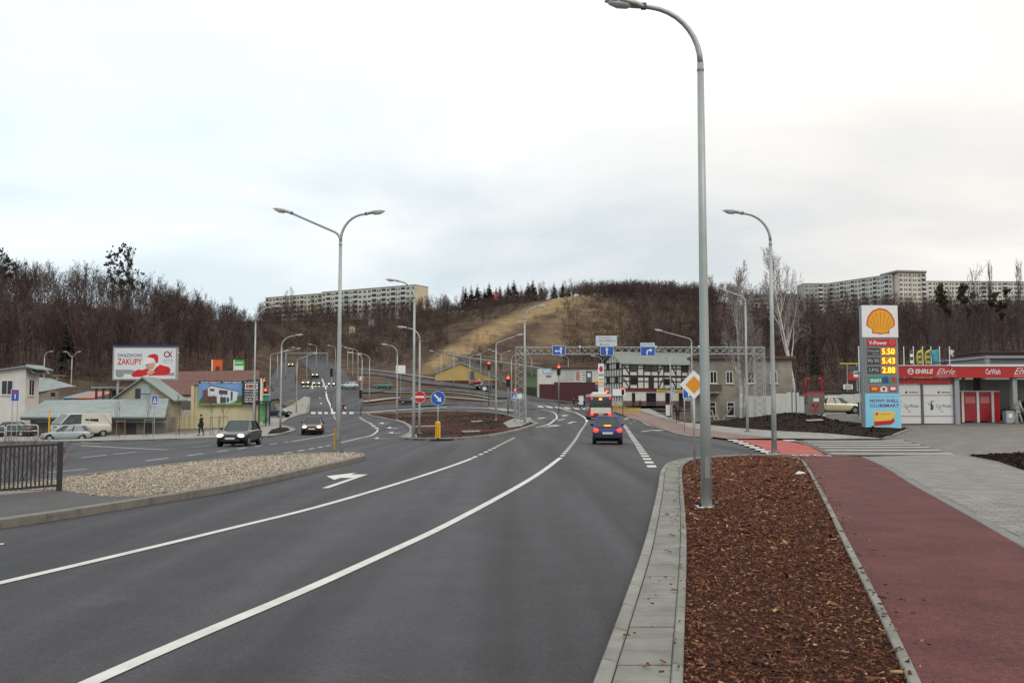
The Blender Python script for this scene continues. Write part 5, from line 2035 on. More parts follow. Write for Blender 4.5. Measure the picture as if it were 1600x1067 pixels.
# ------------------------------------------------------------------ railings
def dark_fence():
    a, b_ = G(-30, 786), G(92, 774)
    a.z += 0.12
    b_.z += 0.12
    Lf = (b_.xy - a.xy).length
    rz = math.atan2(b_.y - a.y, b_.x - a.x)
    r = empty('steel_fence', (b_.x, b_.y, b_.z), rz, 'dark grey steel bar fence on the cobbles at the left', 'fence')
    m = mat('anthracite_paint', (0.032, 0.034, 0.038), 0.5, 0.2, var=0.12)
    Lt, Hh = 4.4, 1.12
    for x in (0, -2.15, -4.3):
        MB().box(x - 0.06, x + 0.06, -0.03, 0.03, -0.1, Hh + 0.03).build('post', m, r, bevel=0.006)
    for z0 in (0.10, Hh - 0.06):
        MB().box(-Lt, 0, -0.02, 0.02, z0, z0 + 0.05).build('rail', m, r)
    x = -0.2
    while x > -Lt:
        if abs(x + 2.15) > 0.09:
            MB().box(x - 0.014, x + 0.014, -0.012, 0.012, 0.12, Hh - 0.05).build('bar', m, r)
        x -= 0.105
    return r


dark_fence()


def hoop_rail(px0, px1, pyb, h_px, label, m, bars=2, d=None, name='railing', rz=None):
    a = G(px0, pyb) if d is None else GX(px0, d)
    b_ = G(px1, pyb) if d is None else GX(px1, d)
    w_ = (b_.xy - a.xy).length
    Hh = h_px * a.y / FOC
    r = empty(name, a, math.atan2(b_.y - a.y, b_.x - a.x), label, 'railing')
    c = 0.18
    pts = [(0, 0, 0), (0, 0, Hh - c), (c * 0.3, 0, Hh - c * 0.3), (c, 0, Hh), (w_ - c, 0, Hh), (w_ - c * 0.3, 0, Hh - c * 0.3), (w_, 0, Hh - c), (w_, 0, 0)]
    MB().tube(pts, 0.035, 8).build('hoop', m, r, smooth=True)
    for k in range(bars):
        z0 = Hh * (k + 1) / (bars + 1)
        MB().cyl((0.02, 0, z0), (w_ - 0.02, 0, z0), 0.028, n=6).build('cross_rail', m, r)
    return r


M_RW = mat('white_railing', (0.62, 0.62, 0.60), 0.5, var=0.08)
hoop_rail(-40, 11, 679, 27, 'white tubular railing cut by the left edge of the picture', M_RW, d=74)
hoop_rail(13, 62.5, 679, 28, 'white tubular railing beside the yellow marker post', M_RW, d=74)
M_YR = mat('yellow_railing', (0.60, 0.36, 0.04), 0.5, var=0.1)
hoop_rail(451, 460.5, 640, 9, 'left yellow hoop rail on the far left pavement', M_YR, 0, d=150)
hoop_rail(463, 473, 640, 9, 'right yellow hoop rail on the far left pavement', M_YR, 0, d=150)
# yellow barrier panels behind the bus
gA, gB = G(958, 643), G(1000, 651)
nb = 6
for i in range(nb):
    a, b_ = gA.lerp(gB, i / nb), gA.lerp(gB, (i + 0.97) / nb)
    a = Vector((a.x, a.y, T(a.x, a.y) + 0.1))
    w_ = (b_.xy - a.xy).length
    r = empty('barrier', a, math.atan2(b_.y - a.y, b_.x - a.x), ('first', 'second', 'third', 'fourth', 'fifth', 'sixth')[i] + ' yellow barrier panel on the pavement, counted from the bus', 'barrier', 'yellow pavement barrier')
    for x in (0, w_):
        MB().box(x - 0.03, x + 0.03, -0.03, 0.03, 0, 1.15).build('post', M_YR, r)
    for z0 in (0.2, 0.62, 1.08):
        MB().box(0, w_, -0.02, 0.02, z0, z0 + 0.06).build('rail', M_YR, r)
    for k in range(1, 9):
        x = w_ * k / 9
        MB().box(x - 0.025, x + 0.025, -0.012, 0.012, 0.22, 1.1).build('bar', M_YR, r)
# cabinet and bin on pavements
for px, pyb, w_, h_, lab in ((1045, 652, 0.7, 1.5, 'pale control cabinet by the man on the pavement'), (908, 634, 0.9, 1.8, 'grey cabinet by the far crossing')):
    loc = G(px, pyb)
    loc.z += 0.1
    r = empty('control_cabinet', loc, 0, lab, 'cabinet')
    MB().box(-w_ / 2, w_ / 2, -0.2, 0.2, 0.12, h_).build('body', M_SWHITE, r, bevel=0.02)
    MB().box(-w_ / 2 - 0.03, w_ / 2 + 0.03, -0.24, 0.24, h_, h_ + 0.05).build('lid', M_GALV, r)
    MB().box(-w_ / 2, w_ / 2, -0.18, 0.18, -0.05, 0.12).build('plinth', M_DARK, r)
    MB().box(-0.008, 0.008, -0.206, -0.2, 0.2, h_ - 0.1).build('door_gap', M_DARK, r)
# crumpled paper on the mulch
loc = G(1256, 748)
b = MB()
rs_ = random.Random(3)
b.ball((0, 0, 0.06), (0.13, 0.08, 0.05), 9, 6)
b.v = [(x + rs_.uniform(-.03, .03), y + rs_.uniform(-.03, .03), z + rs_.uniform(-.02, .02)) for x, y, z in b.v]
o = b.build('paper_scrap', M_SWHITE)
o.location = (loc.x - 0.1, loc.y, loc.z + 0.09)
tag(o, 'crumpled white paper lying at the edge of the bark mulch', 'litter')

# ================================================================== BUILDINGS
M_GLASS = mat('window_glass', (0.018, 0.022, 0.026), 0.08, var=0.3, scale=1.0, spec=0.6)
M_WFRAME = mat('window_frame', (0.62, 0.61, 0.58), 0.5, var=0.08)
M_PLWHITE = mat('white_plaster', (0.60, 0.585, 0.54), 0.9, var=0.1, scale=0.8, bump=0.15, bscale=12)
M_PLCREAM = mat('cream_plaster', (0.56, 0.50, 0.31), 0.9, var=0.12, scale=0.7, bump=0.15, bscale=12)
M_PLGREY = mat('grey_render', (0.26, 0.235, 0.195), 0.95, var=0.3, scale=0.55, bump=0.4, bscale=7)
M_ROOFG = mat('green_grey_sheet', (0.235, 0.27, 0.262), 0.6, 0.1, var=0.15, scale=1.2)
M_ROOFTILE = mat('red_roof_tiles', (0.125, 0.05, 0.036), 0.85, var=0.3, scale=2.2, bump=0.6, bscale=9)
M_ROOFBR = mat('brown_roof', (0.10, 0.06, 0.05), 0.85, var=0.2, scale=2)
M_TIMBER = mat('dark_timber', (0.028, 0.018, 0.016), 0.8, var=0.2)
M_REDDARK = mat('dark_red_wall', (0.075, 0.022, 0.024), 0.8, var=0.2, scale=1.2)


class Fr:
    """a frame that faces the camera at distance d; x and z read off the photograph"""
    def __init__(s, px, py, d):
        s.o = P(px, py, d)
        s.d = d

    def x(s, px):
        return P(px, 600, s.d).x - s.o.x

    def z(s, py):
        return P(800, py, s.d).z - s.o.z

    def r(s, px0, px1, py0, py1):
        return s.x(px0), s.x(px1), s.z(py1), s.z(py0)

    def rc(s, px0, px1, py0, py1):
        a, b, c, d_ = s.r(px0, px1, py0, py1)
        return rect(a, b, c, d_)

    def pt(s, *pts):
        return [(s.x(a), s.z(b)) for a, b in pts]


_wcache = {}


def window(parent, x, z, w, h, y=0.0, mull=1, m_frame=None, sill=True, trans=0, bar=0.07):
    """frame proud of the wall, glass set back inside it; x, z = lower left corner"""
    mf = m_frame or M_WFRAME
    key = (round(w, 2), round(h, 2), mull, trans, sill, mf.name, bar)
    if key not in _wcache:
        f = MB()
        f.box(0, w, -0.06, 0.0, 0, bar).box(0, w, -0.06, 0.0, h - bar, h).box(0, bar, -0.06, 0, bar, h - bar).box(w - bar, w, -0.06, 0, bar, h - bar)
        for k in range(mull):
            xm = w * (k + 1) / (mull + 1)
            f.box(xm - bar * 0.4, xm + bar * 0.4, -0.055, 0, bar, h - bar)
        if trans:
            f.box(bar, w - bar, -0.053, 0, h * 0.68 - 0.03, h * 0.68 + 0.03)
        fm = f.mesh('window')
        fm.materials.append(mf)
        gm = MB().box(bar * 0.5, w - bar * 0.5, -0.03, -0.004, bar * 0.5, h - bar * 0.5).mesh('pane')
        gm.materials.append(M_GLASS)
        sm = MB().box(-0.08, w + 0.08, -0.14, 0.0, -0.07, -0.005).mesh('sill')
        sm.materials.append(M_WFRAME)
        _wcache[key] = (fm, gm, sm)
    fm, gm, sm = _wcache[key]
    o = link_mesh('window', fm, None, parent)
    o.location = (x, y, z)
    link_mesh('pane', gm, None, o)
    if sill:
        link_mesh('sill', sm, None, o)
    return o


# ------------------------------------------------------------------ apartment blocks on the hills
def apartment(name, c0, c1, depth, zbot, ztop, label, floors, bays, mwall, kinds, roof_h=0.5, end=True, mend=None):
    """slab block: facade from c0 to c1 (XY), openings bay by bay and floor by floor"""
    c0, c1 = Vector(c0), Vector(c1)
    Lx = (c1 - c0).length
    rz = math.atan2(c1.y - c0.y, c1.x - c0.x)
    r = empty(name, (c0.x, c0.y, zbot), rz, label, 'apartment block')
    Hh = ztop - zbot
    MB().box(0, Lx, 0, depth, 0, Hh).build('wall', mwall, r)
    MB().box(-0.15, Lx + 0.15, -0.15, depth + 0.15, Hh, Hh + roof_h).build('roof', M_GALVD, r)
    if mend:
        MB().box(Lx, Lx + 0.12, 0.1, depth - 0.1, 0, Hh - 0.05).build('end_wall', mend, r)
    fh = 2.8
    bw = Lx / bays
    wf = mat('pale_panel_frame', (0.55, 0.55, 0.52), 0.6, var=0.1)
    dk = mat('loggia_shade', (0.05, 0.05, 0.052), 0.7, var=0.4, scale=0.4)  # dark colour of a flat sheet stands in for shade inside the loggias
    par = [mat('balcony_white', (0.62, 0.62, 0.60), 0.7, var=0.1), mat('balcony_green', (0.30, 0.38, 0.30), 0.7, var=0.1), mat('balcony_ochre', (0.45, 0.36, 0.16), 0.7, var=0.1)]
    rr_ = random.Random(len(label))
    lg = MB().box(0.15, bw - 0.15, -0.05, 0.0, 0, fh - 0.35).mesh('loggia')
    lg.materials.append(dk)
    pm = []
    for p_ in par:
        q = MB().box(0.05, bw - 0.05, -0.75, -0.06, 0.0, 1.0).mesh('parapet')
        q.materials.append(p_)
        pm.append(q)
    for b_ in range(bays):
        kd = kinds[b_ % len(kinds)]
        for f in range(floors):
            z0 = Hh - (f + 1) * fh - 0.2
            if z0 < 0:
                break
            if kd == 'L':
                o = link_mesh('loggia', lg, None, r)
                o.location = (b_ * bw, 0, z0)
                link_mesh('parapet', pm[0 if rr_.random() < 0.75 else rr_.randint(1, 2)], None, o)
            elif kd == 'W':
                window(r, b_ * bw + bw * 0.18, z0 + 0.9, bw * 0.64, 1.45, 0, 1, wf, False, bar=0.12)
            elif kd == 'D':
                window(r, b_ * bw + bw * 0.1, z0 + 0.9, bw * 0.34, 1.4, 0, 0, wf, False, bar=0.12)
                window(r, b_ * bw + bw * 0.56, z0 + 0.9, bw * 0.34, 1.4, 0, 0, wf, False, bar=0.12)
    return r


def XY(px, d):
    return ((px - 800) / FOC * d, d)


M_APL = mat('pale_panel_wall', (0.60, 0.57, 0.49), 0.9, var=0.12, scale=0.12)
M_APY = mat('ochre_panel_wall', (0.56, 0.50, 0.35), 0.9, var=0.1, scale=0.12)
M_APP = mat('pink_panel_wall', (0.50, 0.36, 0.31), 0.9, var=0.1, scale=0.12)
zt_ = 2.1 + 184 * 505 / FOC
xl, xr = Vector(XY(413, 562)), Vector(XY(648, 505))
xm = xl.lerp(xr, 0.40)
apartment('apartment_block', xl, xm, 12, 44, zt_ - 0.4, 'long yellowish apartment block on the left hilltop, its left section', 5, 16, M_APY, 'LWWLWLWWLW')
apartment('apartment_block', xm + (xr - xl).normalized() * 0.15, xr, 12, 44, zt_ + 0.3, 'long grey-green apartment block with ochre end wall on the left hilltop', 5, 20, M_APL, 'WLDLWLDLWW', mend=M_APY)
zR = 2.1 + 201 * 555 / FOC
apartment('apartment_block', XY(1293.5, 598), XY(1398, 553), 12, 42, zR, 'pale slab apartment block behind the price sign, left of the tower', 8, 18, M_APL, 'WLDWLWDLW', mend=M_APP)
zT = 2.1 + 204 * 550 / FOC
tw = apartment('apartment_tower', XY(1408, 549), XY(1451, 552), 16, 42, zT, 'pale eleven-storey apartment tower with pinkish stripes on the right hill', 10, 6, M_APL, 'WDWDWL')
MB().box(-1.5, 18, -1, 17, zT - 42 + 0.5, zT - 42 + 1.6).build('roof_slab', M_GALVD, tw)
for b_ in (0, 2.9):
    MB().box(b_ * 2.72 + 0.05, b_ * 2.72 + 0.55, -0.1, -0.01, 0, zT - 42 - 0.2).build('pink_stripe', M_APP, tw)
zL = 2.1 + 190 * 602 / FOC
apartment('apartment_block', XY(1453, 600), XY(1680, 604), 12, 42, zL, 'long pale apartment block behind the mistletoe trees', 7, 27, M_APL, 'WDLWDWLD')
z0_ = 2.1 + 172 * 600 / FOC
apartment('apartment_block', XY(1168, 610), XY(1257, 606), 12, 42, z0_, 'low pale apartment block behind the birches on the right hill', 6, 14, M_APL, 'WDLWD')
apartment('apartment_tower', XY(1259, 588), XY(1296, 588), 14, 42, 2.1 + 187 * 588 / FOC, 'grey apartment tower just right of the tall birch', 8, 5, mat('grey_panel_wall', (0.36, 0.36, 0.33), 0.9, var=0.12, scale=0.12), 'WDWLW')


def small_house(px, d, w, h, rise, mwall, mroof, label, name='house', rz=0.0, dz=0.0):
    g_ = GX(px, d)
    r = empty(name, (g_.x, g_.y, g_.z - 0.3 + dz), rz, label, 'house')
    dp = w * 0.8
    MB().box(-w / 2, w / 2, 0, dp, 0, h).build('wall', mwall, r)
    MB().add([(-w / 2 - .3, -.3, h), (w / 2 + .3, -.3, h), (w / 2 + .3, dp + .3, h), (-w / 2 - .3, dp + .3, h), (-w / 2 - .3, dp / 2, h + rise), (w / 2 + .3, dp / 2, h + rise)],
             [(0, 1, 5, 4), (2, 3, 4, 5), (0, 4, 3), (1, 2, 5), (0, 3, 2, 1)]).build('roof', mroof, r)
    for k in range(2):
        window(r, -w * 0.35 + k * w * 0.42, h * 0.35, w * 0.22, h * 0.4, 0, 0, None, False)
    return r


small_house(770, 462, 5, 3, 2.2, M_PLWHITE, mat('bright_red_roof', (0.42, 0.05, 0.045), 0.8, var=0.15), 'small house with bright red roof among the spruces on the crest', dz=2.0)
small_house(549, 395, 2.2, 2.8, 0.3, M_PLCREAM, M_ROOFBR, 'small cream house in the brush below the apartment block', dz=1.5)
small_house(579, 410, 2.4, 2.6, 0.4, M_PLGREY, M_ROOFBR, 'small grey house in the brush below the apartment block', dz=2)


# ------------------------------------------------------------------ half-timbered house
def timber_house():
    C = Vector((20.9, 176.0))
    fd = Vector((0.933, 0.36)).normalized()
    zb = 1.6
    r = empty('timbered_house', (C.x, C.y, zb), math.atan2(fd.y, fd.x), 'half-timbered black and white house with grey-green roof across the junction', 'house')
    Lx, D, He = 16.8, 7.6, 8.1
    k = 16.8 / 745.0

    def X(zx):
        return (zx - 205) * k

    def Z(zy):
        return He - (zy - 305) * 0.0213
    MB().box(0, Lx, 0, D, 0, He).build('wall', mat('timber_infill', (0.60, 0.58, 0.53), 0.9, var=0.1, scale=1.0), r)
    MB().box(0.01, Lx, -0.05, 0.0, 0, Z(640)).build('plinth', mat('brown_plinth', (0.14, 0.10, 0.085), 0.9, var=0.2), r)
    # roof
    rh = 2.2
    ov = 0.6
    for sgn, y0 in ((1, -ov), (-1, D + ov)):
        a = [(-ov, y0, He - 0.25), (Lx + 0.3, y0, He - 0.25), (Lx + 0.3, D / 2, He + rh), (-ov, D / 2, He + rh)]
        MB().prism(a, (0, 0, 0.18)).build('roof', mat('timber_roof', (0.19, 0.21, 0.185), 0.75, var=0.15, scale=1.5), r)
    MB().add([(0, 0, He), (0, D, He), (0, D / 2, He + rh - 0.2), (-0.06, 0, He), (-0.06, D, He), (-0.06, D / 2, He + rh - 0.2)], [(0, 1, 2), (3, 5, 4), (0, 3, 4, 1), (1, 4, 5, 2), (2, 5, 3, 0)]).build('gable', mat('timber_infill', (0, 0, 0)), r)

    def beam(x0, z0, x1, z1, wd=0.16, y=-0.04):
        MB().bar((x0, y, z0), (x1, y, z1), wd, 0.08, up=(0, 1, 0)).build('beam', M_TIMBER, r)
    # bar(): w runs in plane, h outwards
    for zy in (312, 350, 420, 465, 535):
        wd = 0.40 if zy in (420, 535) else 0.2
        MB().box(0.0, Lx, -0.075 - 0.002 * (zy % 7), -0.0, Z(zy) - wd / 2, Z(zy) + wd / 2).build('beam', M_TIMBER, r)
    for zx in (205, 275, 350, 410, 480, 550, 605, 670, 725, 780, 845, 900, 945):
        for za, zc in ((540, 427), (414, 312)):
            xx = X(zx)
            MB().box(xx - 0.11, xx + 0.11, -0.06, -0.0, Z(za), Z(zc)).build('beam', M_TIMBER, r)
    for za, zc, zd in ((315, 400, 0), (440, 525, 0)):
        for xa, xb in ((215, 270), (595, 553), (680, 722)):
            beam(X(xa), Z(za), X(xb), Z(zc), 0.2, -0.03)
    for xa, xb, za, zb2 in ((282, 345, 318, 378), (415, 546, 318, 375), (608, 664, 318, 378), (782, 842, 318, 378), (282, 345, 432, 495), (608, 660, 440, 495), (782, 842, 440, 490)):
        window(r, X(xa), Z(zb2), X(xb) - X(xa), Z(za) - Z(zb2), -0.078, 1, M_TIMBER, False, bar=0.1)
    MB().box(X(455), X(506), -0.09, -0.0, Z(530), Z(428)).build('loft_door', M_TIMBER, r)
    # ground floor
    for xa, xb, nm in ((432, 526, 'door'), (617, 660, 'door'), (750, 795, 'door'), (295, 325, 'door')):
        dd = MB().box(X(xa), X(xb), -0.07, -0.0, 0.05, Z(568)).build(nm, mat('dark_door', (0.05, 0.02, 0.02), 0.6, var=0.2), r)
        MB().box(X(xa) + 0.1, X(xb) - 0.1, -0.085, -0.07, 0.8, Z(568) - 0.12).build('pane', M_GLASS, dd)
    MB().box(X(205), X(528), -0.16, -0.08, Z(556), Z(538)).build('fascia_sign', mat('maroon_sign', (0.16, 0.02, 0.03), 0.6), r)
    f1 = MB().box(X(530), X(642), -0.16, -0.08, Z(556), Z(536)).build('fascia_sign', mat('yellow_sign', (0.62, 0.42, 0.06), 0.6), r)
    text('POGRZEBOWE', X(630) - X(542), 0.26, (X(586), -0.165, Z(546)), f1, mat('sign_brown', (0.1, 0.03, 0.02), 0.7), bold=0.02)
    MB().box(X(700), X(835), -0.15, -0.08, Z(556), Z(538)).build('fascia_sign', mat('yellow_sign', (0, 0, 0)), r)
    # gable side: same framing on the end wall (x = 0, running back along y)
    for zy in (300, 355, 420, 480, 600):
        MB().box(-0.10, -0.0, 0.0, D, Z(zy) - 0.08, Z(zy) + 0.08).build('beam', M_TIMBER, r)
    for j in range(8):
        yy = 0.08 + (D - 0.16) * j / 7
        MB().box(-0.08, -0.0, yy - 0.07, yy + 0.07, 0.9, He + (rh - 0.5) * (1 - abs(yy - D / 2) / (D / 2))).build('beam', M_TIMBER, r)
    for yy, zz in ((1.2, Z(352)), (5.2, Z(352)), (1.6, Z(478)), (5.0, Z(478))):
        w_ = window(r, 0, zz, 1.1, 1.1, 0, 0, M_TIMBER, False, bar=0.1)
        w_.rotation_euler = (0, 0, -PI / 2)
        w_.location = (-0.1, yy + 1.1, zz)
    return r


timber_house()

# tall narrow advertising pillar left of the gable
f = Fr(939.5, 625, 168)
r = empty('advert_pillar', f.o, 0.0, 'tall pale advertising pillar with a red oval left of the timbered gable', 'sign')
MB().box(f.x(935), f.x(944), 0, 0.6, -0.5, f.z(568)).build('panel', M_SWHITE, r)
plate(circ(0, f.z(576.5), 0.33, 16, rz=0.55), -0.02, 0.02, 'red_oval', M_SRED, r)
plate(f.rc(935.6, 943.4, 584, 587.5), -0.02, 0.02, 'grey_band', M_SIGNBACK, r)
for a, b_ in ((591, 594), (596, 599.5), (601, 604)):
    plate(f.rc(935.8, 943.2, a, b_), -0.02, 0.02, 'ochre_band', mat('ochre_print', (0.62, 0.42, 0.16), 0.6), r)

# white advertising wall with dark red base
f = Fr(890, 624, 205)
r = empty('shop_building', f.o, 0.0, 'low shop with white advertising wall above a dark red base', 'building')
a0, a1, c0, c1 = f.r(840, 938, 572, 626)
MB().box(f.x(841), f.x(938), 0.3, 10, -1, f.z(576)).build('wall', M_PLWHITE, r)
MB().box(f.x(866), f.x(936), 0.0, 0.28, -1, f.z(597)).build('red_base', M_REDDARK, r)
MB().box(f.x(843), f.x(865.6), 0.0, 0.28, -1, f.z(600)).build('red_base', M_REDDARK, r)
MB().box(f.x(862), f.x(935), -0.3, 10.3, f.z(575.5), f.z(573.5)).build('roof', M_ROOFBR, r)
bn = plate(f.rc(848, 864, 577, 583.5), 0.22, 0.06, 'banner', mat('light_blue_print', (0.25, 0.50, 0.68), 0.6, var=0.2, scale=1), r)
text('AUTO', f.x(862) - f.x(850), 0.6, (f.x(856), 0.21, f.z(580)), bn, M_SWHITE, bold=0.03)
text('OPONY', f.x(862) - f.x(853), 0.5, (f.x(857.5), 0.25, f.z(588)), r, M_DARK, bold=0.03)
plate(f.rc(873, 897, 578, 594), 0.2, 0.08, 'banner', mat('grey_banner', (0.42, 0.45, 0.43), 0.6, var=0.2, scale=0.4), r)
plate(circ(f.x(903), f.z(587), 0.42, 14, rz=1.1), 0.18, 0.08, 'banner_figure', mat('skin_print', (0.45, 0.20, 0.16), 0.6), r)
b2_ = plate(f.rc(908, 915, 579, 597), 0.2, 0.08, 'banner', M_SWHITE, r)
for k in range(4):
    plate(f.rc(909, 914.5, 581 + k * 4, 582.5 + k * 4), 0.18, 0.01, 'print_line', M_DARK, b2_)
plate(f.rc(916, 925, 580, 606), 0.16, 0.1, 'banner', mat('slate_banner', (0.09, 0.10, 0.13), 0.6, var=0.3, scale=0.6), r)
plate(f.rc(918, 923, 583, 589), 0.12, 0.03, 'print_panel', M_SWHITE, r)
plate(f.rc(930, 934, 595, 601), -0.05, 0.05, 'sign_panel', M_SYEL, r)
plate(f.rc(930, 934, 602, 608), -0.05, 0.05, 'sign_panel', M_SBLUE, r)

# ------------------------------------------------------------------ yellow building under the stepped ramp
f = Fr(728, 598, 262)
r = empty('yellow_building', f.o, 0.0, 'low yellow wedge-shaped building beneath a sloping ramp', 'building')
MB().prism([(p[0], 0, p[1]) for p in f.pt((680, 600), (680, 586), (686, 582), (720, 569), (775, 592.5), (775, 602))], (0, 12, 0)).build('wall', mat('yellow_plaster', (0.50, 0.36, 0.13), 0.9, var=0.1, scale=0.3), r)
for (xa, ya), (xb, yb2) in (((679, 582.5), (720, 566)), ((720, 566), (776, 590)), ((776, 590), (796, 600))):
    A, B = f.pt((xa, ya), (xb, yb2))
    MB().bar((A[0], -0.3, A[1]), (B[0], -0.3, B[1]), 0.5, 0.4, up=(0, 1, 0)).build('ramp_edge', M_GALVD, r)
    MB().bar((A[0], -0.3, A[1] + 1.2), (B[0], -0.3, B[1] + 1.2), 0.12, 0.12, up=(0, 1, 0)).build('hand_rail', M_GALVD, r)
    n_ = int(abs(xb - xa) / 2.6)
    for k in range(n_ + 1):
        t = k / max(n_, 1)
        x_, z_ = A[0] + (B[0] - A[0]) * t, A[1] + (B[1] - A[1]) * t
        MB().box(x_ - 0.07, x_ + 0.07, -0.36, -0.24, z_, z_ + 1.2).build('rail_post', M_GALVD, r)
MB().box(f.x(733), f.x(741), -0.25, -0.02, f.z(592), f.z(580)).build('gate', mat('teal_gate', (0.06, 0.11, 0.10), 0.6), r)
MB().box(f.x(680), f.x(775), -0.12, -0.01, f.z(600), f.z(594.5)).build('plinth', M_REDDARK, r)
# pale footbridge deck above it
A, B = P(706, 555.5, 285), P(846, 576, 228)
r = empty('footbridge', A, 0, 'thin pale footbridge sloping down behind the red signals', 'bridge')
dv = B - A
MB().bar((0, 0, 0), dv, 1.6, 0.5).build('deck', M_KERB, r)
MB().bar((0, -0.7, 1.1), dv + Vector((0, -0.7, 1.1)), 0.1, 0.1).build('hand_rail', M_GALV, r)
for t in (0.1, 0.35, 0.6, 0.85):
    p = dv * t
    zg = T(A.x + p.x, A.y + p.y) - A.z
    MB().box(p.x - 0.3, p.x + 0.3, p.y - 0.3, p.y + 0.3, zg - 0.5, p.z - 0.2).build('pier', M_KERB, r)
# mown green slope beside the shop
gp_ = [P(822, 604, 222), P(841, 606, 216), P(841, 580, 236), P(824, 578, 240)]
o = MB().add([tuple(p) for p in gp_] + [(p.x, p.y, p.z - 6) for p in gp_], [(0, 1, 2, 3), (7, 6, 5, 4), (0, 4, 5, 1), (1, 5, 6, 2), (2, 6, 7, 3), (3, 7, 4, 0)]).build('grass_bank', mat('green_grass', (0.035, 0.06, 0.02), 0.95, var=0.3, scale=1.5))
o['kind'] = 'structure'

# road bridge and sign portal at the head of the far road
A, B = P(415, 567, 335), P(585, 577, 318)
r = empty('road_bridge', A, math.atan2(B.y - A.y, B.x - A.x), 'grey road bridge across the head of the far carriageway', 'bridge')
Lb = (B.xy - A.xy).length
dzb = B.z - A.z
MB().prism([(0, 0, 0), (Lb, 0, dzb), (Lb, 0, dzb - 1.0), (0, 0, -1.0)], (0, 9, 0)).build('deck', M_KERB, r)
MB().prism([(0, -0.2, 1.0), (Lb, -0.2, dzb + 1.0), (Lb, -0.2, dzb + 0.0), (0, -0.2, 0.0)], (0, 0.18, 0)).build('parapet', M_KERB, r)
MB().box(0, 9, 0, 9, -8, -1.0).build('abutment', M_PLGREY, r)
MB().box(Lb - 9, Lb, 0, 9, -8, dzb - 1.0).build('abutment', M_PLGREY, r)
f = Fr(480, 578, 300)
r = empty('sign_portal', f.o, 0, 'thin distant steel portal across the far carriageway', 'gantry')
for px in (447, 511):
    MB().box(f.x(px) - 0.2, f.x(px) + 0.2, -0.2, 0.2, -2, f.z(551)).build('post', M_GALVD, r)
MB().box(f.x(447), f.x(511), -0.25, 0.25, f.z(553), f.z(550.5)).build('beam', M_GALVD, r)

# ------------------------------------------------------------------ grey rendered house
f = Fr(1160, 658, 90)
r = empty('rendered_house', f.o, 0.0, 'shabby two-storey grey rendered house behind the birch', 'house')
zt2 = f.z(561)
MB().box(f.x(1085), f.x(1238), 0, 2.2, -0.8, zt2).build('wall', M_PLGREY, r)
MB().box(f.x(1085) - 0.2, f.x(1238) + 0.3, -0.35, 2.5, zt2, zt2 + 0.28).build('roof', M_ROOFBR, r)
for px in (1109, 1134, 1168, 1203):
    window(r, f.x(px), f.z(599), f.x(px + 11.5) - f.x(px), f.z(580) - f.z(599), 0, 1)
for px in (1106, 1135, 1170):
    window(r, f.x(px), f.z(650), f.x(px + 12) - f.x(px), f.z(628) - f.z(650), 0, 0, None, True, 1)
bl = MB().box(f.x(1085), f.x(1124), -1.1, 0.0, f.z(615), f.z(612)).build('balcony', M_KERB, r)
MB().box(f.x(1085), f.x(1124), -1.1, -1.02, f.z(611.5), f.z(601)).build('balustrade', mat('brown_boards', (0.11, 0.08, 0.065), 0.9, var=0.2), bl)
MB().cyl((f.x(1157), -0.06, 0), (f.x(1157), -0.06, zt2), 0.05, n=6).build('drain_pipe', M_GALVD, r)
MB().box(f.x(1206), f.x(1212), 1, 1.6, zt2 + 0.28, zt2 + 1.1).build('chimney', M_ROOFTILE, r)
# timber props and planks leaning at its foot
for k, (xa, xb, ya, yb2, lab) in enumerate(((1117, 1112, 660, 640, 'pale plank leaning at the house corner'), (1123, 1119, 660, 644, 'second pale plank leaning at the house wall'), (1129, 1145, 660, 634, 'long diagonal plank against the ground-floor window'))):
    A, B = P(xa, ya, 88.5), P(xb, yb2, 89.7)
    A.z = T(A.x, A.y)
    o = MB().bar((0, 0, 0), B - A, 0.16, 0.05).build('plank', M_STAKE)
    o.location = A
    tag(o, lab, 'plank')


# ------------------------------------------------------------------ white corrugated fence
def corrugated(a, b_, h, label, m, n_pan):
    a, b_ = Vector((a[0], a[1])), Vector((b_[0], b_[1]))
    r = empty('corrugated_fence', (a.x, a.y, T(a.x, a.y)), math.atan2(b_.y - a.y, b_.x - a.x), label, 'fence')
    Lf = (b_ - a).length
    pw = Lf / n_pan
    me = None
    for k in range(n_pan):
        if me is None:
            q = MB()
            nr = max(4, int(pw / 0.28))
            st = pw / nr
            vs = []
            for i in range(nr):
                x0 = i * st
                for xx, yy in ((0, 0), (st * 0.35, 0), (st * 0.5, -0.05), (st * 0.85, -0.05)):
                    vs.append((x0 + xx, yy))
            vs.append((pw - 0.01, 0))
            n_ = len(vs)
            q.add([(x, y, 0) for x, y in vs] + [(x, y, h) for x, y in vs] + [(x, y + 0.015, 0) for x, y in vs] + [(x, y + 0.015, h) for x, y in vs],
                  [(i, i + 1, n_ + i + 1, n_ + i) for i in range(n_ - 1)] + [(2 * n_ + i + 1, 2 * n_ + i, 3 * n_ + i, 3 * n_ + i + 1) for i in range(n_ - 1)] + [(n_ + i, n_ + i + 1, 3 * n_ + i + 1, 3 * n_ + i) for i in range(n_ - 1)])
            me = q.mesh('sheet')
            me.materials.append(m)
        o = link_mesh('sheet', me, None, r)
        p = a.lerp(b_, k / n_pan)
        o.location = (k * pw, 0, T(p.x, p.y) - T(a.x, a.y) - 0.1)
    for z0 in (0.4, h - 0.4):
        MB().box(0, Lf, 0.03, 0.09, z0, z0 + 0.08).build('rail', M_GALVD, r)
    return r


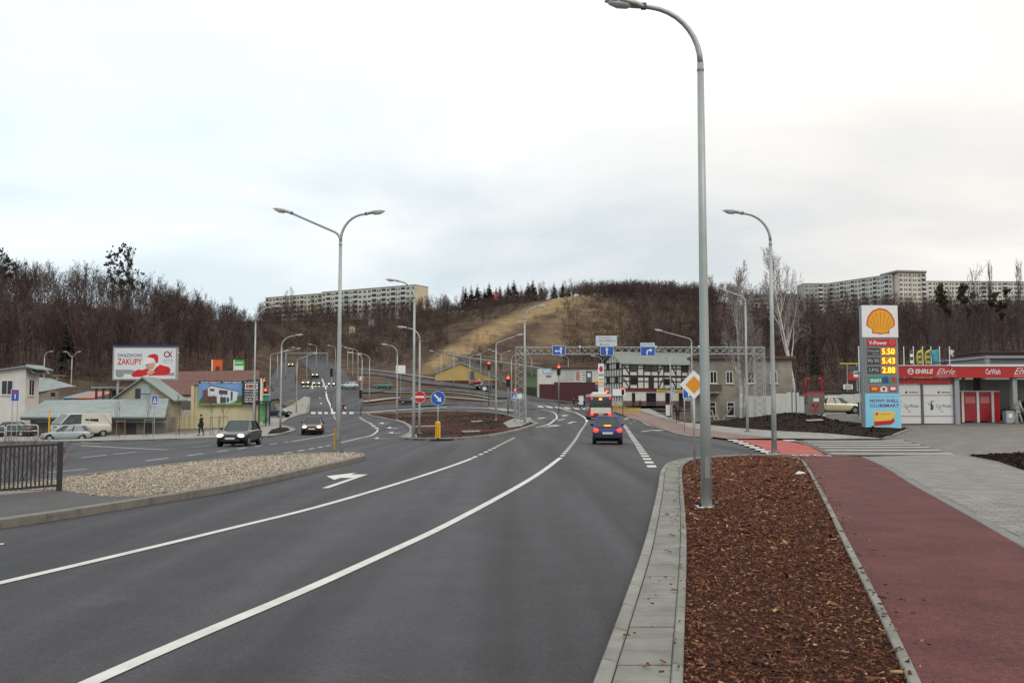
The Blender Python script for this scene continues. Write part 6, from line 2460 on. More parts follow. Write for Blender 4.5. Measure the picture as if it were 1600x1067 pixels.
M_CORR = mat('white_sheet_metal', (0.52, 0.54, 0.52), 0.5, 0.1, var=0.1, scale=0.8)
fa, fb, fc = GX(1166, 80), GX(1247, 92), GX(1420, 95)
corrugated(fa.xy, fb.xy, 2.35, 'white corrugated sheet fence beside the grey house', M_CORR, 4)
corrugated(fb.xy, fc.xy, 1.9, 'long white corrugated sheet fence behind the beige car', M_CORR, 8)
# dark wall top and low sheds behind the fence
f = Fr(1330, 620, 108)
r = empty('low_shed', f.o, 0, 'long low shed with dark roof behind the corrugated fence', 'shed')
MB().box(f.x(1215), f.x(1480), 0, 6, -3, f.z(613)).build('wall', M_PLGREY, r)
MB().box(f.x(1212), f.x(1482), -0.4, 6.4, f.z(613), f.z(611)).build('roof', M_DARK, r)
f = Fr(1565, 600, 118)
r = empty('flat_roofed_hall', f.o, 0, 'grey flat-roofed hall behind the car wash roof', 'building')
MB().box(f.x(1540), f.x(1680), 0, 15, -6, f.z(560)).build('wall', M_GALVD, r)
MB().box(f.x(1536), f.x(1684), -0.8, 15.5, f.z(560), f.z(556.5)).build('roof', mat('pale_blue_roof', (0.27, 0.31, 0.32), 0.6, var=0.1), r)
MB().box(f.x(1470), f.x(1539), 1, 14, -6, f.z(575)).build('side_wing', M_PLGREY, r)
f = Fr(1570, 575, 135)
r = empty('brick_building', f.o, 0, 'red brick building glimpsed above the grey hall', 'building')
MB().box(f.x(1535), f.x(1690), 0, 8, -8, f.z(551)).build('wall', mat('red_brick', (0.10, 0.05, 0.04), 0.9, var=0.2, scale=3), r)
MB().box(f.x(1533), f.x(1692), -0.3, 8.3, f.z(551), f.z(549.5)).build('roof', M_DARK, r)

# ------------------------------------------------------------------ filling station: vacuum stand, green pole, flags
loc = GX(1271, 74.5)
loc.z += 0.05
k = 74.5 / FOC
r = empty('vacuum_stand', loc, 0.0, 'grey self-service vacuum with two red hose arches', 'vacuum')
MB().box(-0.68, 0.68, -0.42, 0.42, 0.12, 1.75).build('body', mat('brushed_panel', (0.24, 0.19, 0.18), 0.4, 0.4, var=0.1), r, bevel=0.03)
MB().box(-0.75, 0.75, -0.48, 0.48, 0.0, 0.12).build('plinth', M_SWHITE, r)
MB().box(-0.70, 0.70, -0.44, 0.44, 1.75, 1.87).build('red_cap', M_SRED, r, bevel=0.02)
for sx in (-1, 1):
    pts = [(sx * 0.66, 0, 1.8), (sx * 0.66, 0, 2.6), (sx * 0.64, -0.02, 2.85), (sx * 0.52, -0.05, 3.02), (sx * 0.42, -0.07, 2.98), (sx * 0.40, -0.08, 2.85)]
    MB().tube(pts, 0.07, 10).build('red_arch', M_SRED, r, smooth=True)
    hp = [(sx * 0.40, -0.08, 2.85), (sx * 0.55, -0.3, 2.0), (sx * 0.85, -0.35, 1.1), (sx * 0.8, -0.42, 0.9), (sx * 0.72, -0.44, 1.2)]
    MB().tube([Vector(p) for p in hp], 0.035, 6).build('hose', M_BLACK, r, smooth=True)
plate(rect(-0.2, 0.25, 1.15, 1.42), -0.43, 0.01, 'label_panel', M_SWHITE, r)
for pts in ([(-0.28, 0.35), (-0.1, 0.35), (0.3, 0.95), (0.12, 0.95)], [(-0.05, 0.75), (0.12, 0.62), (-0.25, 0.98), (-0.32, 0.9)], [(-0.34, 0.95), (-0.18, 0.95), (-0.1, 0.7), (-0.28, 0.7)]):
    plate(pts, -0.428, 0.006, 'red_mark', M_SRED, r)
for sx in (-0.35, 0.0, 0.35):
    MB().cyl((sx, -0.47, 0.04), (sx, -0.52, 0.04), 0.06, n=10).build('nozzle_rest', M_BLACK, r)

loc = GX(1243, 80)
r = empty('green_pole', loc, 0, 'dark green pole with a small floodlight by the vacuum stand', 'pole')
Hp = P(1243, 577, 80).z - loc.z
MB().cyl((0, 0, 0), (0, 0, Hp), 0.055, 0.045, 8).build('pole', mat('green_paint', (0.02, 0.10, 0.075), 0.5), r)
MB().box(0.0, 0.55, -0.15, 0.1, Hp - 0.05, Hp + 0.12).xf(Matrix.Rotation(-0.35, 4, 'Y') @ Matrix.Translation((0, 0, 0))).build('floodlight', M_GALVD, r)
# flags behind the car wash
flag_cols = [(1413, None, 'bare white flagpole closest to the price sign'), (1428, (0.10, 0.10, 0.10), 'flagpole with a furled black and white flag'), (1442.5, (0.50, 0.44, 0.04), 'flagpole with the left of two yellow lettered flags'), (1455.5, (0.48, 0.42, 0.05), 'flagpole with the right of two yellow lettered flags'), (1469, (0.06, 0.28, 0.34), 'flagpole with a teal flag'), (1484.5, (0.55, 0.53, 0.47), 'rightmost flagpole with a small cream flag'), (1342.5, (0.08, 0.25, 0.33), 'white flagpole with a teal flag left of the price sign')]
for i, (px, c, lab) in enumerate(flag_cols):
    d_ = 88 if i < 6 else 70
    loc = GX(px, d_)
    Hh = P(px, 543, d_).z - loc.z
    r = empty('flagpole', loc, 0, lab, 'flagpole')
    MB().cyl((0, 0, 0), (0, 0, Hh), 0.05, 0.04, 8).build('pole', M_SWHITE, r)
    MB().ball((0, 0, Hh + 0.04), 0.06, 8, 5).build('finial', M_SWHITE, r)
    if c:
        hh = 3.0 if i < 4 else (2.4 if i != 5 else 0.6)
        wd = 0.62 if i in (2, 3) else (0.85 if i in (4, 6) else 0.4)
        sgn = -1 if i < 5 else 1
        q = MB()
        nn = 8
        vs = []
        for jz in range(nn + 1):
            for ix in range(5):
                t, u_ = jz / nn, ix / 4
                x_ = sgn * (0.05 + wd * u_ * (0.55 + 0.45 * (1 - t) if i in (4, 6) else 0.85 + 0.15 * math.sin(t * 9)))
                vs.append((x_, 0.10 * math.sin(u_ * 5 + t * 4), Hh - 0.15 - hh * t - 0.25 * u_ * (1 if i in (2, 3) else 0.5)))
        q.add(vs, [(a * 5 + b_, a * 5 + b_ + 1, a * 5 + b_ + 6, a * 5 + b_ + 5) for a in range(nn) for b_ in range(4)])
        o = q.build('flag', mat('flag_%d' % i, c, 0.8, var=0.15), r, smooth=True)
        sd = o.modifiers.new('thick', 'SOLIDIFY')
        sd.thickness = 0.01
        if i in (2, 3):
            for k in range(5):
                plate(rect(-0.48, -0.16, Hh - 0.75 - k * 0.5, Hh - 0.5 - k * 0.5), -0.13, 0.01, 'print_block', M_DARK, o)
        if i == 1:
            for k in range(4):
                plate(rect(-0.38, -0.1, Hh - 0.9 - k * 0.6, Hh - 0.62 - k * 0.6), -0.13, 0.01, 'print_block', M_SWHITE, o)

# distant advertising frame behind the fence
f = Fr(1333, 612, 120)
r = empty('advert_frame', f.o, 0, 'small coloured hoarding under a yellow bar behind the fence', 'billboard')
MB().box(f.x(1313), f.x(1342), 0, 0.12, f.z(568.8), f.z(567)).build('yellow_bar', mat('yellow_tube', (0.55, 0.45, 0.06), 0.6), r)
for px in (1325, 1340):
    MB().box(f.x(px) - 0.05, f.x(px) + 0.05, 0.12, 0.22, -3, f.z(567)).build('post', M_GALV, r)
p_ = MB().box(f.x(1326), f.x(1341.5), 0, 0.1, f.z(593), f.z(572)).build('panel', mat('dark_poster', (0.07, 0.075, 0.09), 0.6, var=0.4, scale=1.5), r)
plate(f.rc(1326, 1341.5, 590, 593.5), -0.02, 0.02, 'red_strip', M_SRED, p_)
plate(f.rc(1334, 1341, 580, 589), -0.02, 0.02, 'pale_print', M_SWHITE, p_)
plate(f.rc(1327.5, 1332, 581, 590), -0.02, 0.02, 'red_print', M_SRED, p_)
bx = MB().box(f.x(1318), f.x(1332), -0.05, 0.15, f.z(608), f.z(600.5)).build('lower_sign', M_SWHITE, r)
for k in range(2):
    plate(f.rc(1319.5, 1330.5, 602 + 3 * k, 603.4 + 3 * k), -0.06, 0.01, 'print_line', M_DARK, bx)
# dark bins
loc = GX(1348, 72)
loc.z += 0.05
r = empty('waste_bin', loc, 0, 'black wheeled bin left of the price sign foot', 'bin')
MB().box(-0.35, 0.35, -0.3, 0.3, 0.08, 1.0).build('body', M_BLACK, r, bevel=0.03)
MB().box(-0.38, 0.38, -0.33, 0.33, 1.0, 1.08).build('lid', M_DARK, r, bevel=0.02)
for sx in (-0.28, 0.28):
    MB().cyl((sx - 0.04, 0.25, 0.09), (sx + 0.04, 0.25, 0.09), 0.09, n=10).build('wheel', M_BLACK, r)


# ------------------------------------------------------------------ price sign
def price_sign():
    d_ = 58.0
    f = Fr(1378, 671, d_)
    r = empty('price_sign', f.o, 0.03, 'tall fuel price sign with a yellow shell emblem on white', 'price sign')
    MB().box(f.x(1349.5), f.x(1405.5), 0.06, 0.5, -0.5, f.z(477)).build('casing', mat('sign_casing', (0.27, 0.29, 0.30), 0.45, 0.3, var=0.08), r)
    top = MB().box(f.x(1349), f.x(1406), 0.0, 0.06, f.z(527), f.z(477)).build('emblem_panel', M_SWHITE, r)
    # shell emblem: rays on a scalloped fan with a foot
    cx, cz = 1378.5, 516.0

    def fan(s, foot):
        pts = []
        nl = 7
        for i in range(nl * 5 + 1):
            a = R(186) - R(192) * i / (nl * 5)
            lobe = 1.0 + 0.025 * abs(math.sin(a * 6.56))
            pts.append((cx + 22.3 * s * math.cos(a) * lobe, 507 - (25 * s) * math.sin(a) * lobe * (1.0 if math.sin(a) > 0 else 0.4)))
        pts += [(cx + 19.0 * s, 507 + 4.5 * s), (cx + 14.2 * s, 507 + 6.5 * s), (cx + 13.6 * s, foot), (cx + 5 * s, foot), (cx + 3 * s, foot + 1.2), (cx - 3 * s, foot + 1.2), (cx - 5 * s, foot), (cx - 13.6 * s, foot), (cx - 14.2 * s, 507 + 6.5 * s), (cx - 19.0 * s, 507 + 4.5 * s)]
        return f.pt(*pts)
    m_red = mat('emblem_red', (0.62, 0.06, 0.02), 0.45, var=0.04)
    m_yel = mat('emblem_yellow', (0.80, 0.36, 0.01), 0.45, var=0.05)
    e1 = plate(fan(1.0, 521.0), -0.01, 0.012, 'emblem', m_red, top)
    plate(fan(0.90, 519.2), -0.016, 0.007, 'emblem_face', m_yel, e1)
    for i in range(7):
        a = R(162) - R(144) * i / 6
        x0, y0 = cx + 4.5 * math.cos(a) * (1 + abs(math.cos(a))), 514.5
        x1, y1 = cx + 18.2 * math.cos(a), 507 - 19.5 * math.sin(a)
        dx_, dy_ = x1 - x0, y1 - y0
        l_ = math.hypot(dx_, dy_)
        nx, ny = -dy_ / l_ * 0.7, dx_ / l_ * 0.7
        plate(f.pt((x0 - nx * .5, y0 - ny * .5), (x0 + nx * .5, y0 + ny * .5), (x1 + nx, y1 + ny), (x1 - nx, y1 - ny)), -0.02, 0.005, 'emblem_rib', mat('emblem_rib', (0.62, 0.20, 0.01), 0.5), e1)
    # rows
    m_pan = mat('price_panel', (0.045, 0.05, 0.055), 0.4, var=0.1)
    m_led = mat('price_digits', (0.9, 0.6, 0.02), 0.4, emit=2.6, ecol=(1.0, 0.62, 0.03), var=0.02)
    m_ledp = mat('led_panel', (0.25, 0.06, 0.01), 0.4, emit=0.5, ecol=(0.8, 0.25, 0.02))
    for ya, yb2 in ((528.5, 541), (542.5, 555.5), (557, 570), (571.5, 584.5), (586, 599), (600.5, 613.5)):
        MB().box(f.x(1351), f.x(1404), 0.03, 0.06, f.z(yb2), f.z(ya)).build('row_frame', mat('row_grey', (0.20, 0.215, 0.22), 0.4, 0.3), r)
    vp = plate(f.rc(1356, 1402, 530, 540.5), 0.01, 0.02, 'red_panel', M_SRED, r)
    text('V-Power', f.x(1388) - f.x(1359), f.z(532.5) - f.z(538.5), (f.x(1373.5), 0.005, f.z(535.5)), vp, M_SWHITE, bold=0.02)
    plate(circ(f.x(1396), f.z(535), 0.17, 14), 0.004, 0.006, 'red_disc', mat('bright_red', (0.75, 0.06, 0.05), 0.5), vp)
    plate(circ(f.x(1396), f.z(535), 0.07, 10), -0.002, 0.006, 'disc_core', M_SRED, vp)
    for (ya, yb2, a, b_) in ((543.5, 554.5, 'Diesel', '5.50'), (558, 569, 'Pb 95', '5.43'), (572.5, 583.5, 'LPG', '2.88')):
        p1 = plate(f.rc(1356, 1376.5, ya, yb2), 0.01, 0.02, 'name_panel', m_pan, r)
        text(a, (f.x(1375) - f.x(1357.5)) * (0.8 if a == 'LPG' else 1.0), f.z(ya + 3) - f.z(yb2 - (5 if a == 'Diesel' else 3)), (f.x(1366), 0.005, f.z((ya + yb2) / 2 - (1 if a == 'Diesel' else 0))), p1, mat('grey_print', (0.5, 0.51, 0.5), 0.5), bold=0.0)
        if a == 'Diesel':
            text('Extra', f.x(1374) - f.x(1365), f.z(551) - f.z(553), (f.x(1369.5), 0.005, f.z(552.3)), p1, mat('grey_print', (0, 0, 0)))
        p2 = plate(f.rc(1378.5, 1402, ya, yb2), 0.01, 0.02, 'led_panel', m_ledp, r)
        text(b_, f.x(1399.5) - f.x(1379.5), f.z(ya + 1) - f.z(yb2 - 1), (f.x(1389.5), 0.004, f.z((ya + yb2) / 2)), p2, m_led, name='price_digits', bold=0.0)
    sm = plate(f.rc(1357, 1402, 588, 598), 0.01, 0.02, 'green_panel', mat('teal_print', (0.01, 0.26, 0.22), 0.5), r)
    text('SMART', f.x(1377) - f.x(1359.5), f.z(591.5) - f.z(597), (f.x(1368.5), 0.005, f.z(594.5)), sm, M_SWHITE, bold=0.03)
    plate(f.pt((1379, 598), (1379, 590), (1388, 588), (1389, 598)), 0.003, 0.006, 'blue_print', mat('navy_print', (0.02, 0.06, 0.22), 0.5), sm)
    plate(f.rc(1394, 1400, 589, 597), 0.003, 0.006, 'red_print', M_SRED, sm)
    plate(f.rc(1359, 1373, 603, 611.5), 0.01, 0.02, 'card_print', M_SRED, r)
    plate(f.rc(1361.5, 1370.5, 605, 609.5), 0.004, 0.006, 'card_print', m_yel, r)
    plate(f.pt((1376, 612), (1375.5, 606), (1381, 603), (1386.5, 606), (1386, 612)), 0.01, 0.02, 'house_print', M_SWHITE, r)
    plate(circ(f.x(1381), f.z(607.8), 0.11, 10), 0.004, 0.006, 'house_mark', M_SRED, r)
    plate(rot2(f.rc(1390, 1401, 603.5, 611.5), 0, 0, 0), 0.01, 0.02, 'badge_print', M_SRED, r)
    plate(circ(f.x(1395.5), f.z(607), 0.19, 14, rz=0.1), 0.004, 0.006, 'badge_oval', M_SWHITE, r)
    # light blue poster
    m_lb = mat('light_blue_poster', (0.24, 0.58, 0.74), 0.5, var=0.05, scale=1.5)
    po = MB().box(f.x(1351), f.x(1407), -0.01, 0.055, f.z(671), f.z(614.5)).build('poster', m_lb, r)
    m_pur = mat('purple_print', (0.12, 0.03, 0.19), 0.5)
    text('WSPANIAŁE NAGRODY CZEKAJĄ', f.x(1402) - f.x(1358), 0.09, (f.x(1380), -0.016, f.z(619.5)), po, mat('grey_blue_print', (0.12, 0.22, 0.32), 0.6))
    text('NOWY SHELL', f.x(1404) - f.x(1358), 0.2, (f.x(1381), -0.016, f.z(626)), po, m_pur, bold=0.025)
    text('CLUBSMART', f.x(1404) - f.x(1358), 0.2, (f.x(1381), -0.016, f.z(633.5)), po, m_pur, bold=0.025)
    cd = plate(f.pt((1364, 643.5), (1395, 642.5), (1396.5, 644), (1396, 659), (1390, 663), (1364, 665)), -0.02, 0.008, 'card', mat('card_yellow', (0.80, 0.52, 0.07), 0.5, var=0.06), po)
    plate(f.pt((1364, 658.5), (1378, 657.5), (1390, 656.5), (1396, 652), (1396, 659), (1390, 663), (1364, 665)), -0.026, 0.006, 'card_red', M_SRED, cd)
    text('Clubsmart', f.x(1391) - f.x(1374), 0.1, (f.x(1382), -0.023, f.z(646.5)), cd, m_red)
    plate(circ(f.x(1368.5), f.z(646.5), 0.1, 12), -0.023, 0.004, 'card_mark', m_red, cd)
    return r


price_sign()


# ------------------------------------------------------------------ car wash
def car_wash():
    f = Fr(1489, 663, 63)
    zg = f.o.z
    r = empty('car_wash', f.o, 0.0, 'self-service car wash with red fascia and white panels', 'building')
    red = mat('wash_red', (0.42, 0.012, 0.016), 0.4, var=0.06)
    wht = mat('wash_white', (0.62, 0.63, 0.62), 0.45, var=0.06)
    gry = mat('wash_grey', (0.30, 0.31, 0.33), 0.45, 0.2, var=0.08)
    zb, zt2 = f.z(589.5), f.z(572)
    zm = (zb + zt2) / 2
    xl, xc, xr_ = f.x(1390), f.x(1480), f.x(1780)
    fl = MB().box(xl, xc - 0.02, -0.55, -0.1, zb, zt2).build('fascia', red, r)
    fr_ = MB().box(xc + 0.02, xr_, -0.55, -0.1, zb - 0.03, zt2 - 0.05).build('fascia', red, r)
    MB().box(xl, xc, -0.58, 0.0, zt2, zt2 + 0.05).build('fascia_trim', wht, fl)
    MB().box(xc, xr_, -0.60, 0.0, zt2 - 0.05, zt2 + 0.10).build('fascia_trim', wht, fr_)
    y = -0.556
    text('EHRLE', f.x(1453) - f.x(1425), 0.3, (f.x(1439), y, zm + 0.01), fl, wht, bold=0.04, shear=0.15)
    for px in (1418,):
        plate(circ(f.x(px), zm + 0.01, 0.21, 18), y, 0.005, 'emblem', wht, fl)
        plate(circ(f.x(px), zm + 0.01, 0.14, 16), y - 0.005, 0.004, 'emblem_ring', red, fl)
        plate(rect(f.x(px) - 0.13, f.x(px) + 0.16, zm - 0.01, zm + 0.05), y - 0.009, 0.003, 'emblem_bar', wht, fl)
    text('Ehrle', f.x(1487) - f.x(1458), 0.4, (f.x(1472.5), y - 0.01, zm), fr_, wht, shear=0.55)
    plate(rect(f.x(1456), f.x(1488), zb + 0.08, zb + 0.1), y - 0.01, 0.004, 'underline', wht, fr_)
    text('CarWash', f.x(1557) - f.x(1534), 0.38, (f.x(1545.5), y, zm), fr_, wht, bold=0.015)
    text('Ehrle', f.x(1611) - f.x(1578), 0.44, (f.x(1594.5), y, zm + 0.02), fr_, wht, shear=0.55)
    plate(rect(f.x(1577), f.x(1612), zb + 0.07, zb + 0.09), y, 0.004, 'underline', wht, fr_)
    MB().box(xl, xr_, -0.1, 6.5, zt2 - 0.35, zt2 - 0.2).build('roof', M_GALVD, r)
    # closed bay of white panels
    MB().box(xl, f.x(1484), -0.2, 0.0, f.z(599.5), f.z(590.5)).build('lower_fascia', red, r)
    for xa, xb in ((1392, 1437.5), (1441.5, 1488)):
        x0, x1 = f.x(xa), f.x(xb)
        z0, z1 = f.z(661.5), f.z(600.3)
        pn = MB().box(x0, x1, -0.06, 0.04, z0, z1).build('wall_panel', wht, r)
        for py in (617.5, 650):
            MB().box(x0, x1, -0.075, -0.061, f.z(py + 0.6), f.z(py - 0.6)).build('red_stripe', mat('dusty_red', (0.40, 0.16, 0.16), 0.5), pn)
        text('EHRLE', f.x(xb - 4) - f.x(xb - 18), 0.1, (f.x(xb - 11), -0.066, f.z(613)), pn, M_DARK, bold=0.04)
        plate(circ(f.x(xb - 22.5), f.z(613), 0.08, 12), -0.066, 0.004, 'emblem', M_DARK, pn)
        text('CarWash', f.x(xb - 4) - f.x(xb - 27), 0.24, (f.x(xb - 15.5), -0.066, f.z(634)), pn, M_DARK)
        q = [(xb - 36, 641), (xb - 31.5, 640), (xb - 31, 633), (xb - 33, 632), (xb - 33.5, 628), (xb - 30.5, 627.3), (xb - 30.5, 626.3), (xb - 35, 626.5), (xb - 35.2, 632), (xb - 41, 628), (xb - 35.5, 634)]
        plate(f.pt(*q), -0.066, 0.004, 'lance_print', M_DARK, pn)
        for k in range(2):
            plate(f.rc(xb - 24 + k * 3, xb - 20 + k * 4, 638.3 + k * 4, 639.2 + k * 4.2), -0.066, 0.004, 'small_print', M_DARK, pn)
    MB().box(f.x(1438), f.x(1441), -0.14, 0.1, -0.1, f.z(599.5)).build('column', mat('dark_column', (0.10, 0.105, 0.12), 0.5), r)
    for px in (1492, 1582, 1670):
        MB().box(f.x(px) - 0.15, f.x(px) + 0.15, -0.3, 0.1, -0.3, zb - 0.03).build('column', gry, r)
    # open bays
    MB().box(f.x(1496), xr_, 6.0, 6.2, -0.5, zb).build('back_wall', mat('wash_back', (0.36, 0.37, 0.33), 0.8, var=0.2, scale=0.6), r)
    for px in (1500, 1525, 1552):
        MB().box(f.x(px), f.x(px + 20), 5.93, 6.0, 1.7, zb - 0.2).build('back_panel', mat('pale_panel', (0.5, 0.52, 0.48), 0.6, var=0.1), r)
    cab = mat('cabinet_red', (0.33, 0.014, 0.018), 0.35, var=0.25, scale=1.5)
    zc = f.z(612.5)
    for xa, xb in ((1495, 1512), (1516, 1536.5), (1540, 1559)):
        c_ = MB().box(f.x(xa), f.x(xb), 1.0, 1.5, 0.22, zc).build('bay_cabinet', cab, r)
        plate(rect(f.x(xa) + 0.1, f.x(xb) - 0.1, zc - 0.75, zc - 0.3), 0.985, 0.012, 'panel_print', mat('print_pink', (0.45, 0.14, 0.14), 0.5), c_)
    for px in (1514, 1538, 1561.5):
        MB().box(f.x(px) - 0.08, f.x(px) + 0.08, 0.94, 1.52, 0.12, zc + 0.03).build('cabinet_post', wht, r)
    MB().box(f.x(1563), f.x(1573), 0.98, 2.6, 0.15, zc - 0.02).build('bay_cabinet', M_SRED, r)
    MB().box(f.x(1495), f.x(1573), 0.95, 1.6, zc + 0.035, zc + 0.1).build('cabinet_top', wht, r)
    for px in (1512, 1530, 1549, 1555):
        MB().cyl((f.x(px), 2.2, zc), (f.x(px), 2.2, zb + 0.4), 0.12, n=8).build('duct', M_DARK if px % 2 else M_GALVD, r)
    MB().box(f.x(1508), f.x(1515), 3, 3.5, zt2 - 0.2, zt2 + 0.5).build('roof_unit', mat('dark_blue_unit', (0.02, 0.025, 0.05), 0.6), r)
    MB().box(f.x(1491), f.x(1508), 3, 3.2, zt2 + 0.32, zt2 + 0.42).build('roof_arm', M_DARK, r)
    MB().box(f.x(1543), f.x(1549), 0.1, 0.4, zt2 + 0.05, zt2 + 0.5).build('roof_post', M_KERB, r)
    return r


car_wash()
loc = P(1576, 659, 62.5)
loc.z = T(loc.x, loc.y) + 0.04
r = empty('waste_bin', loc, 0, 'grey square bin with black top in the open wash bay', 'bin')
MB().box(-0.28, 0.28, -0.25, 0.25, 0.02, 0.86).build('body', M_SIGNBACK, r, bevel=0.02)
MB().box(-0.3, 0.3, -0.27, 0.27, 0.86, 0.95).build('lid', M_BLACK, r)
plate(rect(-0.12, 0.12, 0.4, 0.65), -0.262, 0.01, 'label_panel', M_SWHITE, r)


# ------------------------------------------------------------------ left side: houses, shed, advertising
def gable_box(r, x0, x1, y0, y1, z0, he, hr, mwall, mroof, ov=0.35, along='y', th=0.14):
    """walls with a pitched roof; ridge runs along y (gable faces the camera) or x"""
    if along == 'y':
        xm_ = (x0 + x1) / 2
        prof = [(x0, y0, z0), (x1, y0, z0), (x1, y0, he), (xm_, y0, hr), (x0, y0, he)]
        MB().prism(prof, (0, y1 - y0, 0)).build('wall', mwall, r)
        for s_, xe in ((-1, x0 - ov), (1, x1 + ov)):
            sl = (hr - he) / (xm_ - x0)
            ze = he - ov * sl
            q = [(xe, y0 - ov, ze + 0.02), (xm_, y0 - ov, hr + 0.02), (xm_, y1 + ov, hr + 0.02), (xe, y1 + ov, ze + 0.02)]
            MB().prism(q, (0, 0, th)).build('roof', mroof, r)
    else:
        ym = (y0 + y1) / 2
        MB().prism([(x0, y0, z0), (x0, y1, z0), (x0, y1, he), (x0, ym, hr), (x0, y0, he)], (x1 - x0, 0, 0)).build('wall', mwall, r)
        sl = (hr - he) / (ym - y0)
        for ye in (y0 - ov, y1 + ov):
            q = [(x0 - ov, ye, he - ov * sl + 0.02), (x1 + ov, ye, he - ov * sl + 0.02), (x1 + ov, ym, hr + 0.02), (x0 - ov, ym, hr + 0.02)]
            MB().prism(q, (0, 0, th)).build('roof', mroof, r)


f = Fr(0, 688, 95)
r = empty('white_house', f.o, 0.0, 'white plastered house with a pale sheet roof at the left edge', 'house')
x1 = f.x(40)
zE, zW = f.z(572), f.z(577)
prof = [(f.x(-120), 0, -1), (x1, 0, -1), (x1, 0, zE), (f.x(-120), 0, f.z(595))]
MB().prism(prof, (0, 2.7, 0)).build('wall', M_PLWHITE, r)
MB().prism([(f.x(-122), -0.5, f.z(594.5)), (x1 + 0.1, -0.5, zE + 0.05), (x1 + 1.4, -0.5, zE - 0.25), (x1 + 1.4, -0.5, zE - 0.4), (x1 + 0.1, -0.5, zE - 0.1), (f.x(-122), -0.5, f.z(595.5))], (0, 3.4, 0)).build('roof', M_ROOFG, r)
MB().prism([(x1 + 0.12, -0.3, zE + 0.08), (x1 + 0.9, -0.3, zE - 0.75), (x1 + 0.9, 3.2, zE - 0.75), (x1 + 0.12, 3.2, zE + 0.08)], (0, 0, 0.1)).build('roof_slope', M_ROOFG, r)
window(r, f.x(2.5), f.z(617), f.x(21) - f.x(2.5), f.z(594) - f.z(617), 0, 1, None, True)
wn = window(r, 0, 0, 1.1, 1.7, 0, 1, None, True)
wn.rotation_euler = (0, 0, PI / 2)
wn.location = (x1, 0.6, f.z(618))
# hipped annexe behind
f2 = Fr(58, 640, 106)
r = empty('hipped_annexe', f2.o, 0, 'low annexe with pale blue-green hipped roof beside the white house', 'house')
MB().box(f2.x(40), f2.x(91), 0, 1.2, -3, f2.z(611)).build('wall', M_PLGREY, r)
MB().add([(f2.x(38), -0.4, f2.z(612)), (f2.x(103), 0.4, f2.z(604)), (f2.x(98), 3.4, f2.z(603)), (f2.x(36), 3.4, f2.z(590)), (f2.x(46), 1.5, f2.z(588.5)), (f2.x(62), 2.2, f2.z(590)),
          (f2.x(66), -0.4, f2.z(612))], [(0, 6, 5, 4), (6, 1, 5), (0, 4, 3), (3, 4, 5, 2), (1, 2, 5), (0, 3, 2, 1, 6)]).build('roof', M_ROOFG, r)
MB().box(f2.x(80), f2.x(87), -0.03, 0.0, f2.z(619), f2.z(613)).build('window', M_GLASS, r)
MB().box(f2.x(63), f2.x(67), 3.5, 4.1, f2.z(592), f2.z(586)).build('chimney', M_PLGREY, r)
MB().box(f2.x(58), f2.x(74), 3.3, 4.4, f2.z(586), f2.z(584.6)).build('chimney_cap', M_KERB, r)
# striped roof
f2 = Fr(125, 625, 112)
r = empty('striped_shed', f2.o, 0, 'small shed whose roof is striped blue and salmon red', 'shed')
MB().box(f2.x(100), f2.x(148), 0, 6, -5, f2.z(623)).build('wall', M_PLGREY, r)
MB().prism([(f2.x(98), -0.3, f2.z(623)), (f2.x(113), -0.3, f2.z(623)), (f2.x(117), 6, f2.z(611.5)), (f2.x(102), 6, f2.z(611.5))], (0, 0, 0.1)).build('blue_roof', mat('blue_sheet', (0.10, 0.22, 0.32), 0.6, var=0.2), r)
MB().prism([(f2.x(113.2), -0.3, f2.z(623)), (f2.x(148), -0.3, f2.z(623)), (f2.x(149), 6, f2.z(611.5)), (f2.x(117.2), 6, f2.z(611.5))], (0, 0, 0.1)).build('red_roof', mat('salmon_sheet', (0.40, 0.15, 0.10), 0.7, var=0.2), r)
# canopy frame between
f2 = Fr(156, 640, 104)
r = empty('flat_canopy', f2.o, 0, 'dark flat-topped canopy left of the billboard post', 'canopy')
MB().box(f2.x(142), f2.x(177), 0, 4, f2.z(606.5), f2.z(604)).build('roof', M_SIGNBACK, r)
for px in (149, 160, 172):
    MB().box(f2.x(px) - 0.1, f2.x(px) + 0.1, 0.2, 0.4, -2, f2.z(606.5)).build('post', M_DARK, r)
MB().box(f2.x(150), f2.x(176), 3.5, 3.8, -2, f2.z(609)).build('back_wall', M_DARK, r)
# long green-roofed shed
f2 = Fr(165, 686, 88)
r = empty('long_shed', f2.o, 0, 'long low shed with grey-green sheet roof behind the van', 'shed')
MB().box(f2.x(45), f2.x(258), 0.5, 3.0, -1.0, f2.z(652)).build('wall', mat('shed_wall', (0.20, 0.18, 0.15), 0.9, var=0.3, scale=0.8), r)
MB().prism([(f2.x(40), -0.8, f2.z(653)), (f2.x(264), -0.8, f2.z(653)), (f2.x(240), 4.0, f2.z(624)), (f2.x(38), 4.0, f2.z(627))], (0, 0, 0.12)).build('roof', M_ROOFG, r)
MB().box(f2.x(41), f2.x(266), -0.85, -0.7, f2.z(656), f2.z(652.5)).build('gutter', M_DARK, r)
for px in (88, 118, 152, 196, 225):
    MB().box(f2.x(px), f2.x(px + 15), 0.42, 0.5, -0.6, f2.z(662)).build('door', M_DARK, r)
MB().box(f2.x(58), f2.x(262), 0.0, 0.08, f2.z(660), f2.z(657.5)).build('wall_rail', M_GALV, r)
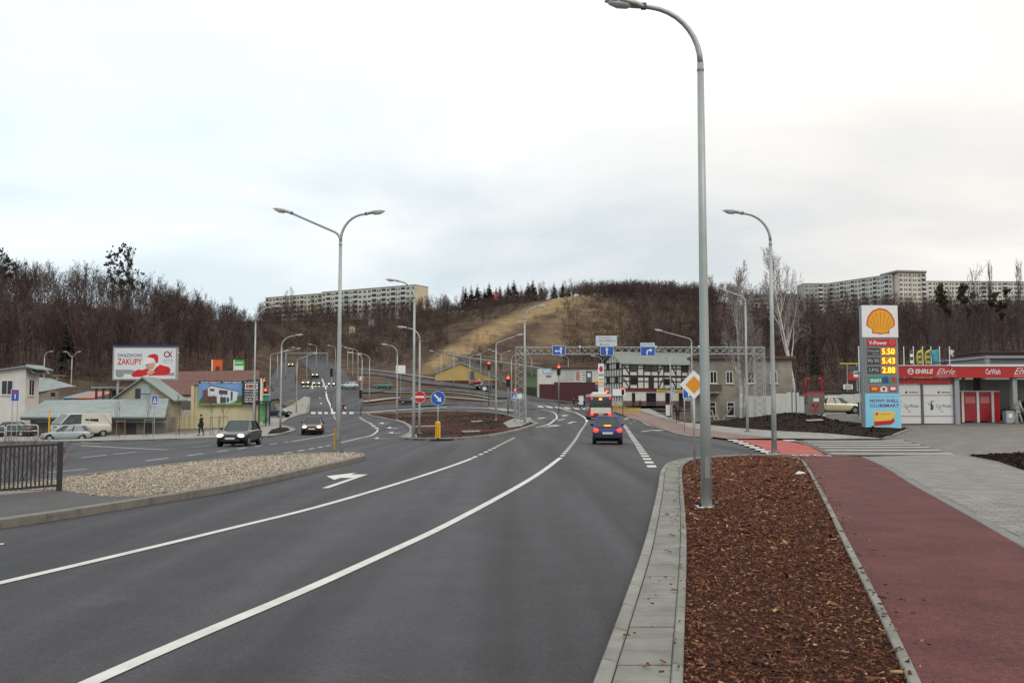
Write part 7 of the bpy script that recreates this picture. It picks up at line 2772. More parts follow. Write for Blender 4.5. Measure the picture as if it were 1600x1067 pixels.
# gabled house in front of the billboard
f2 = Fr(222, 668, 93)
r = empty('gabled_house', f2.o, 0, 'beige gabled house with pale roof edges under the billboard', 'house')
gable_box(r, f2.x(182), f2.x(268), 0, 3.0, -2, f2.z(622), f2.z(591), mat('beige_plaster', (0.38, 0.34, 0.26), 0.9, var=0.12, scale=1.2), M_ROOFG, 0.5)
window(r, f2.x(212), f2.z(631), f2.x(220) - f2.x(212), f2.z(607) - f2.z(631), 0, 0, M_DARK, False)
MB().box(f2.x(220.5), f2.x(235), -0.05, 0, f2.z(632), f2.z(600)).build('wall_panel', mat('pale_blue_panel', (0.33, 0.40, 0.42), 0.6, var=0.1), r)
MB().box(f2.x(220.5), f2.x(235), -0.07, -0.05, f2.z(616), f2.z(615)).build('panel_joint', M_DARK, r)
# red tiled building behind
f2 = Fr(275, 640, 118)
r = empty('red_roofed_building', f2.o, 0, 'long building with rusty red tiled roof behind the billboard', 'building')
MB().box(f2.x(200), f2.x(390), 3, 5, -3, f2.z(617)).build('wall', M_PLGREY, r)
MB().prism([(f2.x(236), 2.4, f2.z(618)), (f2.x(392), 2.4, f2.z(618)), (f2.x(356), 15, f2.z(574)), (f2.x(190), 15, f2.z(577))], (0, 0, 0.2)).build('roof', M_ROOFTILE, r)
MB().box(f2.x(282), f2.x(302), 2.85, 3.0, f2.z(634), f2.z(622)).build('window', M_GLASS, r)
MB().box(f2.x(268), f2.x(303), 2.7, 3.0, f2.z(621.5), f2.z(619)).build('pale_band', M_PLWHITE, r)
# grey garage with a shutter
f2 = Fr(285, 650, 100)
r = empty('grey_garage', f2.o, 0, 'grey garage with a sheet shutter left of the house advertisement', 'building')
MB().box(f2.x(268), f2.x(303), 0, 5, -3, f2.z(622)).build('wall', M_PLWHITE, r)
MB().box(f2.x(275), f2.x(300), -0.08, 0, f2.z(639), f2.z(626)).build('shutter', mat('shutter_grey', (0.13, 0.135, 0.13), 0.6, var=0.2), r)
for k in range(4):
    MB().box(f2.x(275), f2.x(300), -0.1, -0.08, f2.z(638 - k * 3), f2.z(637.4 - k * 3)).build('slat', M_GALVD, r)


# main billboard
def billboard():
    f = Fr(225, 640, 99)
    r = empty('billboard', f.o, 0.0, 'large billboard with a person in a red Christmas hat above the gabled house', 'billboard')
    y0 = 0.0
    MB().box(f.x(174.5), f.x(276.5), y0 + 0.06, y0 + 0.4, f.z(594), f.z(541)).build('frame', mat('billboard_frame', (0.34, 0.345, 0.32), 0.5, 0.2, var=0.1), r, bevel=0.03)
    bd = MB().box(f.x(177.5), f.x(273.5), y0, y0 + 0.06, f.z(592), f.z(544)).build('poster', mat('poster_white', (0.66, 0.68, 0.68), 0.5, var=0.05, scale=0.5), r)
    MB().box(f.x(176), f.x(279), y0 - 0.1, y0 + 1.2, f.z(541), f.z(539.2)).build('top_cover', mat('blue_cover', (0.02, 0.04, 0.16), 0.5), r)
    for px in (181, 240):
        MB().box(f.x(px) - 0.1, f.x(px) + 0.1, 0.42, 0.62, -3.5, f.z(594)).build('post', M_GALV, r)
    MB().cyl((f.x(276.5), 0, f.z(551)), (f.x(280), -0.3, f.z(551)), 0.05, n=6).build('lamp_arm', M_SWHITE, r)

    def S(pts, y, nm, m, par=bd):
        # pts in the enlarged view: 1600 px = 115 picture px
        return plate([(f.x(170 + a * 115 / 1600), f.z(535 + b_ * 115 / 1600)) for a, b_ in pts], y, 0.004, nm, m, par)
    text('GWIAZDKOWE', f.x(221) - f.x(182), 0.36, (f.x(201.5), -0.006, f.z(555.2)), bd, mat('navy_print', (0, 0, 0)), bold=0.015)
    text('ZAKUPY', f.x(221) - f.x(182.5), 0.66, (f.x(201.7), -0.006, f.z(565)), bd, M_SRED, bold=0.018)
    ring_o = circ(f.x(260), f.z(553.4), 0.33, 20)
    m_log = mat('logo_plum', (0.28, 0.02, 0.10), 0.5)
    S([(1180 + 70 + 70 * math.cos(a), 260 - 70 * math.sin(a)) for a in np.linspace(0, 2 * PI, 22)[:-1]], -0.006, 'logo_ring', m_log)
    S([(1250 + 42 * math.cos(a), 260 - 42 * math.sin(a)) for a in np.linspace(0, 2 * PI, 18)[:-1]], -0.011, 'logo_hole', mat('poster_white', (0, 0, 0)))
    S([(1290, 290), (1355, 190), (1368, 196), (1308, 305)], -0.012, 'logo_stroke', m_log)
    S([(1290, 225), (1308, 218), (1366, 322), (1345, 330)], -0.013, 'logo_stroke', m_log)
    text('ALFA', f.x(269.5) - f.x(254), 0.28, (f.x(262), -0.006, f.z(562.8)), bd, mat('slate_print', (0.15, 0.19, 0.21), 0.5), bold=-0.005)
    text('CENTRUM GDAŃSK', f.x(269.5) - f.x(254), 0.09, (f.x(262), -0.006, f.z(567)), bd, mat('slate_print', (0, 0, 0)))
    grey = mat('print_grey', (0.26, 0.29, 0.30), 0.5, var=0.2)
    S([(135, 590), (320, 590), (460, 590), (560, 610), (545, 650), (480, 690), (330, 680), (310, 740), (270, 760), (170, 755), (145, 710)], -0.004, 'print_cup', grey)
    S([(1250, 680), (1420, 650), (1420, 720), (1250, 720)], -0.004, 'print_shade', grey)
    red = mat('print_red', (0.58, 0.012, 0.02), 0.5, var=0.12, scale=1.5)
    S([(480, 700), (560, 620), (640, 585), (720, 600), (830, 560), (880, 610), (840, 700), (700, 745), (520, 752)], -0.006, 'sleeve', red)
    S([(860, 720), (880, 640), (980, 600), (1020, 540), (1100, 480), (1200, 510), (1290, 530), (1335, 590), (1320, 670), (1230, 715)], -0.0065, 'sleeve', red)
    S([(985, 600), (1050, 545), (1060, 590), (990, 615)], -0.011, 'hair', mat('print_hair', (0.05, 0.04, 0.025), 0.6))
    skin = mat('print_skin', (0.58, 0.33, 0.24), 0.6, var=0.15, scale=3)
    S([(775, 470), (990, 440), (985, 520), (950, 575), (880, 600), (820, 560), (790, 520)], -0.010, 'face', skin)
    S([(810, 640), (880, 600), (1000, 630), (930, 700), (850, 690)], -0.012, 'hand', skin)
    S([(800, 480), (840, 470), (842, 490), (805, 497)], -0.014, 'eye', mat('print_hair', (0, 0, 0)))
    S([(840, 548), (900, 556), (870, 572)], -0.014, 'mouth', mat('print_lip', (0.4, 0.08, 0.07), 0.6))
    S([(820, 310), (880, 265), (985, 245), (1050, 275), (1065, 330), (1055, 450), (1010, 455), (975, 360), (860, 335)], -0.008, 'hat', red)
    S([(745, 430), (760, 350), (860, 325), (970, 350), (995, 440), (880, 445), (770, 500), (735, 470)], -0.012, 'hat_brim', M_SWHITE)
    S([(985, 480), (1030, 440), (1085, 470), (1070, 515), (1010, 515)], -0.012, 'hat_bobble', M_SWHITE)
    return r


billboard()


# cream wall with the house advertisement and the black notice board
def ad_wall():
    f = Fr(352, 686, 95)
    r = empty('cream_building', f.o, 0.0, 'cream plastered building carrying the house advertisement', 'building')
    MB().prism([(f.x(302), 0, -1.5), (f.x(405), 0, -1.5), (f.x(405), 0, f.z(592)), (f.x(302), 0, f.z(601))], (0, 1.6, 0)).build('wall', M_PLCREAM, r)
    MB().prism([(f.x(300), -0.3, f.z(601.5)), (f.x(407), -0.3, f.z(592)), (f.x(407), -0.3, f.z(590.5)), (f.x(300), -0.3, f.z(600))], (0, 2.1, 0)).build('roof', M_GALVD, r)
    MB().box(f.x(268), f.x(300), 0.0, 0.25, -1.0, f.z(650)).build('low_wall', M_PLCREAM, r)
    MB().box(f.x(300.5), f.x(305), -0.3, 0.0, -1.0, f.z(603)).build('pilaster', M_PLCREAM, r)
    return r


ad_wall()
f = Fr(345, 630, 94.6)
r = empty('house_advert', f.o, 0.0, 'wide advertisement of a modern white house under a blue sky', 'billboard')
k = 120 / 1600.0


def hp(pts):
    return [(f.x(300 + a * k), f.z(585 + b_ * k)) for a, b_ in pts]


sk = plate(hp([(140, 130), (1045, 130), (1045, 640), (140, 640)]), 0.0, 0.08, 'poster', mat('poster_sky', (0.16, 0.30, 0.55), 0.5, var=0.25, scale=0.6), r)
bd = plate(hp([(140, 130), (1045, 130), (1045, 190), (140, 190)]), -0.006, 0.005, 'header', mat('navy_header', (0.012, 0.025, 0.07), 0.5), sk)
text('Osiedle Kapitanów - Gdańsk Kiełpinek', f.x(377) - f.x(313.5), 0.24, (f.x(345.5), -0.010, f.z(597.3)), bd, M_SWHITE, bold=0.02)
plate(hp([(140, 600), (1045, 585), (1045, 640), (140, 640)]), -0.006, 0.005, 'lawn', mat('print_green', (0.17, 0.27, 0.07), 0.6, var=0.3, scale=1.5), sk)
plate(hp([(160, 540), (230, 440), (300, 560), (240, 610), (160, 600)]), -0.005, 0.004, 'bush', mat('print_bush', (0.06, 0.12, 0.04), 0.6, var=0.3), sk)
plate(hp([(880, 480), (960, 440), (1045, 430), (1045, 590), (900, 590)]), -0.0052, 0.004, 'bush', mat('print_bush', (0, 0, 0)), sk)
mw = mat('print_white', (0.62, 0.63, 0.65), 0.5, var=0.06)
plate(hp([(330, 280), (400, 225), (960, 350), (940, 540), (790, 600), (270, 600), (330, 440)]), -0.008, 0.004, 'house_front', mw, sk)
plate(hp([(230, 340), (330, 290), (340, 440), (330, 600), (240, 600)]), -0.009, 0.004, 'house_side', mat('print_brown', (0.13, 0.06, 0.06), 0.6), sk)
plate(hp([(320, 290), (380, 215), (960, 345), (960, 360), (400, 240)]), -0.012, 0.003, 'house_roof', M_DARK, sk)
plate(hp([(340, 450), (520, 450), (530, 600), (330, 600)]), -0.012, 0.003, 'house_shade', mat('print_maroon', (0.10, 0.05, 0.05), 0.6), sk)
mg = mat('print_glass', (0.05, 0.06, 0.09), 0.5)
for q in ([(370, 295), (475, 300), (470, 350), (375, 345)], [(565, 320), (745, 335), (745, 420), (565, 410)], [(810, 350), (855, 355), (850, 550), (815, 545)], [(595, 470), (715, 475), (715, 590), (595, 595)], [(730, 480), (780, 482), (780, 570), (730, 580)]):
    plate(hp(q), -0.013, 0.003, 'print_window', mg, sk)
f = Fr(393, 632, 94.3)
r = empty('notice_board', f.o, 0.0, 'black notice board with white lines of text beside the house advertisement', 'sign')
p_ = MB().box(f.x(379.5), f.x(407), 0, 0.1, f.z(632), f.z(594)).build('panel', M_BLACK, r)
MB().box(f.x(407), f.x(409), -0.02, 0.12, f.z(633), f.z(591)).build('edge_frame', M_SWHITE, r)
plate(f.rc(383, 402.5, 599, 608), -0.008, 0.007, 'logo_frame', M_SWHITE, p_)
plate(f.rc(384.5, 401, 600.5, 606.5), -0.012, 0.003, 'logo_field', M_DARK, p_)
text('C D', 0.8, 0.28, (f.x(392.7), -0.016, f.z(603.5)), p_, mat('grey_print', (0, 0, 0)), bold=0.03)
plate(f.rc(389.5, 394.5, 600.5, 606), -0.018, 0.002, 'logo_mark', M_SRED, p_)
text('do sprzedania', 1.5, 0.16, (f.x(393), -0.008, f.z(596.6)), p_, M_SWHITE, bold=0.01)
for i_, s_ in enumerate(('DOMY I LOKALE', 'BIURO SPRZEDAŻY', 'Gdańsk tel.', '058 300 40 50', 'zapraszamy')):
    text(s_, 1.35, 0.17, (f.x(393), -0.008, f.z(611.2 + 4.1 * i_)), p_, M_SWHITE, bold=0.015)
# bus shelter
f = Fr(408, 660, 92)
r = empty('bus_shelter', f.o, 0, 'dark-framed glass bus shelter with a green poster', 'bus shelter')
for px, yy in ((399.5, 0), (416.5, 0), (399.5, 1.4), (416.5, 1.4)):
    MB().box(f.x(px) - 0.05, f.x(px) + 0.05, yy - 0.05, yy + 0.05, -0.4, f.z(629)).build('post', M_BLACK, r)
MB().box(f.x(398), f.x(418), -0.2, 1.6, f.z(629), f.z(626.5)).build('roof', M_BLACK, r)
MB().box(f.x(400), f.x(416), 1.36, 1.39, 0.1, f.z(630)).build('glass_panel', mat('shelter_glass', (0.25, 0.28, 0.26), 0.1, var=0.1), r)
MB().box(f.x(405), f.x(411), 0.6, 0.75, 0.2, f.z(632)).build('poster', mat('green_poster', (0.10, 0.36, 0.08), 0.5, var=0.4, scale=2), r)
MB().box(f.x(401), f.x(415), 1.0, 1.3, 0.35, 0.42).build('bench', M_STAKE, r)
f = Fr(413, 640, 100)
r = empty('kiosk', f.o, 0, 'small teal green kiosk behind the bus shelter', 'kiosk')
MB().box(f.x(406), f.x(416), 0, 1.5, -1.5, f.z(617)).build('body', mat('teal_kiosk', (0.05, 0.26, 0.20), 0.6), r)
MB().box(f.x(405.5), f.x(417), -0.2, 1.6, f.z(617), f.z(615.5)).build('roof', M_SWHITE, r)
# orange and green signs on poles behind the red roof
for px0, px1, c, lab in ((331, 346, (0.75, 0.10, 0.01), 'orange pole sign above the red tiled roof'), (365.5, 380.5, (0.06, 0.42, 0.06), 'green and white pole sign above the red tiled roof')):
    f = Fr((px0 + px1) / 2, 610, 140)
    r = empty('pole_sign', f.o, 0, lab, 'sign')
    MB().box(f.x(px0), f.x(px1), 0, 0.3, f.z(578.5), f.z(562.5)).build('panel', mat('pole_sign_%d' % px0, c, 0.5, var=0.08), r)
    MB().box(f.x(px0) - 0.1, f.x(px0) + 0.06, -0.05, 0.35, -6, f.z(562)).build('post', M_SWHITE, r)
    if px0 > 350:
        plate(f.rc(px0 + 1, px1 - 0.5, 571.5, 578), -0.02, 0.02, 'white_field', M_SWHITE, r)
        plate(f.rc(px0 + 2, px1 - 2, 566, 567.5), -0.02, 0.02, 'pale_line', M_SWHITE, r)
    else:
        plate(f.pt((px0 + 5, 579), (px0 + 5, 574), (px0 + 7, 572), (px0 + 10, 572), (px0 + 12, 574), (px0 + 12, 579)), -0.02, 0.02, 'dark_mark', M_DARK, r)

# ================================================================== VEHICLES
M_TYRE = mat('tyre_rubber', (0.013, 0.013, 0.014), 0.85, var=0.2)
M_RIM = mat('wheel_rim', (0.35, 0.36, 0.37), 0.35, 0.7, var=0.1)
M_CGLASS = mat('car_glass', (0.030, 0.040, 0.042), 0.06, var=0.25, scale=1.5, spec=0.7)
M_HEADLIT = mat('lit_headlamp', (1, 0.9, 0.7), 0.2, emit=4.0, ecol=(1.0, 0.66, 0.30), var=0.02)
M_HEADOFF = mat('clear_headlamp', (0.45, 0.47, 0.48), 0.15, var=0.1)
M_TAILLIT = mat('lit_tail_lamp', (0.9, 0.02, 0.02), 0.3, emit=3.5, ecol=(1.0, 0.025, 0.015), var=0.02)
M_TAILOFF = mat('tail_lamp', (0.28, 0.012, 0.012), 0.25, var=0.1)
M_ORLIT = mat('lit_amber', (1, 0.4, 0.05), 0.3, emit=2.4, ecol=(1.0, 0.26, 0.03), var=0.02)
M_PLATE = mat('number_plate', (0.62, 0.62, 0.58), 0.5, var=0.08)

CAR = {
    # body stations: (x/L, z low, z top, half width); cabin: windscreen base, roof front, roof rear, rear base (x/L), roof half width
    'hatch': dict(L=4.0, W=1.68, H=1.43, st=[(-.5, .46, .74, .66), (-.485, .30, .90, .77), (-.40, .20, .96, .83), (-.2, .19, .955, .84), (.05, .19, .94, .84), (.20, .19, .92, .84), (.30, .20, .86, .83), (.42, .22, .77, .79), (.48, .28, .68, .73), (.5, .38, .58, .62)], cab=(.235, .06, -.36, -.475), rw=.56),
    'sedan': dict(L=4.4, W=1.70, H=1.40, st=[(-.5, .46, .76, .66), (-.485, .30, .90, .77), (-.42, .20, .94, .82), (-.3, .19, .95, .84), (.05, .19, .93, .84), (.20, .19, .91, .84), (.30, .20, .85, .83), (.42, .22, .77, .79), (.48, .28, .68, .73), (.5, .38, .58, .62)], cab=(.225, .08, -.19, -.335), rw=.55),
    'mini': dict(L=3.25, W=1.5, H=1.44, st=[(-.5, .46, .72, .62), (-.485, .30, .88, .70), (-.40, .20, .93, .745), (-.2, .19, .93, .75), (.05, .19, .92, .75), (.20, .19, .90, .75), (.32, .20, .84, .74), (.42, .22, .76, .71), (.48, .28, .68, .66), (.5, .38, .58, .56)], cab=(.27, .10, -.38, -.48), rw=.52),
    'estate': dict(L=4.5, W=1.78, H=1.68, st=[(-.5, .46, .84, .70), (-.485, .32, 1.02, .82), (-.40, .24, 1.06, .88), (-.2, .23, 1.05, .89), (.05, .23, 1.04, .89), (.20, .23, 1.02, .89), (.30, .24, .98, .88), (.42, .26, .90, .84), (.48, .32, .80, .78), (.5, .42, .70, .68)], cab=(.20, .08, -.44, -.485), rw=.64),
    'van': dict(L=4.4, W=1.84, H=1.95, st=[(-.5, .46, 1.0, .80), (-.49, .34, 1.12, .88), (-.40, .28, 1.16, .92), (-.2, .27, 1.16, .92), (.05, .27, 1.16, .92), (.25, .27, 1.15, .92), (.38, .27, 1.13, .91), (.46, .29, 1.10, .88), (.49, .33, 1.02, .84), (.5, .42, .8, .8)], cab=(.475, .30, -.47, -.49), rw=.76),
}


def car(kind, loc, heading, paint, label, front_lit=False, rear_lit=False, lite=False, scale=1.0, vpanel=False, plate_txt=None, group=None):
    c = CAR[kind]
    Lc, Hc = c['L'], c['H']
    r = empty('parked_car' if False else ('van' if kind == 'van' else 'car'), loc, heading, label, 'van' if kind == 'van' else 'car', group)
    r.scale = (scale,) * 3
    pm = paint if not isinstance(paint, tuple) else mat('car_paint_%.2f_%.2f_%.2f' % paint, paint, 0.28, 0.15, var=0.05, scale=1.2, coat=0.6)
    rings = []
    for xf, zl, zt3, hw in c['st']:
        x = xf * Lc
        zm = zl + (zt3 - zl) * 0.45
        half = [(hw * 0.80, zl), (hw * 0.97, zl + 0.08), (hw, zm), (hw * 0.985, zt3 - 0.14), (hw * 0.93, zt3 - 0.03), (hw * 0.74, zt3)]
        rings.append([Vector((x, y_, z_)) for y_, z_ in half] + [Vector((x, -y_, z_)) for y_, z_ in half[::-1]])
    MB().loft(rings).build('body', pm, r, smooth=True, sub=1)
    # cabin
    wb, rf, rrx, rb = [v * Lc for v in c['cab']]
    hwb = c['W'] / 2 * 0.90
    rw = c['rw']
    zb0 = c['st'][4][2] - 0.05
    zr = Hc - 0.05
    zbf, zbr = c['st'][6][2] - 0.04, c['st'][2][2] - 0.06
    if kind == 'van':
        zbf = zb0
    base = [(wb, hwb * 0.86, zbf + 0.02), (rf, hwb, zb0), (rrx, hwb * 0.98, zb0), (rb, hwb * 0.86, zbr), (rb, -hwb * 0.86, zbr), (rrx, -hwb * 0.98, zb0), (rf, -hwb, zb0), (wb, -hwb * 0.86, zbf + 0.02)]
    xm1, xm2 = rf, rrx
    top = [(xm1 + 0.04, rw * 0.93, zr), (xm1 - (xm1 - xm2) * 0.25, rw, zr + 0.02), (xm2 + (xm1 - xm2) * 0.2, rw * 0.98, zr + 0.01), (xm2, rw * 0.9, zr - 0.03), (xm2, -rw * 0.9, zr - 0.03), (xm2 + (xm1 - xm2) * 0.2, -rw * 0.98, zr + 0.01), (xm1 - (xm1 - xm2) * 0.25, -rw, zr + 0.02), (xm1 + 0.04, -rw * 0.93, zr)]
    g_ = MB().loft([[Vector(p) for p in base], [Vector(p) for p in top]]).build('windows', M_CGLASS, r)
    # roof panel
    t2 = [(p[0] * 1.0, p[1] * 1.04, p[2] - 0.015) for p in top]
    t3 = [(p[0] * 0.96 + 0.04 * (xm1 + xm2) / 2, p[1] * 0.86, Hc) for p in top]
    MB().loft([[Vector(p) for p in t2], [Vector(p) for p in t3]]).build('roof', pm, r, smooth=True)
    # pillars
    for s_ in (0, 1):
        sel = [(0, 0), (1, 1), (2, 2), (3, 3)] if s_ == 0 else [(7, 7), (6, 6), (5, 5), (4, 4)]
        for n_, (i, j) in enumerate(sel):
            if n_ == 1:
                mid_b = Vector(base[i]).lerp(Vector(base[sel[2][0]]), 0.42)
                mid_t = Vector(top[j]).lerp(Vector(top[sel[2][1]]), 0.45)
                MB().bar(mid_b, mid_t, 0.07, 0.05).build('pillar', pm if kind == 'van' else M_BLACK, r)
                continue
            MB().bar(base[i], top[j], 0.075 if n_ != 2 else 0.12, 0.06).build('pillar', pm, r)
    if kind == 'van' and vpanel:
        for sgn in (-1, 1):
            MB().add([(rb + 0.02, sgn * hwb * 0.99, zb0 - 0.02), (rf * 0.35, sgn * (hwb * 1.01), zb0 - 0.02), (rf * 0.30, sgn * (rw * 1.03), zr), (rb + 0.05, sgn * rw * 1.02, zr - 0.02), (rb + 0.02, sgn * hwb * 0.9, zb0), (rf * .35, sgn * hwb * 0.9, zb0), (rf * .3, sgn * rw * .9, zr), (rb + .05, sgn * rw * .9, zr)],
                     [(0, 1, 2, 3), (7, 6, 5, 4), (0, 4, 5, 1), (1, 5, 6, 2), (2, 6, 7, 3), (3, 7, 4, 0)]).build('side_panel', pm, r)
            sgw = hwb * 1.02
            MB().box(rf * -0.75, rf * 0.1, min(sgn * sgw, sgn * (sgw + 0.03)) - sgn * 0.06, max(sgn * sgw, sgn * (sgw + 0.03)) - sgn * 0.06, zb0 + 0.12, zb0 + 0.42).build('side_window', M_CGLASS, r)
    # wheels
    wr = 0.30 if kind != 'estate' else 0.34
    for fx in (.315, -.31):
        for sy in (-1, 1):
            yo, yi = sy * (c['st'][3][3] + 0.012), sy * (c['st'][3][3] - 0.19)
            MB().cyl((fx * Lc, yi, wr + 0.04), (fx * Lc, yo - sy * 0.03, wr + 0.04), wr + 0.055, n=18).build('wheel_arch', M_BLACK, r)
            w_ = MB().tube([(fx * Lc, yi, wr), (fx * Lc, yo - sy * 0.03, wr), (fx * Lc, yo, wr)], [wr, wr, wr * 0.9], 18).build('wheel', M_TYRE, r, smooth=False)
            MB().cyl((fx * Lc, yo - sy * 0.01, wr), (fx * Lc, yo + sy * 0.008, wr), wr * 0.62, wr * 0.5, 14).build('rim', M_RIM, w_)
    # lamps, bumpers, plates
    xf_, xr2 = 0.478 * Lc, -0.492 * Lc
    zh = c['st'][8][2] - 0.06
    ztl = c['st'][1][2] - 0.16
    for sy in (-1, 1):
        yw = c['st'][8][3]
        MB().ball((xf_, sy * (yw - 0.17), zh), (0.09, 0.19, 0.10), 10, 6).build('headlight', M_HEADLIT if front_lit else M_HEADOFF, r, smooth=True)
        yt = c['st'][1][3]
        MB().ball((xr2 + 0.02, sy * (yt - 0.12), ztl), (0.07, 0.13, 0.11 if kind != 'van' else 0.2), 10, 6).build('tail_light', M_TAILLIT if rear_lit else M_TAILOFF, r, smooth=True)
        MB().ball((wb * 0.72, sy * (c['st'][4][3] + 0.04), zb0 + 0.08), (0.06, 0.10, 0.07), 8, 5).build('mirror', M_BLACK if not lite else pm, r, smooth=True)
    if kind == 'hatch' or kind == 'mini':
        if rear_lit:
            MB().box(rb - 0.02, rb + 0.06, -0.17, 0.17, zbr + 0.06, zbr + 0.12).build('brake_light', M_ORLIT, r)
    MB().box(0.488 * Lc, 0.506 * Lc, -0.52, 0.52, 0.30, 0.40).build('front_bumper', M_BLACK, r, bevel=0.02)
    MB().box(0.48 * Lc, 0.503 * Lc, -0.3, 0.3, zh - 0.07, zh + 0.02).build('grille', M_BLACK, r)
    MB().box(-0.508 * Lc, -0.485 * Lc, -0.62, 0.62, 0.33, 0.50).build('rear_bumper', M_BLACK if kind != 'sedan' else pm, r, bevel=0.02)
    pf = MB().box(0.503 * Lc, 0.512 * Lc, -0.26, 0.26, 0.42, 0.53).build('number_plate', M_PLATE, r)
    pr = MB().box(-0.514 * Lc, -0.500 * Lc, -0.26, 0.26, 0.53, 0.64).build('number_plate', M_PLATE, r)
    MB().box(-0.3 * Lc, 0.3 * Lc, -0.6, 0.6, 0.14, 0.22).build('underside', M_BLACK, r)
    return r


def at(px, py, dz=0.0):
    g_ = G(px, py)
    return Vector((g_.x, g_.y, g_.z + dz))


def atd(px, d, dz=0.0):
    g_ = GX(px, d)
    return Vector((g_.x, g_.y, g_.z + dz))


car('hatch', atd(377, 54.6), R(-89), (0.016, 0.016, 0.019), 'black hatchback with lit headlights approaching on the left road', front_lit=True, scale=1.03)
car('sedan', atd(490.5, 77.5), R(-81), (0.075, 0.018, 0.016), 'dark red car with lit headlights behind the black hatchback', front_lit=True)
car('mini', atd(948, 48.5), R(85), (0.022, 0.028, 0.15), 'small dark blue hatchback with brake lights on', rear_lit=True, scale=1.0)
car('sedan', atd(1303, 76.5, 0.05), R(-2), (0.60, 0.53, 0.37), 'beige saloon parked behind the vacuum stand')
car('van', atd(130, 84.0, 0.08), R(-128), (0.55, 0.54, 0.47), 'cream white van parked in front of the green-roofed shed', scale=1.1, vpanel=True)
car('hatch', atd(108, 80.5, -0.12), R(-160), (0.30, 0.36, 0.38), 'silver blue car parked in front of the cream van')
car('sedan', atd(20, 86.0, 0.08), R(180), (0.05, 0.055, 0.06), 'dark parked car behind the white railing')
car('hatch', at(545, 607.5, 0.08), R(195), (0.42, 0.55, 0.56), 'pale silver car turning at the far left junction', lite=True)
car('hatch', at(599, 607.5, 0.1), R(178), (0.06, 0.20, 0.15), 'green car on the far cross street', lite=True)
car('hatch', at(640, 632, 0.1), R(5), (0.05, 0.048, 0.045), 'dark grey car on the slip road behind the island', lite=True)
car('estate', at(757, 608.5, 0.12), R(200), (0.025, 0.03, 0.032), 'dark off-road car waiting left of the gantry tower', lite=True)
car('hatch', at(744, 601, 0.12), R(190), (0.34, 0.03, 0.035), 'bright red car behind the dark off-road car', lite=True)
car('hatch', at(717, 596.5, 0.12), R(100), (0.14, 0.02, 0.03), 'dark red car in front of the yellow building', lite=True, rear_lit=True)
for px, d_, lab in ((479, 212, 'left car of the three oncoming cars at the far crossing'), (496, 214, 'middle car of the three oncoming cars at the far crossing'), (519, 216, 'right car of the three oncoming cars at the far crossing'), (493, 252, 'oncoming car behind the three at the far crossing'), (455, 290, 'farthest car with lit headlights on the left branch road')):
    car('hatch', atd(px, d_, 0.12), R(-84), (0.06, 0.06, 0.065), lab, front_lit=True, lite=True, group='oncoming cars')
car('van', at(870, 618.5, 0.1), R(-12), (0.60, 0.60, 0.58), 'white van parked in front of the white advertising wall', lite=True, vpanel=True)
car('van', at(852, 617.5, 0.1), R(180), (0.52, 0.58, 0.58), 'white and blue van behind the parked white van', lite=True)
car('hatch', at(919, 618.5, 0.1), R(60), (0.08, 0.17, 0.20), 'teal blue car parked beside the dark red wall', lite=True)
car('estate', atd(429, 118, 0.1), R(-20), (0.03, 0.032, 0.036), 'dark car on the side street behind the bus shelter', lite=True)
car('hatch', P(1602, 657, 66.5) * 1.0, R(170), (0.03, 0.032, 0.05), 'dark car being washed at the right edge of the picture', lite=True)


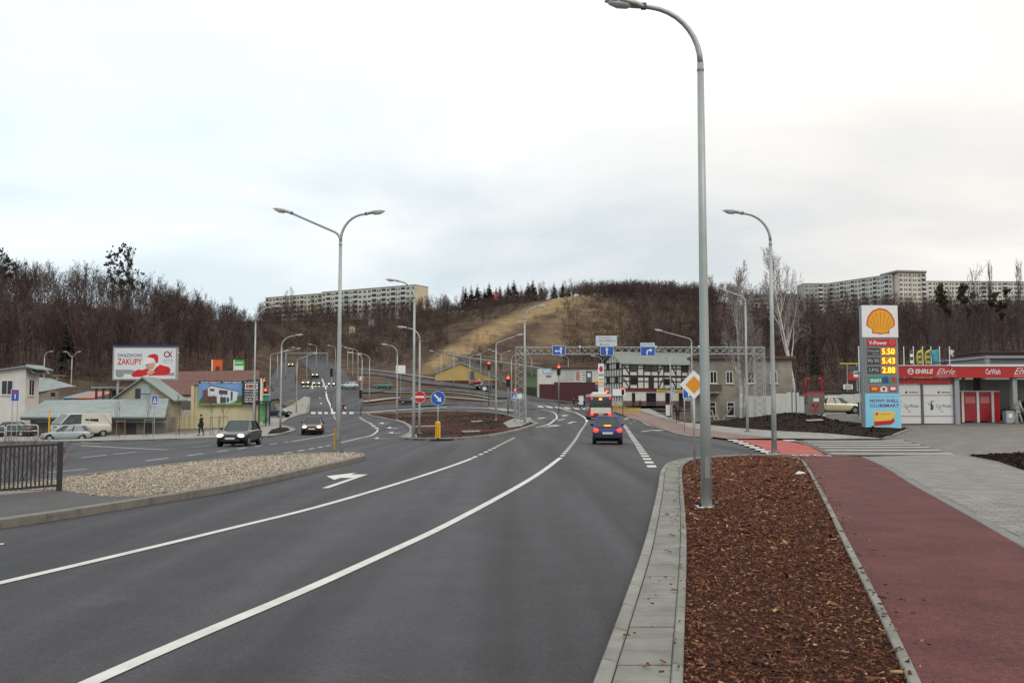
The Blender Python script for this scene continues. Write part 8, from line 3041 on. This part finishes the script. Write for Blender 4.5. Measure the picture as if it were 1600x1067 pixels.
# ------------------------------------------------------------------ bus
def bus():
    g_ = GX(938.5, 104)
    r = empty('city_bus', g_, R(88), 'red and cream city bus seen from behind at the junction', 'bus')
    Lb, Wb, Hb = 11.5, 2.5, 2.95
    red = mat('bus_red', (0.22, 0.02, 0.016), 0.35, var=0.06, coat=0.3)
    crm = mat('bus_cream', (0.70, 0.65, 0.56), 0.4, var=0.05, coat=0.3)

    def shell(z0, z1, m, nm, x0=0.0, inset=0.0):
        hw = Wb / 2 - inset
        ring_ = [(-hw + 0.12, 0), (-hw, 0.12), (-hw, 1), (hw, 1), (hw, 0.12), (hw - 0.12, 0)]
        b = MB()
        pts = [(x0, -hw + 0.15), (x0, hw - 0.15), (x0 + 0.15, hw), (Lb - 0.2, hw), (Lb, hw - 0.25), (Lb, -hw + 0.25), (Lb - 0.2, -hw), (x0 + 0.15, -hw)]
        b.loft([[Vector((x, y_, z0)) for x, y_ in pts], [Vector((x, y_, z1)) for x, y_ in pts]])
        return b.build(nm, m, r)
    shell(0.32, 1.05, red, 'lower_body')
    shell(1.05, 2.62, red, 'upper_body', 0.0, 0.01)
    shell(2.62, Hb, crm, 'roof', 0.04, 0.05)
    MB().box(-0.03, 0.01, -1.14, 1.14, 0.78, 1.42).build('cream_panel', crm, r)
    MB().box(-0.045, 0.0, -1.15, 1.15, 1.46, 2.62).build('rear_window', M_CGLASS, r, bevel=0.02)
    MB().box(-0.06, -0.046, -0.12, 0.2, 2.25, 2.48).build('route_number', M_ORLIT, r)
    for sy in (-1, 1):
        MB().cyl((-0.06, sy * 1.02, 2.42), (-0.02, sy * 1.02, 2.42), 0.09, n=12).build('upper_light', M_TAILLIT, r)
        MB().box(-0.05, 0.02, sy * 1.0 - 0.16, sy * 1.0 + 0.16, 0.52, 0.78).build('tail_light', M_TAILLIT, r, bevel=0.02)
    MB().box(-0.06, 0.0, -1.15, 1.15, 0.30, 0.46).build('bumper', M_BLACK, r)
    MB().box(-0.07, -0.03, -0.26, 0.26, 0.60, 0.71).build('number_plate', M_PLATE, r)
    for sy in (-1, 1):
        for k in range(6):
            x0 = 0.9 + k * 1.72
            y0 = sy * (Wb / 2 - 0.005)
            MB().box(x0, x0 + 1.62, min(y0, y0 + sy * 0.02), max(y0, y0 + sy * 0.02), 1.2, 2.35).build('side_window', M_CGLASS, r)
        for x0 in (2.9, 8.8):
            w_ = MB().cyl((x0, sy * 1.0, 0.48), (x0, sy * 1.27, 0.48), 0.48, n=18).build('wheel', M_TYRE, r)
            MB().cyl((x0, sy * 1.265, 0.48), (x0, sy * 1.285, 0.48), 0.27, n=14).build('rim', M_RIM, w_)
    MB().box(2.5, 5.0, -0.8, 0.8, Hb, Hb + 0.22).build('roof_unit', crm, r, bevel=0.05)
    return r


bus()


# ================================================================== PEOPLE
M_SKIN = mat('skin', (0.42, 0.24, 0.17), 0.6, var=0.06)


def skin_part(name, joints, edges, radii, m, parent, root_i=0, sub=1):
    me = bpy.data.meshes.new(name)
    me.from_pydata([tuple(j) for j in joints], edges, [])
    o = link_mesh(name, me, m, parent)
    sk = o.modifiers.new('skin', 'SKIN')
    if not me.skin_vertices:
        bpy.context.view_layer.objects.active = o
    sv = me.skin_vertices[0].data if me.skin_vertices else None
    if sv is None:
        return o
    for v, rad in zip(sv, radii):
        v.radius = rad if isinstance(rad, tuple) else (rad, rad)
    sv[root_i].use_root = True
    s = o.modifiers.new('sub', 'SUBSURF')
    s.levels = s.render_levels = sub
    for p in me.polygons:
        p.use_smooth = True
    return o


def person(loc, h, heading, label, coat, legs, hair, stride=0.25, lean=0.0, coat_len=0.55, arm=0.15, bag=None):
    """one walking figure, 1.75 m tall before scaling, facing +x"""
    r = empty('person', loc, heading, label, 'person')
    k = h / 1.75
    r.scale = (k, k, k)
    sh = Vector((lean, 0, 0))
    hip = Vector((0, 0, 0.93))
    chest = Vector((0.02 + lean * 0.6, 0, 1.25))
    neck = Vector((0.02 + lean, 0, 1.48))
    head = Vector((0.06 + lean * 1.15, 0, 1.62))
    crown = Vector((0.05 + lean * 1.15, 0, 1.70))
    J = [hip, chest, neck, head, crown]
    Rr = [(0.13, 0.16), (0.13, 0.17), (0.055, 0.055), (0.095, 0.075), (0.07, 0.06)]
    E = [(0, 1), (1, 2), (2, 3), (3, 4)]
    legsJ, legsR, legsE = [hip + Vector((0, 0, 0.02))], [(0.14, 0.165)], []
    coatJ, coatR, coatE = [hip, chest, neck - Vector((0, 0, 0.05))], [(0.155, 0.19), (0.155, 0.20), (0.085, 0.09)], [(0, 1), (1, 2)]
    for sy, sg in ((1, 1), (-1, -1)):
        th = Vector((0, sy * 0.09, 0.90))
        kn = Vector((sg * stride * 0.55 + 0.04, sy * 0.095, 0.50))
        an = Vector((sg * stride - (0.06 if sg < 0 else 0.0), sy * 0.095, 0.10 if sg > 0 else 0.13))
        to = an + Vector((0.15, 0, -0.07))
        i = len(J)
        J += [th, kn, an, to]
        Rr += [0.085, 0.058, 0.042, 0.035]
        E += [(0, i), (i, i + 1), (i + 1, i + 2), (i + 2, i + 3)]
        i = len(legsJ)
        legsJ += [th, kn, an + Vector((0, 0, 0.03))]
        legsR += [0.098, 0.072, 0.060]
        legsE += [(0, i), (i, i + 1), (i + 1, i + 2)]
        shd = Vector((0.01 + lean, sy * 0.17, 1.42))
        el = Vector((-sg * arm * 0.6 + lean * 0.8, sy * 0.235, 1.15))
        wr = Vector((-sg * arm + 0.08 + lean * 0.8, sy * 0.22, 0.92))
        ha = wr + Vector((0.03, 0, -0.09))
        i = len(J)
        J += [shd, el, wr, ha]
        Rr += [0.06, 0.042, 0.03, 0.034]
        E += [(1, i), (i, i + 1), (i + 1, i + 2), (i + 2, i + 3)]
        i = len(coatJ)
        coatJ += [shd, el, wr]
        coatR += [0.078, 0.06, 0.05]
        coatE += [(1, i), (i, i + 1), (i + 1, i + 2)]
    if coat_len > 0.5:
        coatJ.append(Vector((0, 0, 0.93 - (coat_len - 0.5) * 1.2)))
        coatR.append((0.15, 0.20))
        coatE.append((0, len(coatJ) - 1))
    skin_part('body', J, E, Rr, M_SKIN, r)
    skin_part('trousers', legsJ, legsE, legsR, mat('cloth_%.2f_%.2f_%.2f' % legs, legs, 0.9, var=0.15, scale=9), r)
    skin_part('coat', coatJ, coatE, coatR, mat('cloth_%.2f_%.2f_%.2f' % coat, coat, 0.9, var=0.15, scale=9), r)
    MB().ball(head + Vector((-0.025, 0, 0.055)), (0.105, 0.092, 0.095), 12, 8).build('hair', mat('hair_%.2f' % hair[0], hair, 0.8, var=0.2), r, smooth=True)
    MB().ball(head + Vector((0.098, 0, 0.0)), (0.018, 0.014, 0.022), 6, 4).build('nose', M_SKIN, r)
    for sy, sg in ((1, 1), (-1, -1)):
        an = Vector((sg * stride - (0.06 if sg < 0 else 0.0), sy * 0.095, 0.10 if sg > 0 else 0.13))
        MB().ball(an + Vector((0.06, 0, -0.055)), (0.14, 0.052, 0.05), 10, 6).build('shoe', M_BLACK, r, smooth=True)
    if bag:
        MB().box(-0.12, 0.14, 0.26, 0.36, 0.72, 0.98).build('bag', mat('bag_%.2f' % bag[0], bag, 0.8), r, bevel=0.03)
    return r


BLK = (0.014, 0.013, 0.015)
person(atd(316.5, 73.5, 0.11), 1.66, R(170), 'woman in a black coat walking on the left pavement', BLK, BLK, (0.02, 0.015, 0.012), 0.14, 0.0, 0.75, 0.05, bag=BLK)
person(at(536.5, 645), 1.72, R(15), 'person in a red jacket striding over the far crossing', (0.18, 0.03, 0.035), (0.03, 0.03, 0.04), (0.05, 0.03, 0.02), 0.36)
person(at(1059, 660.5, 0.1), 1.62, R(80), 'man in dark clothes with bowed head on the far pavement', (0.018, 0.018, 0.02), (0.015, 0.015, 0.018), (0.015, 0.013, 0.012), 0.10, 0.10, 0.6)
person(at(897, 637.5), 1.72, R(185), 'left pedestrian in dark clothes on the crossing before the bus', BLK, (0.03, 0.03, 0.035), (0.03, 0.02, 0.015), 0.32)
person(at(904, 637.8), 1.70, R(180), 'middle pedestrian carrying a pale bag on the crossing before the bus', (0.05, 0.045, 0.05), BLK, (0.02, 0.015, 0.01), 0.25, bag=(0.6, 0.6, 0.58))
person(at(913, 638), 1.74, R(10), 'pedestrian in black closest to the bus on the crossing', BLK, BLK, (0.02, 0.015, 0.01), 0.2, bag=(0.5, 0.5, 0.5))
person(at(993, 637.5, 0.1), 1.7, R(190), 'person in a pale jacket behind the yellow barrier', (0.40, 0.38, 0.33), (0.12, 0.11, 0.10), (0.12, 0.09, 0.06), 0.15)
person(at(1001, 638.5, 0.1), 1.6, R(200), 'person in a dark blue coat beside the yellow barrier', (0.03, 0.04, 0.07), (0.03, 0.03, 0.04), (0.06, 0.05, 0.04), 0.12, 0, 0.7)
pp = P(1590, 658, 62.3)
person(Vector((pp.x, pp.y, T(pp.x, pp.y) + 0.03)), 1.72, R(-15), 'worker in pale grey overalls leaning forward in the wash bay', (0.36, 0.36, 0.34), (0.33, 0.33, 0.31), (0.02, 0.015, 0.012), 0.30, 0.12)
